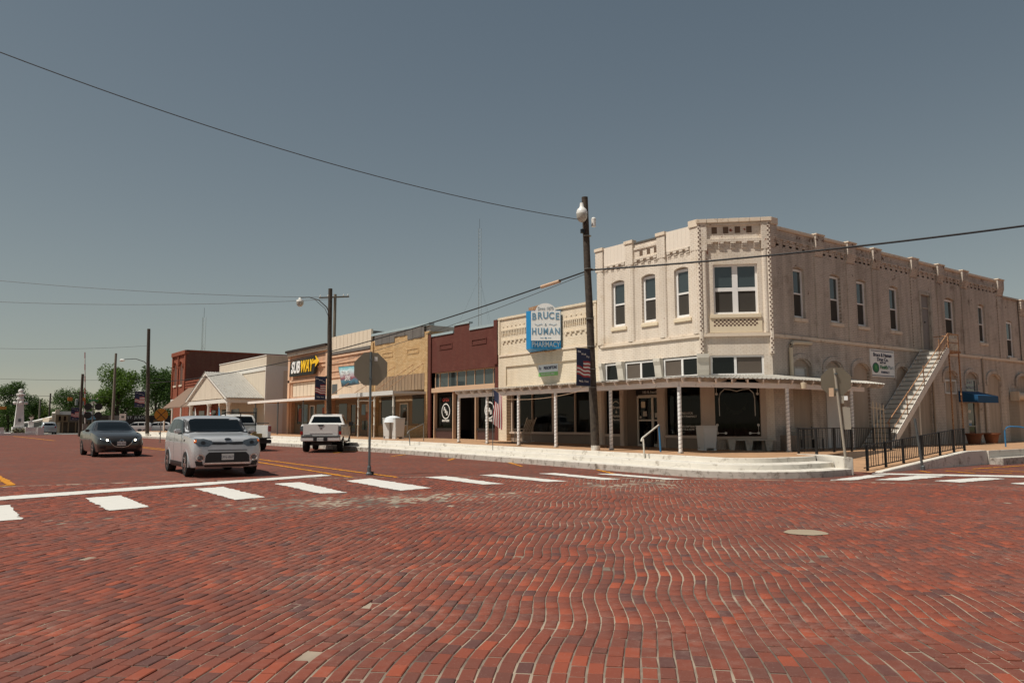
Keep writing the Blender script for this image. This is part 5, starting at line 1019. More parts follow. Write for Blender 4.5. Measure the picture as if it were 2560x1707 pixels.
# ------------------------------------------------------------------ vehicles
def carpaint(name, c, metal=.5, rough=.3):
    m, t, b = nodes(name); b.inputs['Base Color'].default_value = lin(c); b.inputs['Metallic'].default_value = metal; b.inputs['Roughness'].default_value = rough
    b.inputs['Coat Weight'].default_value = .8; b.inputs['Coat Roughness'].default_value = .03
    t.links.new(mixc(t, noise(t, 3, 3), tuple(x*.94 for x in lin(c)[:3])+(1,), lin(c)), b.inputs['Base Color']); return m
carpaint('silver_paint', 'c2c3c5', .3, .35); carpaint('bronze_paint', '3f3b38', .55, .3); carpaint('white_car', 'dedcd8', .0, .3); carpaint('far_silver', 'a9adb0', .4, .35)
glassmat('car_glass', '0b1012', .04, .35); pm('chrome', 'c9c9cb', .12, metal=1, var=.03); pm('trim_black', '17171a', .5, var=.1); pm('headlamp', '6a7074', .08, metal=.6, var=.3, scale=12); pm('lens_red', '8e1512', .15, var=.1); pm('lens_orange', 'c8662c', .2); pm('plate_white', 'cfd0cc', .5, var=.05); pm('alloy', 'b9b9b8', .25, metal=.9, var=.1, scale=12); pm('cardboard', 'a98a5c', .8, var=.1)
emis('lamp_on', 'fff3d8', 6)
def pchip(xs, ys, x):
    xs, ys = np.array(xs, float), np.array(ys, float); h = np.diff(xs); d = np.diff(ys)/h; m_ = np.zeros(len(xs)); m_[0], m_[-1] = d[0], d[-1]
    for i in range(1, len(xs)-1): m_[i] = 0 if d[i-1]*d[i] <= 0 else 2*d[i-1]*d[i]/(d[i-1]+d[i])
    i = np.clip(np.searchsorted(xs, x)-1, 0, len(xs)-2); t_ = (x-xs[i])/h[i]
    return ys[i]*(1+2*t_)*(1-t_)**2+m_[i]*h[i]*t_*(1-t_)**2+ys[i+1]*t_*t_*(3-2*t_)+m_[i+1]*h[i]*t_*t_*(t_-1)
def loft(stations, wheels, wr, crown=.05, side_power=1.):
    """closed car body from stations (x, zb, wsill, wmid, wbelt, zbelt, wtop, ztop); wheel wells are cut out"""
    S = np.array(sorted(stations)); x0, x1 = S[0, 0], S[-1, 0]
    xs = np.unique(np.concatenate([np.linspace(x0, x1, 64), S[:, 0]])); cols = [pchip(S[:, 0], S[:, k], xs) for k in range(1, 8)]
    rings = []
    for i, x in enumerate(xs):
        zb, ws, wm, wb, zl, wt, zt = [c[i] for c in cols]; top = max(zt-crown, zl+.01)
        half = [(0, zb), (ws*.8, zb), (ws*.97, zb+.02), (ws, zb+.09), (wm*.985, zb+.35*(zl-zb)), (wm, zb+.62*(zl-zb)), (wb+.35*(wm-wb), zb+.86*(zl-zb)), (wb, zl),
                (wb+(wt-wb)*.30, zl+(top-zl)*.33), (wb+(wt-wb)*.62, zl+(top-zl)*.68), (wt, top-.0), (wt*.93, top+(zt-top)*.5), (wt*.6, top+(zt-top)*.88), (0, zt)]
        rings.append([(x, y, z) for y, z in half]+[(x, -y, z) for y, z in half[-2:0:-1]])
    m_ = MB(); n_ = len(rings[0])
    for r_ in rings: m_.v += r_
    m_.f = [(i*n_+k, i*n_+(k+1) % n_, (i+1)*n_+(k+1) % n_, (i+1)*n_+k) for i in range(len(rings)-1) for k in range(n_)]+[tuple(range(n_))[::-1], tuple(range((len(rings)-1)*n_, len(rings)*n_))]
    return m_
def finish(m_, mat, parent, wheels, wr, wy):
    ob = m_.build('body', mat, parent, smooth=45, local=True)
    bv = BVHTree.FromPolygons([v[:] for v in m_.v], m_.f)
    cut = MB()
    for wx in wheels:
        for s_ in (-1, 1): cut.cyl((wx, s_*(wy-.26), wr), (wx, s_*(wy+.5), wr), wr*1.13, n=28)
    co = cut.build('cut', 'trim_black', None); md = ob.modifiers.new('b', 'BOOLEAN'); md.object = co; md.operation = 'DIFFERENCE'; md.solver = 'EXACT'
    dg = bpy.context.evaluated_depsgraph_get(); me = bpy.data.meshes.new_from_object(ob.evaluated_get(dg)); ob.modifiers.clear()
    if len(me.polygons) > 200:
        ob.data = me; me.materials.clear(); me.materials.append(MATS[mat])
        me.polygons.foreach_set('material_index', [0]*len(me.polygons)); me.polygons.foreach_set('use_smooth', [True]*len(me.polygons)); me.set_sharp_from_angle(angle=R(38))
    bpy.data.objects.remove(co); return ob, bv
def decal(bv, poly, axis, sgn, mat, parent, name, off=.006, rings=4, sub=3):
    """panel laid on the body: polygon in side, front or top view projected onto the surface"""
    P_ = []
    for i, p in enumerate(poly):
        q_ = poly[(i+1) % len(poly)]
        for k in range(sub): P_.append((p[0]+(q_[0]-p[0])*k/sub, p[1]+(q_[1]-p[1])*k/sub))
    c = (sum(p[0] for p in P_)/len(P_), sum(p[1] for p in P_)/len(P_)); g = MB(); n_ = len(P_); pts = []
    def hit(a, b):
        o, d = {'x': (Vector((6*sgn, a, b)), Vector((-sgn, 0, 0))), 'y': (Vector((a, 6*sgn, b)), Vector((0, -sgn, 0))), 'z': (Vector((a, b, 6)), Vector((0, 0, -1)))}[axis]
        h = bv.ray_cast(o, d)
        if h[0] is None: return None
        nn = h[1] if h[1].dot(d) < 0 else -h[1]; return h[0]+nn*off
    last = hit(*c) or Vector((0, 0, 0)); pts.append(last)
    for r_ in range(1, rings+1):
        for p in P_:
            h = hit(c[0]+(p[0]-c[0])*r_/rings, c[1]+(p[1]-c[1])*r_/rings)
            pts.append(h if h is not None else pts[-n_] if len(pts) > n_ else last)
    g.v = [tuple(p) for p in pts]; g.f = [(0, 1+k, 1+(k+1) % n_) for k in range(n_)]+[(1+(r_-1)*n_+k, 1+(r_-1)*n_+(k+1) % n_, 1+r_*n_+(k+1) % n_, 1+r_*n_+k) for r_ in range(1, rings) for k in range(n_)]
    return g.build(name, mat, parent, local=True, solid=False, smooth=60)
def wheel(parent, x, y, r_, wd, s_, rim='alloy', spokes=5):
    m_ = MB(); n_ = 28; prof = [(r_*.62, -wd/2), (r_*.93, -wd/2), (r_, -wd*.36), (r_, wd*.36), (r_*.93, wd/2), (r_*.62, wd/2), (r_*.6, wd*.2)]; k = len(prof)
    for a in range(n_):
        t_ = 2*math.pi*a/n_
        for pr_, py in prof: m_.v.append((x+pr_*math.cos(t_), y+py, r_+pr_*math.sin(t_)))
    m_.f = [(a*k+j, a*k+(j+1) % k, ((a+1) % n_)*k+(j+1) % k, ((a+1) % n_)*k+j) for a in range(n_) for j in range(k)]
    w_ = m_.build('wheel', 'rubber', parent, smooth=True, local=True); yo = y+s_*wd*.42
    m_ = MB(); m_.cyl((x, yo-.02*s_-s_*.05, r_), (x, yo-.02*s_, r_), r_*.6, n=24); m_.build('rim_back', 'trim_black', w_, local=True)
    m_ = MB(); m_.cyl((x, yo-.01, r_), (x, yo+.02*s_, r_), r_*.14, n=10)
    for a in range(spokes*2):
        t_ = 2*math.pi*a/(spokes*2)+(.12 if a % 2 else -.12); d = Vector((math.cos(t_), 0, math.sin(t_))); e = Vector((-d.z, 0, d.x))*r_*.055; c = Vector((x, yo, r_)); i_, o_ = c+d*r_*.1, c+d*r_*.6
        m_.add([tuple(i_-e), tuple(i_+e), tuple(o_+e), tuple(o_-e), tuple(i_-e+Vector((0, .015*s_, 0))), tuple(i_+e+Vector((0, .015*s_, 0))), tuple(o_+e+Vector((0, .015*s_, 0))), tuple(o_-e+Vector((0, .015*s_, 0)))], [(0, 1, 2, 3), (4, 5, 6, 7), (0, 1, 5, 4), (1, 2, 6, 5), (2, 3, 7, 6), (3, 0, 4, 7)])
    for a in range(24):
        t0, t1 = 2*math.pi*a/24, 2*math.pi*(a+1)/24; m_.add([(x+q*math.cos(t_), yo+.012*s_, r_+q*math.sin(t_)) for q, t_ in ((r_*.56, t0), (r_*.56, t1), (r_*.63, t1), (r_*.63, t0))], [(0, 1, 2, 3)])
    m_.build('rim', rim, w_, local=True, solid=False); return w_
def mirror(poly): return [(-p[0], p[1]) for p in poly]
def plate(parent, x, z, txt, s_=1, y=0):
    g = MB(); g.box(x-.005, x+.005, y-.155, y+.155, z-.08, z+.08); p = g.build('licence_plate', 'plate_white', parent, local=True)
    fr = ((x+.008*s_, y, 0), (0, 1*s_), (1*s_, 0)); cu = bpy.data.curves.new('t', 'FONT'); cu.body = txt; cu.size = .09; cu.align_x = 'CENTER'; cu.align_y = 'CENTER'; ob = bpy.data.objects.new('t', cu); me = bpy.data.meshes.new_from_object(ob); bpy.data.objects.remove(ob)
    me.transform(Matrix(((0, 0, s_, x+.008*s_), (s_, 0, 0, y), (0, 1, 0, z-.01), (0, 0, 0, 1)))); me.materials.append(MATS['letters_dark']); o = bpy.data.objects.new('plate_number', me); COL.objects.link(o); o.parent = p
# --- silver boxy hatchback
KS = [(2.08, .34, .62, .70, .66, .78, .56, .84), (2.04, .27, .76, .83, .79, .90, .66, .965), (1.93, .23, .84, .885, .85, .98, .74, 1.04), (1.5, .22, .875, .905, .885, 1.035, .79, 1.09), (1.05, .20, .88, .905, .885, 1.06, .82, 1.13), (.88, .20, .88, .905, .885, 1.065, .82, 1.165),
      (.5, .20, .88, .905, .885, 1.07, .79, 1.385), (.2, .20, .88, .905, .885, 1.075, .765, 1.56), (-.35, .20, .88, .905, .885, 1.08, .755, 1.62), (-1.1, .20, .88, .905, .885, 1.10, .74, 1.615), (-1.7, .22, .87, .90, .875, 1.12, .71, 1.57), (-1.93, .26, .84, .88, .84, 1.1, .66, 1.42), (-2.03, .32, .78, .84, .80, 1.0, .62, 1.14), (-2.07, .36, .72, .78, .74, .9, .56, .98)]
def hatch(name, label, loc, rz, paint, detail=True, scale=1.03):
    t_ = T(name, label, 'car', loc, None, rz); t_.scale = (scale,)*3
    ob, bv = finish(loft(KS, (1.28, -1.29), .335), paint, t_, (1.28, -1.29), .335, .9)
    decal(bv, [(-.745, 1.525), (.745, 1.525), (.80, 1.34), (.845, 1.15), (-.845, 1.15), (-.80, 1.34)], 'x', 1, 'car_glass', t_, 'windscreen', rings=6, sub=5)
    for s_ in (1, -1):
        decal(bv, [(.92, 1.125), (.30, 1.49), (.12, 1.525), (.16, 1.5), (.60, 1.2), (.62, 1.125)], 'y', s_, 'trim_black', t_, 'windscreen_pillar', off=.004)
        for nm, po in (('front_window', [(.66, 1.13), (.25, 1.46), (-.36, 1.52), (-.36, 1.13)]), ('rear_window', [(-.42, 1.13), (-.42, 1.52), (-1.15, 1.52), (-1.15, 1.14)]), ('quarter_window', [(-1.2, 1.15), (-1.2, 1.52), (-1.55, 1.48), (-1.75, 1.2)])): decal(bv, po, 'y', s_, 'car_glass', t_, nm)
        wheel(t_, 1.28, s_*.80, .335, .22, s_); wheel(t_, -1.29, s_*.80, .335, .22, s_)
        decal(bv, [(1.0, .36), (-1.0, .36), (-1.0, .22), (1.0, .22)], 'y', s_, 'trim_black', t_, 'sill_cladding', off=.01)
        if detail:
            hl = [(s_*y, z) for y, z in ((.40, .935), (.60, .99), (.815, .985), (.83, .90), (.72, .79), (.50, .785), (.38, .86))]
            h_ = decal(bv, hl, 'x', 1, 'headlamp', t_, 'headlight', off=.008); decal(bv, [(s_*y, z) for y, z in ((.77, .965), (.83, .95), (.83, .88), (.78, .90))], 'x', 1, 'lens_orange', h_, 'indicator', off=.012); decal(bv, [(s_*(.62+.06*math.cos(a)), .885+.05*math.sin(a)) for a in [k*math.pi/4 for k in range(8)]], 'x', 1, 'trim_black', h_, 'projector', off=.012)
            f_ = decal(bv, [(s_*(.68+.105*math.cos(a)), .50+.095*math.sin(a)) for a in [k*math.pi/6 for k in range(12)]], 'x', 1, 'chrome', t_, 'fog_lamp_ring', off=.01); decal(bv, [(s_*(.68+.075*math.cos(a)), .50+.067*math.sin(a)) for a in [k*math.pi/6 for k in range(12)]], 'x', 1, 'headlamp', f_, 'fog_lamp', off=.014)
            g = MB(); c_ = Vector((.62, s_*.99, 1.17)); g.add([tuple(c_+Vector((dx, dy*s_, dz))) for dx, dy, dz in ((-.06, -.1, -.05), (-.06, .1, -.05), (-.06, .11, .08), (-.06, -.1, .08), (.06, -.08, -.03), (.06, .07, -.03), (.06, .08, .06), (.06, -.08, .06))], [(0, 1, 2, 3), (4, 5, 6, 7), (0, 1, 5, 4), (1, 2, 6, 5), (2, 3, 7, 6), (3, 0, 4, 7)]); mi = g.build('wing_mirror', paint, t_, bevel=.03, smooth=True, local=True); MB().box(.58, .64, s_*.93-.05, s_*.93+.05, 1.1, 1.14).build('mirror_stalk', 'trim_black', mi, local=True)
            for xh in (.02, -.95): decal(bv, [(xh-.09, .985), (xh+.09, .985), (xh+.09, .955), (xh-.09, .955)], 'y', s_, paint, t_, 'door_handle', off=.03)
            for xs_ in (.78, -.4, -1.12): decal(bv, [(xs_, 1.1), (xs_+.012, 1.1), (xs_+.012, .36), (xs_, .36)], 'y', s_, 'trim_black', t_, 'door_seam', off=.003, sub=5)
            decal(bv, [(.95, .95), (1.12, .97), (1.12, .92), (.97, .91)], 'y', s_, 'trim_black', t_, 'side_vent', off=.005)
            for wx in (1.28, -1.29):
                g = MB(); g.rod([(wx+.375*math.cos(a), s_*.885, .335+.385*math.sin(a)) for a in [math.pi*(k-1)/14 for k in range(17)]], .022, 6); g.build('wheel_arch', paint, t_, local=True, smooth=True)
    if not detail:
        decal(bv, [(-.58, 1.45), (.58, 1.45), (.66, 1.15), (-.66, 1.15)], 'x', -1, 'car_glass', t_, 'rear_screen')
        for s_ in (1, -1): decal(bv, [(s_*.6, 1.05), (s_*.76, 1.05), (s_*.78, .85), (s_*.62, .85)], 'x', -1, 'lens_red', t_, 'tail_light')
    if detail:
        decal(bv, [(-.40, .91), (-.15, .905), (0, .893), (.15, .905), (.40, .91), (.40, .835), (.15, .83), (0, .842), (-.15, .83), (-.40, .835)], 'x', 1, 'trim_black', t_, 'grille', off=.008)
        decal(bv, [(-.50, .70), (.50, .70), (.50, .68), (-.50, .68)], 'x', 1, 'trim_black', t_, 'bumper_slot', off=.005)
        decal(bv, [(-.47, .64), (.47, .64), (.55, .56), (.57, .38), (-.57, .38), (-.55, .56)], 'x', 1, 'trim_black', t_, 'lower_grille', off=.008)
        decal(bv, [(-.6, .375), (.6, .375), (.56, .33), (-.56, .33)], 'x', 1, 'chrome', t_, 'skid_plate', off=.012)
        decal(bv, [(-.62, .32), (.62, .32), (.55, .27), (-.55, .27)], 'x', 1, 'trim_black', t_, 'lower_lip', off=.008)
        for s_ in (1, -1): decal(bv, [(s_*.63, .42), (s_*.8, .42), (s_*.76, .29), (s_*.6, .29)], 'x', 1, 'trim_black', t_, 'corner_cladding', off=.006)
        e_ = decal(bv, [(.09*math.cos(a), .965+.035*math.sin(a)) for a in [k*math.pi/6 for k in range(12)]], 'x', 1, 'chrome', t_, 'bonnet_emblem', off=.014); decal(bv, [(.075*math.cos(a), .965+.024*math.sin(a)) for a in [k*math.pi/6 for k in range(12)]], 'x', 1, 'trim_black', e_, 'emblem_field', off=.018)
        plate(t_, 2.105, .52, 'KPN-8671', 1)
        for s_ in (.3, -.3): decal(bv, [(s_-.28, 1.165), (s_+.28, 1.185), (s_+.28, 1.175), (s_-.28, 1.155)], 'x', 1, 'trim_black', t_, 'wiper', off=.02)
    return t_
hatch('silver_hatchback', 'silver boxy hatchback driving towards the stop line', (6.74, 23.95, gh(24)), R(-90-3.5), 'silver_paint')
# --- dark sedan
MS = [(2.27, .33, .50, .56, .50, .58, .40, .64), (2.2, .24, .68, .74, .68, .68, .55, .75), (2.02, .19, .80, .84, .78, .77, .66, .84), (1.5, .17, .86, .89, .85, .88, .73, .95), (1.05, .17, .87, .895, .865, .93, .76, 1.01), (.86, .17, .87, .895, .865, .945, .74, 1.05), (.35, .17, .87, .895, .865, .95, .66, 1.28), (-.02, .17, .87, .895, .865, .955, .60, 1.42), (-.5, .17, .87, .895, .865, .96, .585, 1.455),
      (-1.05, .17, .87, .895, .86, .97, .57, 1.40), (-1.6, .18, .86, .89, .855, .98, .58, 1.2), (-1.95, .2, .85, .885, .85, .98, .64, 1.10), (-2.2, .26, .80, .84, .8, .94, .64, 1.06), (-2.3, .34, .70, .74, .70, .85, .58, .94)]
mz = T('dark_sedan', 'dark bronze sedan with lit headlights coming down the street', 'car', (6.42, 37.6, .19), None, R(-90)); mz.scale = (1.03,)*3
ob, bv = finish(loft(MS, (1.36, -1.34), .325), 'bronze_paint', mz, (1.36, -1.34), .325, .89)
decal(bv, [(-.585, 1.36), (.585, 1.36), (.76, 1.03), (-.76, 1.03)], 'x', 1, 'car_glass', mz, 'windscreen', rings=6, sub=5)
for s_ in (1, -1):
    for nm, po in (('front_window', [(.62, 1.02), (.02, 1.34), (-.40, 1.38), (-.40, 1.03)]), ('rear_window', [(-.46, 1.03), (-.46, 1.38), (-.95, 1.35), (-1.45, 1.09)])): decal(bv, po, 'y', s_, 'car_glass', mz, nm)
    wheel(mz, 1.36, s_*.79, .325, .21, s_); wheel(mz, -1.34, s_*.79, .325, .21, s_)
    h_ = decal(bv, [(s_*y, z) for y, z in ((.40, .66), (.62, .735), (.80, .775), (.80, .72), (.66, .645), (.48, .615))], 'x', 1, 'headlamp', mz, 'headlight', off=.008)
    decal(bv, [(s_*(.50+.045*math.cos(a)), .66+.042*math.sin(a)) for a in [k*math.pi/4 for k in range(8)]], 'x', 1, 'lamp_on', h_, 'lit_bulb', off=.016)
    decal(bv, [(s_*y, z) for y, z in ((.55, .42), (.76, .45), (.76, .36), (.55, .34))], 'x', 1, 'trim_black', mz, 'fog_recess', off=.006)
    g = MB(); c_ = Vector((.62, s_*.98, 1.03)); g.add([tuple(c_+Vector((dx, dy*s_, dz))) for dx, dy, dz in ((-.05, -.1, -.06), (-.05, .1, -.05), (-.05, .1, .07), (-.05, -.1, .07), (.06, -.08, -.04), (.06, .06, -.03), (.06, .06, .05), (.06, -.08, .05))], [(0, 1, 2, 3), (4, 5, 6, 7), (0, 1, 5, 4), (1, 2, 6, 5), (2, 3, 7, 6), (3, 0, 4, 7)]); g.build('wing_mirror', 'bronze_paint', mz, bevel=.03, smooth=True, local=True)
    for xs_ in (.72, -.43): decal(bv, [(xs_, .98), (xs_+.012, .98), (xs_+.012, .3), (xs_, .3)], 'y', s_, 'trim_black', mz, 'door_seam', off=.003, sub=5)
gp = [(-.40, .655), (.40, .655), (.36, .55), (.24, .43), (.1, .40), (-.1, .40), (-.24, .43), (-.36, .55)]
g1 = decal(bv, [(y*1.06, .645+(z-.645)*1.07) for y, z in gp], 'x', 1, 'chrome', mz, 'grille_surround', off=.006); decal(bv, [(y*.985, z) for y, z in gp], 'x', 1, 'trim_black', g1, 'grille', off=.012)
e_ = decal(bv, [(.075*math.cos(a), .625+.06*math.sin(a)) for a in [k*math.pi/6 for k in range(12)]], 'x', 1, 'chrome', mz, 'emblem', off=.02); decal(bv, [(.05*math.cos(a), .625+.04*math.sin(a)) for a in [k*math.pi/6 for k in range(12)]], 'x', 1, 'trim_black', e_, 'emblem_field', off=.024)
decal(bv, [(-.62, .345), (.62, .345), (.55, .25), (-.55, .25)], 'x', 1, 'trim_black', mz, 'lower_intake', off=.006); decal(bv, [(-.66, .245), (.66, .245), (.62, .22), (-.62, .22)], 'x', 1, 'chrome', mz, 'lower_lip', off=.01); plate(mz, 2.30, .53, 'BYK-2231', 1)
# --- white pickup parked at an angle
TS = [(-2.88, .60, .90, .95, .94, 1.28, .90, 1.385), (-2.82, .56, .96, .995, .985, 1.3, .95, 1.41), (-2.0, .52, .97, 1.0, .99, 1.3, .96, 1.41), (-.72, .45, .97, 1.0, .99, 1.3, .96, 1.41), (-.62, .45, .97, 1.0, .99, 1.3, .90, 1.46), (-.45, .45, .97, 1.0, .99, 1.3, .76, 1.88), (.2, .45, .97, 1.0, .99, 1.3, .74, 1.945), (.75, .45, .97, 1.0, .99, 1.3, .73, 1.93), (1.05, .45, .97, 1.0, .99, 1.3, .73, 1.82), (1.7, .45, .97, 1.0, .985, 1.28, .84, 1.40), (2.4, .5, .96, .99, .96, 1.22, .82, 1.34), (2.8, .55, .9, .94, .9, 1.1, .76, 1.22), (2.9, .62, .82, .85, .82, 1.0, .7, 1.08)]
tr = T('white_pickup', 'white pickup truck parked at an angle, tail towards the street', 'pickup truck', (16.05, 36.95, .19), None, R(60)); tr.scale = (.93,)*3
ob, bv = finish(loft(TS, (1.95, -1.65), .41, crown=.03), 'white_car', tr, (1.95, -1.65), .41, 1.0)
decal(bv, [(-.66, 1.80), (.66, 1.80), (.80, 1.47), (-.80, 1.47)], 'x', -1, 'car_glass', tr, 'rear_window', rings=5, sub=4); decal(bv, [(-.62, 1.84), (.62, 1.84), (.8, 1.47), (-.8, 1.47)], 'x', 1, 'car_glass', tr, 'windscreen')
g = MB(); g.box(-2.93, -2.86, -.86, .86, .80, 1.40); tg = g.build('tailgate', 'white_car', tr, bevel=.02, local=True); MB().prism([(-.16, 1.38), (.16, 1.38), (.1, 1.29), (-.1, 1.29)], -2.945, -2.932, axis=0).build('handle', 'trim_black', tg, local=True); MB().box(-2.942, -2.932, -.06, .06, 1.17, 1.24).build('emblem', 'chrome', tg, local=True); MB().box(-2.945, -2.932, -.55, .55, .95, .975).build('crease', 'white_car', tg, local=True)
MB().box(-2.94, -2.932, .42, .82, .84, .87).build('model_lettering', 'trim_black', tg, local=True)
g = MB(); g.box(-3.06, -2.86, -.97, .97, .56, .76); bp_ = g.build('rear_bumper', 'white_car', tr, bevel=.035, local=True, smooth=True); MB().box(-3.07, -2.88, -.96, .96, .765, .80).build('bumper_top', 'trim_black', bp_, local=True); MB().box(-3.075, -3.055, -.34, .34, .57, .74).build('plate_recess', 'trim_black', bp_, local=True); plate(tr, -3.08, .655, 'LTR-5128', -1)
for s_ in (1, -1):
    g = MB(); g.box(-2.90, -2.80, s_*.99-.11, s_*.99+.005*s_+.0 if s_ > 0 else s_*.99+.11, .86, 1.28); tl = MB().box(-2.915, -2.78, min(s_*.87, s_*1.0), max(s_*.87, s_*1.0), 1.06, 1.30).build('tail_light_clear', 'headlamp', tr, local=True, bevel=.01); MB().box(-2.92, -2.78, min(s_*.87, s_*1.003), max(s_*.87, s_*1.003), .88, 1.055).build('tail_light', 'lens_red', tl, local=True, bevel=.01)
    for nm, po in (('rear_door_window', [(-.4, 1.4), (-.36, 1.78), (.1, 1.82), (.1, 1.4)]), ('front_window', [(.16, 1.4), (.16, 1.83), (.75, 1.8), (1.45, 1.4)])): decal(bv, po, 'y', s_, 'car_glass', tr, nm)
    wheel(tr, 1.95, s_*.86, .41, .28, s_); wheel(tr, -1.65, s_*.86, .41, .28, s_)
    MB().box(1.15, 1.3, s_*1.0, s_*1.24, 1.32, 1.52).build('wing_mirror', 'trim_black', tr, local=True, bevel=.02) if s_ > 0 else MB().box(1.15, 1.3, -1.24, -1.0, 1.32, 1.52).build('wing_mirror', 'trim_black', tr, local=True, bevel=.02)
    MB().box(-.6, 1.3, min(s_*.93, s_*1.06), max(s_*.93, s_*1.06), .40, .45).build('running_board', 'chrome', tr, local=True)
MB().box(-2.6, 2.4, -.5, .5, .36, .5).build('chassis', 'trim_black', tr, local=True); MB().cyl((-1.65, -.8, .41), (-1.65, .8, .41), .09, n=8).build('rear_axle', 'trim_black', tr, local=True)
MB().box(-.35, -.22, -.25, .25, 1.93, 1.955).build('third_brake_light', 'trim_black', tr, local=True)
# --- older white pickup with its tailgate down
t2 = T('work_pickup', 'older white pickup with tailgate down and black rack, driving away', 'pickup truck', (12.9, 41.2, .19), None, R(90-2)); t2.scale = (.97,)*3
CS = [(-.62, .55, .93, .96, .95, 1.25, .86, 1.40), (-.55, .5, .95, .97, .96, 1.27, .80, 1.6), (-.42, .5, .95, .97, .96, 1.28, .70, 1.84), (.3, .5, .95, .97, .96, 1.28, .68, 1.88), (.75, .5, .95, .97, .96, 1.28, .68, 1.80), (1.35, .5, .95, .97, .95, 1.25, .8, 1.34), (2.3, .5, .93, .96, .92, 1.18, .8, 1.28), (2.6, .55, .86, .9, .86, 1.05, .74, 1.15)]
ob, bv = finish(loft(CS, (1.7,), .40, crown=.03), 'white_car', t2, (1.7,), .40, .96)
decal(bv, [(-.62, 1.76), (.62, 1.76), (.74, 1.42), (-.74, 1.42)], 'x', -1, 'car_glass', t2, 'rear_window', rings=5, sub=4)
for s_ in (1, -1):
    decal(bv, [(-.3, 1.36), (-.25, 1.74), (.65, 1.76), (1.1, 1.36)], 'y', s_, 'car_glass', t2, 'side_window')
    m_ = MB(); m_.prism([(s_*.80, .62), (s_*.95, .62), (s_*.97, 1.1), (s_*.95, 1.30), (s_*.80, 1.30)], -2.75, -.64, axis=0); bs = m_.build('bed_side', 'white_car', t2, local=True, bevel=.02)
    MB().box(-2.78, -2.70, min(s_*.82, s_*.965), max(s_*.82, s_*.965), .98, 1.26).build('tail_light', 'lens_red', bs, local=True)
    MB().rod([(-2.6, s_*.88, 1.40), (-.7, s_*.88, 1.40)], .025, 6).build('bed_rail', 'black_metal', bs, local=True)
    wheel(t2, 1.7, s_*.83, .40, .26, s_, 'galv'); wheel(t2, -1.6, s_*.83, .40, .26, s_, 'galv'); MB().cyl((-1.6, s_*.94, .5), (-1.6, s_*.985, .5), .47, n=20).build('wheel_arch', 'trim_black', bs, local=True)
    MB().rod([(-.66, s_*.80, 1.3), (-.66, s_*.78, 1.98)], .03, 6).build('rack_post', 'black_metal', t2, local=True)
MB().rod([(-.66, -.82, 1.96), (-.66, .82, 1.96)], .035, 6).build('rack_bar', 'black_metal', t2, local=True); MB().rod([(-.66, 0, 1.3), (-.66, 0, 1.96)], .025, 6).build('rack_bar', 'black_metal', t2, local=True); MB().rod([(-.66, -.8, 1.33), (-.66, .8, 1.33)], .03, 6).build('rack_bar', 'black_metal', t2, local=True)
MB().box(-2.75, -.64, -.8, .8, .60, .66).build('bed_floor', 'trim_black', t2, local=True); MB().box(-.70, -.64, -.8, .8, .66, 1.25).build('bed_front', 'white_car', t2, local=True)
tg = MB().box(-3.3, -2.76, -.82, .82, .62, .68).build('tailgate', 'trim_black', t2, local=True); MB().box(-2.95, -2.74, -.95, .95, .38, .58).build('rear_bumper', 'trim_black', t2, local=True, bevel=.03); plate(t2, -2.96, .48, 'FJH-7731', -1)
MB().box(-2.7, 2.2, -.45, .45, .36, .52).build('chassis', 'trim_black', t2, local=True)
for x_, y_, a_, h_ in ((12.65, 39.4, 5, .22), (13.25, 39.2, -8, .2)):
    c_ = T('cardboard_box', 'cardboard box in the bed of the older pickup, '+('left one' if x_ < 13 else 'right one'), 'box', (x_, y_, .19+.645), None, R(a_)); MB().box(-.25, .25, -.2, .2, 0, h_).build('carton', 'cardboard', c_, local=True, bevel=.006); MB().box(-.25, -.02, -.2, -.19, h_, h_+.1).build('flap', 'cardboard', c_, local=True)
# far cars
hatch('parked_car', 'distant silver car with red tail lights beside the monument', (13.6, 127, .19), R(90), 'far_silver', False, 1.05)
hatch('parked_car', 'white parked car far behind the dark pole', (24.0, 122, .19), R(160), 'white_car', False)
hatch('parked_car', 'white parked car in front of the dark low store', (27.0, 124, .19), R(165), 'white_car', False)
for s_ in (-.62, .62): pass
# ------------------------------------------------------------------ far end of the street
pm('bank_stucco', 'd6c9b6', .85, var=.05, scale=1.5, streak=.15); pm('bank_white', 'dedad2', .7, var=.04)
bk = T('bank_building', 'cream stucco box building with white band behind the gabled porch', 'building', (23.1, 66.3, .7))
mb = MB(); mb.box(23.1, 48, 66.3, 79.8, .3, 7.35); mb.build('wall', 'bank_stucco', bk); mb = MB(); mb.box(23.04, 48, 66.24, 79.86, 6.1, 6.5); mb.build('band', 'bank_white', bk); mb = MB(); mb.box(23.05, 48.05, 66.25, 79.85, 7.352, 7.42); mb.build('coping', 'bank_white', bk)
mb = MB(); mb.box(23.03, 24.6, 66.23, 66.3, .3, 6.1); mb.build('corner_pilaster', 'bank_white', bk)
for y0_, y1_ in ((68.3, 69.2), (73.2, 75.5), (76.2, 78.5)): MB(FA).box(-y1_, -y0_, .0, .03, .9 if y1_-y0_ < 1 else 1.3, 2.9).build('opening', 'pane_dark', bk)
po = T('gabled_porch', 'white gabled porch with metal roof and round columns before the bank', 'porch', (21.5, 73, .7)); yr = 72.93
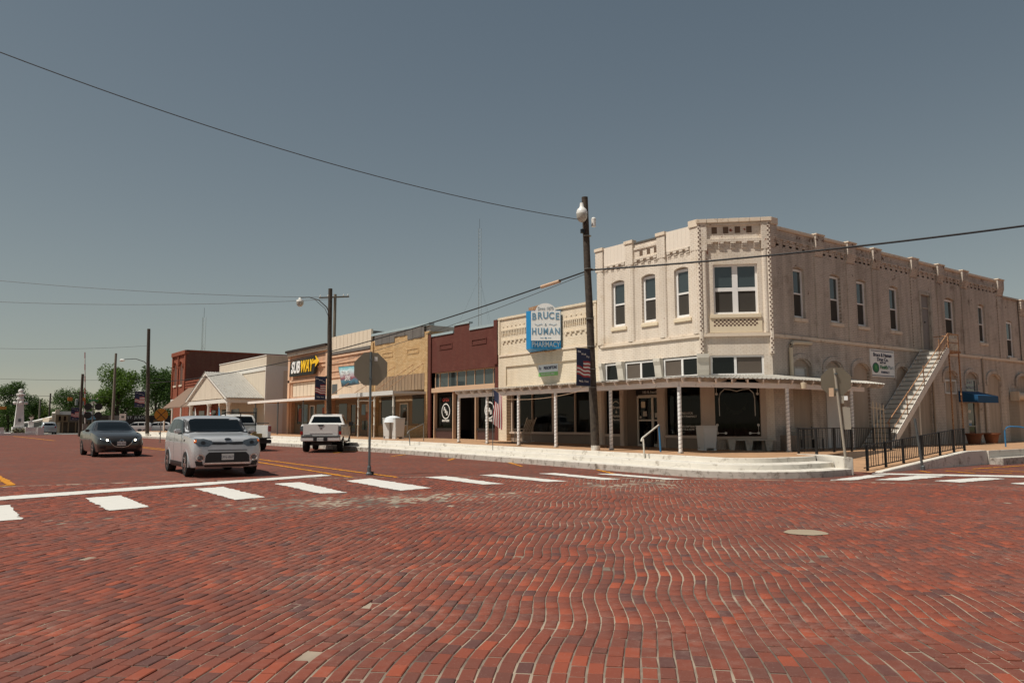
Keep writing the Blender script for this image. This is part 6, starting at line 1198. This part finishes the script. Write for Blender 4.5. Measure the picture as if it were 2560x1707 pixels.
for s_, ye in ((1, 66.66), (-1, 79.2)):
    n_ = 14
    for i in range(n_):
        xa, xb = 19.85+3.2*i/n_, 19.85+3.2*(i+1)/n_
        m_ = MB(); m_.add([(xa+.01, ye-.25*s_, 3.66), (xb-.01, ye-.25*s_, 3.66), (xb-.01, yr, 6.14), (xa+.01, yr, 6.14), (xa+.01, ye-.25*s_, 3.72), (xb-.01, ye-.25*s_, 3.72), (xb-.01, yr, 6.2), (xa+.01, yr, 6.2)], [(0, 1, 2, 3), (4, 5, 6, 7), (0, 1, 5, 4), (1, 2, 6, 5), (2, 3, 7, 6), (3, 0, 4, 7)]); m_.cyl((xa, ye-.25*s_, 3.74), (xa, yr, 6.22), .025, n=5); m_.build('roof_sheet', 'tin_roof', po)
m_ = MB(); m_.prism([(66.8, 3.7), (79.1, 3.7), (yr, 6.06)], 20.03, 20.12, axis=0); m_.build('gable', 'bank_stucco', po)
for s_, ye in ((1, 66.5), (-1, 79.36)): m_ = MB(); m_.prism([(ye, 3.62), (ye+.35*s_, 3.62), (yr, 5.95), (yr, 6.12)], 19.86, 20.02, axis=0); m_.build('bargeboard', 'bank_white', po)
for s_, ye in ((1, 66.9), (-1, 78.96)):
    for i in range(20): y_ = ye+(yr-ye)*(i+1)/22; z_ = 3.72+(6.0-3.72)*(i+1)/22; MB().box(19.95, 20.03, y_-.07, y_+.07, z_-.16, z_-.02).build('dentil', 'bank_white', po)
m_ = MB(); m_.box(20.0, 20.3, 66.6, 79.25, 3.3, 3.62).box(20.31, 23.08, 66.6, 66.85, 3.3, 3.6); m_.build('beam', 'bank_white', po)
for y_ in (66.9, 72.5, 78.5): MB().lathe((20.2, y_, .7), [(.24, 0), (.24, .12), (.18, .16), (.16, 2.4), (.22, 2.5), (.22, 2.6)], 14).build('column', 'bank_white', po, smooth=True)
brickmat('red_brick_w', (0, -1), '94523d', '854834', '775040', blot='a0654c', streak=.1, bmp=.3); brickmat('red_brick_s', (1, 0), '6b5046', '5f463d', '53403a', blot='76604f', streak=.4, bmp=.3)
rb = T('red_brick_building', 'two-storey red brick building with arched upper windows at the far end', 'building', (23.1, 92.6, .7))
mb = MB(FA); RW = [(-97.6, -96.5, 6.0, 8.5, .25, .25), (-95.0, -93.9, 6.0, 8.5, .25, .25)]; wall(mb, -98.5, -92.6, .3, 9.7, RW, .25); mb.build('wall', 'red_brick_w', rb, solid=False)
for a, b, c, d, _, _ in RW: window(rb, FA, a, b, c, d-.1, -.2, 'white_frame', 'pane_sky', 'pane_dark', fw=.09); MB(FA).box(a-.1, b+.1, 0, .1, c-.2, c).build('sill', 'bank_stucco', rb); m_ = MB(FA); m_.rod([(a-.15, .05, 7.9)]+[((a+b)/2+(.75)*math.cos(math.pi*(1-i/8)), .05, 8.1+.62*math.sin(math.pi*i/8)) for i in range(9)]+[(b+.15, .05, 7.9)], .09, 6); m_.build('arch_hood', 'red_brick_w', rb)
for a in (-98.5, -95.95, -93.0): MB(FA).box(a, a+.4, 0, .12, 4.5, 9.4).build('pilaster', 'red_brick_w', rb)
MB(FA).box(-98.6, -92.5, -.3, .2, 9.4, 9.85).build('cornice', 'red_brick_w', rb); MB(FA).box(-98.5, -92.7, 0, .1, 3.6, 4.4).build('fascia', 'bank_white', rb)
mb = MB(); mb.box(23.12, 60, 92.6, 98.45, .3, 9.72); mb.build('side_wall', 'red_brick_s', rb); mb = MB(); mb.box(23.1, 60, 92.5, 92.9, 9.73, 9.88); mb.build('coping', 'red_brick_w', rb); MB().cyl((31.5, 92.5, 6), (31.5, 92.5, 9.6), .1, n=8).build('downpipe', 'galv', rb)
sr = T('small_red_shop', 'small red shop with brown shed awning below the red brick building', 'building', (23.1, 86, .7)); mb = MB(); mb.box(23.1, 45, 79.9, 92.55, .3, 6.3); mb.build('wall', 'red_brick_w', sr)
for z_ in (5.5, 5.8, 6.1): MB(FA).box(-92.5, -79.95, 0, .06, z_, z_+.12).build('moulding', 'red_brick_w', sr)
MB(FA).box(-83.0, -79.95, .07, .1, 5.4, 6.35).build('sign_panel', 'bank_white', sr)
pm('brown_shingle', '7d6656', .9, var=.15, scale=3)
m_ = MB(); m_.add([(20.5, 79.9, 3.2), (20.5, 91.0, 3.2), (23.1, 91.0, 5.45), (23.1, 79.9, 5.45), (20.5, 79.9, 3.3), (20.5, 91.0, 3.3), (23.1, 91.0, 5.55), (23.1, 79.9, 5.55)], [(0, 1, 2, 3), (4, 5, 6, 7), (0, 1, 5, 4), (1, 2, 6, 5), (2, 3, 7, 6), (3, 0, 4, 7)]); m_.build('awning_roof', 'brown_shingle', sr)
for y_ in (80.3, 83.8, 87.3, 90.7): MB().cyl((20.6, y_, .7), (20.6, y_, 3.2), .09, n=8).build('awning_post', 'bank_white', sr)
for y_ in (81.5, 85.5, 89): MB(FA).box(-y_-1, -y_+1, 0, .03, 1.2, 2.9).build('opening', 'pane_dark', sr)
# small flags on the porch
for (x, y, s_, c_) in ((19.9, 71.2, 'red and white flag on the porch', 'flag_red'), (19.8, 75.6, 'white flag on the porch', 'flag_white'), (19.9, 68.6, 'tall blue feather flag before the bank', 'sign_blue')):
    t_ = T('porch_flag', s_, 'flag', (x, y, .7)); MB().cyl((x, y, .7), (x, y, 3.1), .02, n=6).build('pole', 'grey_metal', t_)
    g = MB()
    for j in range(8): z0_, z1_ = 1.4+.2*j, 1.6+.2*j; g.quad((x, y, z0_), (x, y-.5*math.sin(.4+.33*j), z0_), (x, y-.5*math.sin(.4+.33*(j+1)), z1_), (x, y, z1_))
    g.build('cloth', c_, t_, solid=False)
    if c_ == 'flag_red':
        for j in range(4): MB().box(x-.012, x+.012, y-.42, y, 1.5+.3*j, 1.62+.3*j).build('stripe', 'flag_white', t_)
# utility poles and signs further up
p4 = pole('utility_pole', 'tall dark pole with lamp arm and banner beside the far kerb', 17.57, 84, .3, 11.0, .19, .15, 'pole_wood', (-.3, 0), group=GP); MB().rod([(17.4, 84, 7.3), (17.0, 84, 7.7), (16.2, 84, 7.95), (15.2, 84, 7.85)], .04, 6).build('lamp_arm', 'grey_metal', p4, smooth=True); MB().lathe((15.0, 84, 7.68), [(.001, .2), (.15, .18), (.25, .08), (.22, 0), (.001, -.06)], 10).build('lamp_head', 'lamp_white', p4, smooth=True)
banner('navy banner with waving flag on the dark far pole', 17.2, 83.9, 3.2, 4.75, .95)
p5_ = pole('utility_pole', 'grey pole before the big tree', 19.22, 112, .2, 10.7, .2, .14, 'pole_grey', group=GP, base=False)
p6_ = pole('utility_pole', 'dark pole with banner beside the crossing gate', 13.86, 100, .2, 7.2, .16, .14, 'pole_wood', group=GP, base=False)
banner('navy banner with waving flag on the pole by the crossing gate', 13.7, 99.9, 2.0, 3.4, .8)
pole('utility_pole', 'thin distant pole left of the road end', 16.29, 165, .2, 6.1, .16, .13, 'pole_grey', group=GP, base=False); pole('utility_pole', 'thin distant pole second left of the road end', 17.85, 165, .2, 7.2, .17, .13, 'pole_wood', group=GP, base=False)
p7_ = pole('utility_pole', 'distant transformer pole before the far trees', 26.0, 190, .2, 8.6, .18, .14, 'pole_wood', group=GP, base=False)
for dx_ in (-.55, .55): MB().lathe((26.0+dx_, 189.8, 5.6), [(.001, 0), (.3, 0), (.3, 1.3), (.001, 1.45)], 10).build('transformer', 'galv', p7_, smooth=True)
MB().box(24.6, 27.4, 189.9, 190.0, 8.1, 8.3).build('crossarm', 'pole_grey', p7_)
cg = T('crossing_gate', 'raised red and white railway crossing gate arm', 'crossing gate', (14.95, 104, .2))
n_ = 12
for i in range(n_):
    a, b = (14.95-.42*i/n_, 104, 1.6+8.4*i/n_), (14.95-.42*(i+1)/n_, 104, 1.6+8.4*(i+1)/n_); MB().cyl(a, b, .07-.002*i, n=6).build('arm_section', 'flag_red' if i % 2 else 'flag_white', cg)
MB().cyl((14.95, 104, .2), (14.95, 104, 1.7), .1, n=8).build('post', 'galv', cg); MB().box(14.7, 15.2, 103.8, 104.2, .9, 1.6).build('mechanism', 'galv', cg)
cs = T('crossing_signal', 'railway crossing signal mast with black lamp discs', 'crossing signal', (15.7, 104, .2)); MB().cyl((15.7, 104, .2), (15.7, 104, 4.6), .07, n=8).build('mast', 'galv', cs)
for z_ in (2.6, 3.6):
    for dx_ in (-.55, .55): MB().cyl((15.7+dx_, 103.8, z_), (15.7+dx_, 103.9, z_), .42, n=16).build('lamp_disc', 'black', cs)
    MB().box(15.1, 16.3, 103.92, 104, z_-.06, z_+.06).build('lamp_bar', 'black', cs)
for s_ in (1, -1): m_ = MB(); m_.add([(15.7+s_*dx_, 103.85+.02*s_, 4.2+dz_) for dx_, dz_ in ((-.5, -.42), (-.42, -.5), (.5, .42), (.42, .5))], [(0, 1, 2, 3)]); m_.build('crossbuck_board', 'lamp_white', cs, solid=False)
m_ = T('traffic_light', 'amber traffic signals hung on a span before the far trees', 'traffic light', (13.2, 102, 4.5)); pm('signal_amber', 'b5762a', .5)
for x in (13.0, 14.3): MB().box(x-.25, x+.25, 101.8, 102.1, 4.2, 4.6).build('signal_head', 'signal_amber', m_, bevel=.05)
MB().cyl((7, 102, 4.7), (17, 102, 4.75), .02, n=5).build('span_wire', 'wire', m_); MB().box(14.9, 15.9, 101.95, 102, 4.2, 4.4).build('street_name_blade', 'emblem_green', m_)
t_ = T('traffic_light', 'amber traffic signal at the left picture edge', 'traffic light', (8.2, 128, 4)); MB().box(7.9, 8.7, 127.8, 128.2, 3.6, 4.0).build('signal_head', 'signal_amber', t_, bevel=.05); MB().cyl((0, 128, 4.2), (12, 128, 4.3), .02, n=5).build('span_wire', 'wire', t_)
rs = T('railway_sign', 'round yellow railway warning sign with black cross', 'sign', (13.42, 60, .2)); pm('warn_yellow', 'b97c1c', .5, var=.05); FR = ((13.42, 60, 0), (.976, -.218), (-.218, -.976)); MB(FR).disc((0, 2.18), .45, .45, .0, 24, .01).build('plate', 'warn_yellow', rs); MB(FR).cyl((0, -.03, .2), (0, -.03, 2.3), .035, n=6).build('post', 'galv', rs)
for s_ in (1, -1): m_ = MB(FR); m_.prism([(-.3*s_-.03, 1.86), (-.3*s_+.03, 1.86), (.3*s_+.03, 2.5), (.3*s_-.03, 2.5)], .012, .016 if s_ > 0 else .019, axis=1); m_.build('cross_stroke', 'black', rs)
t_ = T('road_sign', 'white square road sign behind the dark sedan', 'sign', (18.2, 100, .2)); MB().box(17.85, 18.55, 99.95, 99.97, 2.0, 2.75).build('plate', 'lamp_white', t_); MB().box(18.05, 18.35, 99.94, 99.949, 2.25, 2.5).build('symbol', 'grey_metal', t_); MB().cyl((18.2, 100, .2), (18.2, 100, 2.2), .035, n=6).build('post', 'galv', t_)
# white monument with planters
mo = T('monument', 'white column monument with globe lamps on a stepped planter base', 'monument', (9.65, 120, .19)); pm('mon_white', 'e0ddd8', .7, var=.05)
z0 = .19; MB().box(6.0, 11.9, 118.4, 122.6, z0, z0+.28).build('base_step', 'mon_white', mo); MB().box(8.9, 10.4, 119.4, 120.9, z0+.28, z0+1.05).build('plinth', 'mon_white', mo)
MB().add([(9.1, 119.6, z0+1.05), (10.2, 119.6, z0+1.05), (10.2, 120.7, z0+1.05), (9.1, 120.7, z0+1.05), (9.32, 119.8, z0+4.6), (9.98, 119.8, z0+4.6), (9.98, 120.5, z0+4.6), (9.32, 120.5, z0+4.6)], [(0, 3, 2, 1), (4, 5, 6, 7), (0, 1, 5, 4), (1, 2, 6, 5), (2, 3, 7, 6), (3, 0, 4, 7)]).build('shaft', 'mon_white', mo)
MB().lathe((9.65, 120.15, z0+4.6), [(.5, 0), (.5, .12), (.36, .16), (.36, .5), (.52, .6), (.52, .72), (.25, .8)], 12).build('capital', 'mon_white', mo); MB().lathe((9.65, 120.15, z0+5.4), [(.001, 0), (.2, .03), (.3, .2), (.3, .36), (.2, .52), (.001, .58)], 14).build('top_globe', 'mon_white', mo, smooth=True)
for dx_, dy_ in ((-.62, 0), (.0, -.62), (.62, 0)): MB().lathe((9.65+dx_, 119.9+dy_, z0+3.95), [(.001, 0), (.16, .04), (.23, .2), (.16, .36), (.001, .4)], 12).build('side_globe', 'mon_white', mo, smooth=True)
MB().box(9.5, 9.8, 119.57, 119.6, z0+1.7, z0+2.1).build('plaque', 'grey_metal', mo)
for x in (7.2, 11.0):
    MB().box(x-.75, x+.75, 118.5, 119.5, z0+.28, z0+1.0).build('planter_wall', 'mon_white', mo); MB().box(x-.4, x+.2, 119.0, 119.4, z0+1.0, z0+1.75).build('pedestal', 'mon_white', mo); MB().lathe((x-.1, 119.2, z0+1.75), [(.12, 0), (.08, .15), (.28, .5), (.32, .55)], 12).build('urn', 'mon_white', mo, smooth=True)
MB().box(11.6, 12.3, 118.3, 119.0, z0, z0+.95).build('end_pier', 'mon_white', mo)
pm('flowers', '7d4a4a', .8, var=.5, scale=8, c2='4a5a35', lo=.4, hi=.5)
def bush(name, label, x, y, z, rx, ry, rz_, n_, s_, mat, seed=1, par=None):
    r_ = random.Random(seed); m_ = MB()
    for i in range(n_):
        while True:
            a, b, c = r_.uniform(-1, 1), r_.uniform(-1, 1), r_.uniform(0, 1)
            if a*a+b*b+c*c < 1: break
        p = Vector((x+a*rx, y+b*ry, z+c*rz_)); u = Vector((r_.gauss(0, 1), r_.gauss(0, 1), r_.gauss(0, 1))).normalized(); v = u.orthogonal().normalized(); m_.quad(*[tuple(p+(u*q1+v*q2)*s_) for q1, q2 in ((-1, -.6), (1, -.6), (1, .6), (-1, .6))])
    o = m_.build(name, mat, par, solid=False)
    if par is None: tag(o, label, 'flowers')
    else: tag(o, kind='stuff')
bush('flower_bed', 'pink and green flowers round the foot of the monument', 9.65, 118.95, z0+.28, 1.1, .4, .65, 260, .09, 'flowers')
for x in (7.1, 10.9): bush('flowers', '', x, 119.2, z0+2.25, .35, .35, .35, 70, .09, 'flowers', 3, mo)
# far low stores
pm('store_brown', '5f5144', .85, var=.15); pm('store_wood', '7a6248', .85, var=.2)
fs = T('timber_front_store', 'low brown timber fronted store behind the crossing', 'building', (18.5, 140, .2)); MB().box(16.8, 26, 140.4, 150, .2, 3.0).build('wall', 'store_brown', fs); MB().box(15.9, 20.6, 138.9, 140.39, 1.9, 3.05).build('upper_front', 'store_brown', fs); MB().box(16.6, 21.4, 141, 150, 3.0, 3.6).build('rear_roof', 'mon_white', fs)
MB().box(15.9, 17.6, 138.85, 138.9, 1.95, 3.0).build('board_panel', 'store_wood', fs)
for x in (16.3, 17.0): MB().box(x, x+.3, 138.8, 138.85, 2.1, 2.8).build('window', 'pane_dark', fs)
for x in (16.0, 16.8, 17.6, 18.6, 19.5, 20.4): MB().box(x, x+.16, 138.9, 139.05, .2, 1.9).build('porch_post', 'store_wood', fs)
MB().box(20.2, 21.4, 138.7, 138.8, 2.3, 2.9).build('shop_sign', 'poster_blue', fs)
cw = T('cream_stepped_store', 'cream stepped parapet store beside the timber store', 'building', (16.6, 142, .2)); MB(((0, 141, 0), (1, 0), (0, -1))).prism([(15.2, .2), (16.75, .2), (16.75, 3.2), (16.6, 3.2), (16.6, 3.9), (16.1, 3.9), (16.0, 3.3), (15.6, 3.3), (15.6, 2.4), (15.2, 2.2)], 0, .3, axis=1).build('front_wall', 'cream_plain', cw); MB().box(15.3, 16.7, 141.1, 150, .2, 2.6).build('wall', 'cream_plain', cw)
wg = T('white_shed', 'white low shed with sloping roof left of the cream store', 'building', (14, 150, .2)); MB(((0, 150, 0), (1, 0), (0, -1))).prism([(12.5, .2), (17.2, .2), (17.2, 2.8), (14.5, 1.9), (12.5, 1.6)], -6, 0, axis=1).build('wall', 'grey_metal', wg); MB(((0, 150, 0), (1, 0), (0, -1))).prism([(12.4, 1.6), (14.5, 1.92), (17.3, 2.82), (17.3, 3.0), (14.5, 2.2), (12.4, 1.8)], -6.2, .3, axis=1).build('roof', 'mon_white', wg)
ds = T('dark_low_store', 'dark low store with white letters behind the parked cars', 'building', (27, 131, .2)); MB().box(23.4, 33, 131, 140, .2, 2.9).build('wall', 'dark_brown', ds)
FD = ((0, 131, 0), (1, 0), (0, -1)); text('ST. JULICH', .55, 'letters_white', ds, FD, 26.0, 2.55, .02, sx=1.2); MB(FD).box(24.5, 27.5, 0, .02, .8, 1.7).build('shop_window', 'pane_dark', ds); MB(FD).box(28.2, 28.8, 0, .03, .3, 2.2).build('door', 'store_wood', ds)
# lattice masts
pm('mast_grey', '8d8f8e', .6)
def mast(label, x, y, h, wd, group='distant lattice radio masts'):
    t_ = T('radio_mast', label, 'mast', (x, y, 0), group)
    c = [(x, y+wd*.58), (x-wd*.5, y-wd*.29), (x+wd*.5, y-wd*.29)]
    for a in c: MB().cyl((a[0], a[1], 0), (a[0], a[1], h), .045, n=5).build('leg', 'mast_grey', t_)
    m_ = MB(); k = int(h/1.5)
    for i in range(k):
        z_ = i*1.5
        for j in range(3): a, b = c[j], c[(j+1) % 3]; m_.cyl((a[0], a[1], z_), (b[0], b[1], z_+1.5), .03, n=3)
    tag(m_.build('lattice', 'mast_grey', t_), kind='stuff'); MB().cyl((x, y, h), (x, y, h+4), .06, n=5).build('antenna', 'wire', t_)
    for a in (20, 140, 260): MB().cyl((x, y, h*.75), (x+h*.33*math.cos(R(a)), y+h*.33*math.sin(R(a)), 0), .02, n=3).build('guy_wire', 'wire', t_)
mast('tall lattice mast rising behind the maroon shop', 177.2, 260, 81, 1.2); mast('lattice mast rising behind the red brick building', 88.6, 330, 45, 1.4)
# ------------------------------------------------------------------ trees
def leafmat(name, c, c2):
    m, t, b = nodes(name); b.inputs['Roughness'].default_value = .6; b.inputs['Specular IOR Level'].default_value = .3
    t.links.new(mixc(t, ramp(t, noise(t, 1.1, 3), [(.35, 0.), (.65, 1.)]), lin(c), lin(c2)), b.inputs['Base Color'])
    out = t.nodes['Material Output']; tl = N(t, 'BsdfTranslucent'); tl.inputs[0].default_value = lin(c2); mx = N(t, 'MixShader'); mx.inputs[0].default_value = .35
    t.links.new(b.outputs[0], mx.inputs[1]); t.links.new(tl.outputs[0], mx.inputs[2]); t.links.new(mx.outputs[0], out.inputs[0])
leafmat('leaf_a', '3f531f', '5e7a2c'); leafmat('leaf_b', '334720', '4d682c'); leafmat('leaf_c', '4a5a26', '63762f'); pm('bark', '4a3c2e', .9, var=.25, scale=4, bmp=.3)
def tree(label, x, y, h, wd, seed, leaf, trunk=.3, n_=5200, low=.22):
    t_ = T('leafy_tree', label, 'tree', (x, y, .15), 'leafy trees at the end of the street'); r_ = random.Random(seed); zb = .15; m_ = MB()
    m_.rod([(x, y, zb), (x+.1, y, zb+h*.2), (x-.05, y+.1, zb+h*.45), (x+.1, y, zb+h*.7)], [trunk, trunk*.75, trunk*.5, trunk*.2], 8); cl = []
    for i in range(15):
        a = 2*math.pi*i/15+r_.uniform(-.3, .3); zz = r_.uniform(low, .95)
        rad = wd*.5*(math.sin(math.pi*min(.93, max(.1, (zz-low+.12)/(1.05-low))))**.6)*r_.uniform(.5, 1.); p = Vector((x+rad*math.cos(a), y+rad*math.sin(a)*.9, zb+h*zz)); cl.append((p, wd*r_.uniform(.13, .22)))
        q = Vector((x, y, zb+h*max(.18, zz-.3))); m_.rod([tuple(q), tuple(q.lerp(p, .5)+Vector((0, 0, h*.03))), tuple(p)], [trunk*.3, trunk*.18, trunk*.06], 5)
    for k in range(5): cl.append((Vector((x+r_.uniform(-.2, .2)*wd, y+r_.uniform(-.2, .2)*wd, zb+h*r_.uniform(.5, .9))), wd*.2))
    m_.build('trunk', 'bark', t_, smooth=True); V_, F_ = [], []
    for i in range(n_):
        p, s_ = cl[i % len(cl)]; d = Vector((r_.gauss(0, 1), r_.gauss(0, 1), r_.gauss(0, .8))); d = d.normalized()*s_*(r_.random()**.4)*1.1; c = p+d; u = Vector((r_.gauss(0, 1), r_.gauss(0, 1), r_.gauss(0, .6))).normalized(); v = u.cross(Vector((r_.gauss(0, 1), r_.gauss(0, 1), r_.gauss(0, 1)))).normalized(); L = r_.uniform(.10, .2)*(.7+wd*.05)
        k = len(V_); V_ += [tuple(c-u*L), tuple(c+v*L*.55), tuple(c+u*L), tuple(c-v*L*.55)]; F_.append((k, k+1, k+2, k+3))
    g = MB(); g.v = V_; g.f = F_; tag(g.build('crown', leaf, t_, solid=False), kind='stuff')
tree('big rounded leafy tree left of the dark far pole', 26.4, 150, 11.4, 8.6, 1, 'leaf_a', .4, 11000, .1); tree('big leafy tree right of the dark far pole', 35.2, 162, 12.0, 9.5, 2, 'leaf_b', .4, 11000, .08)
tree('leafy tree behind the monument', 12.0, 172, 8.8, 7.5, 3, 'leaf_b', .3, 7000, .1); tree('leafy tree at the left edge behind the monument', 8.6, 178, 8.5, 7, 4, 'leaf_a', .3, 7000, .05); tree('tree right behind the monument column', 16.2, 182, 7.2, 5.5, 5, 'leaf_b', .25)
tree('rounded tree behind the cream stepped store', 26.0, 205, 9.2, 8.5, 6, 'leaf_b', .3, 6000); tree('tree behind the traffic signals', 29.5, 212, 9.9, 7.5, 7, 'leaf_a', .3); tree('low tree at the vanishing point of the far road', 21.5, 215, 6.5, 7, 8, 'leaf_c', .25, 4200, .05); tree('second low tree by the far road end', 17.8, 212, 6.2, 6.5, 9, 'leaf_a', .25, 4200, .05)
tree('low tree under the far poles', 23.5, 222, 5.5, 8, 10, 'leaf_b', .25, 4200, .05); tree('leafy tree beside the red brick building', 41.5, 175, 11.5, 9, 11, 'leaf_a', .35, 8000, .08); tree('tree between the big trees', 31.0, 172, 8.5, 8, 12, 'leaf_b', .3, 7000, .05)
m_ = MB(); r_ = random.Random(9)
for i in range(9000):
    x, y = r_.uniform(-20, 60), r_.uniform(226, 246); z_ = (r_.random()**1.5)*(4.2+1.2*math.sin(x*.5)+.8*math.sin(x*1.7)); u = Vector((r_.gauss(0, 1), r_.gauss(0, 1), r_.gauss(0, 1))).normalized()*.3; v = u.orthogonal().normalized()*.25; p = Vector((x, y, z_)); m_.quad(tuple(p-u), tuple(p+v), tuple(p+u), tuple(p-v))
tag(m_.build('far_wood', 'leaf_b', solid=False), 'far belt of trees on the horizon', 'woods', kind='stuff')
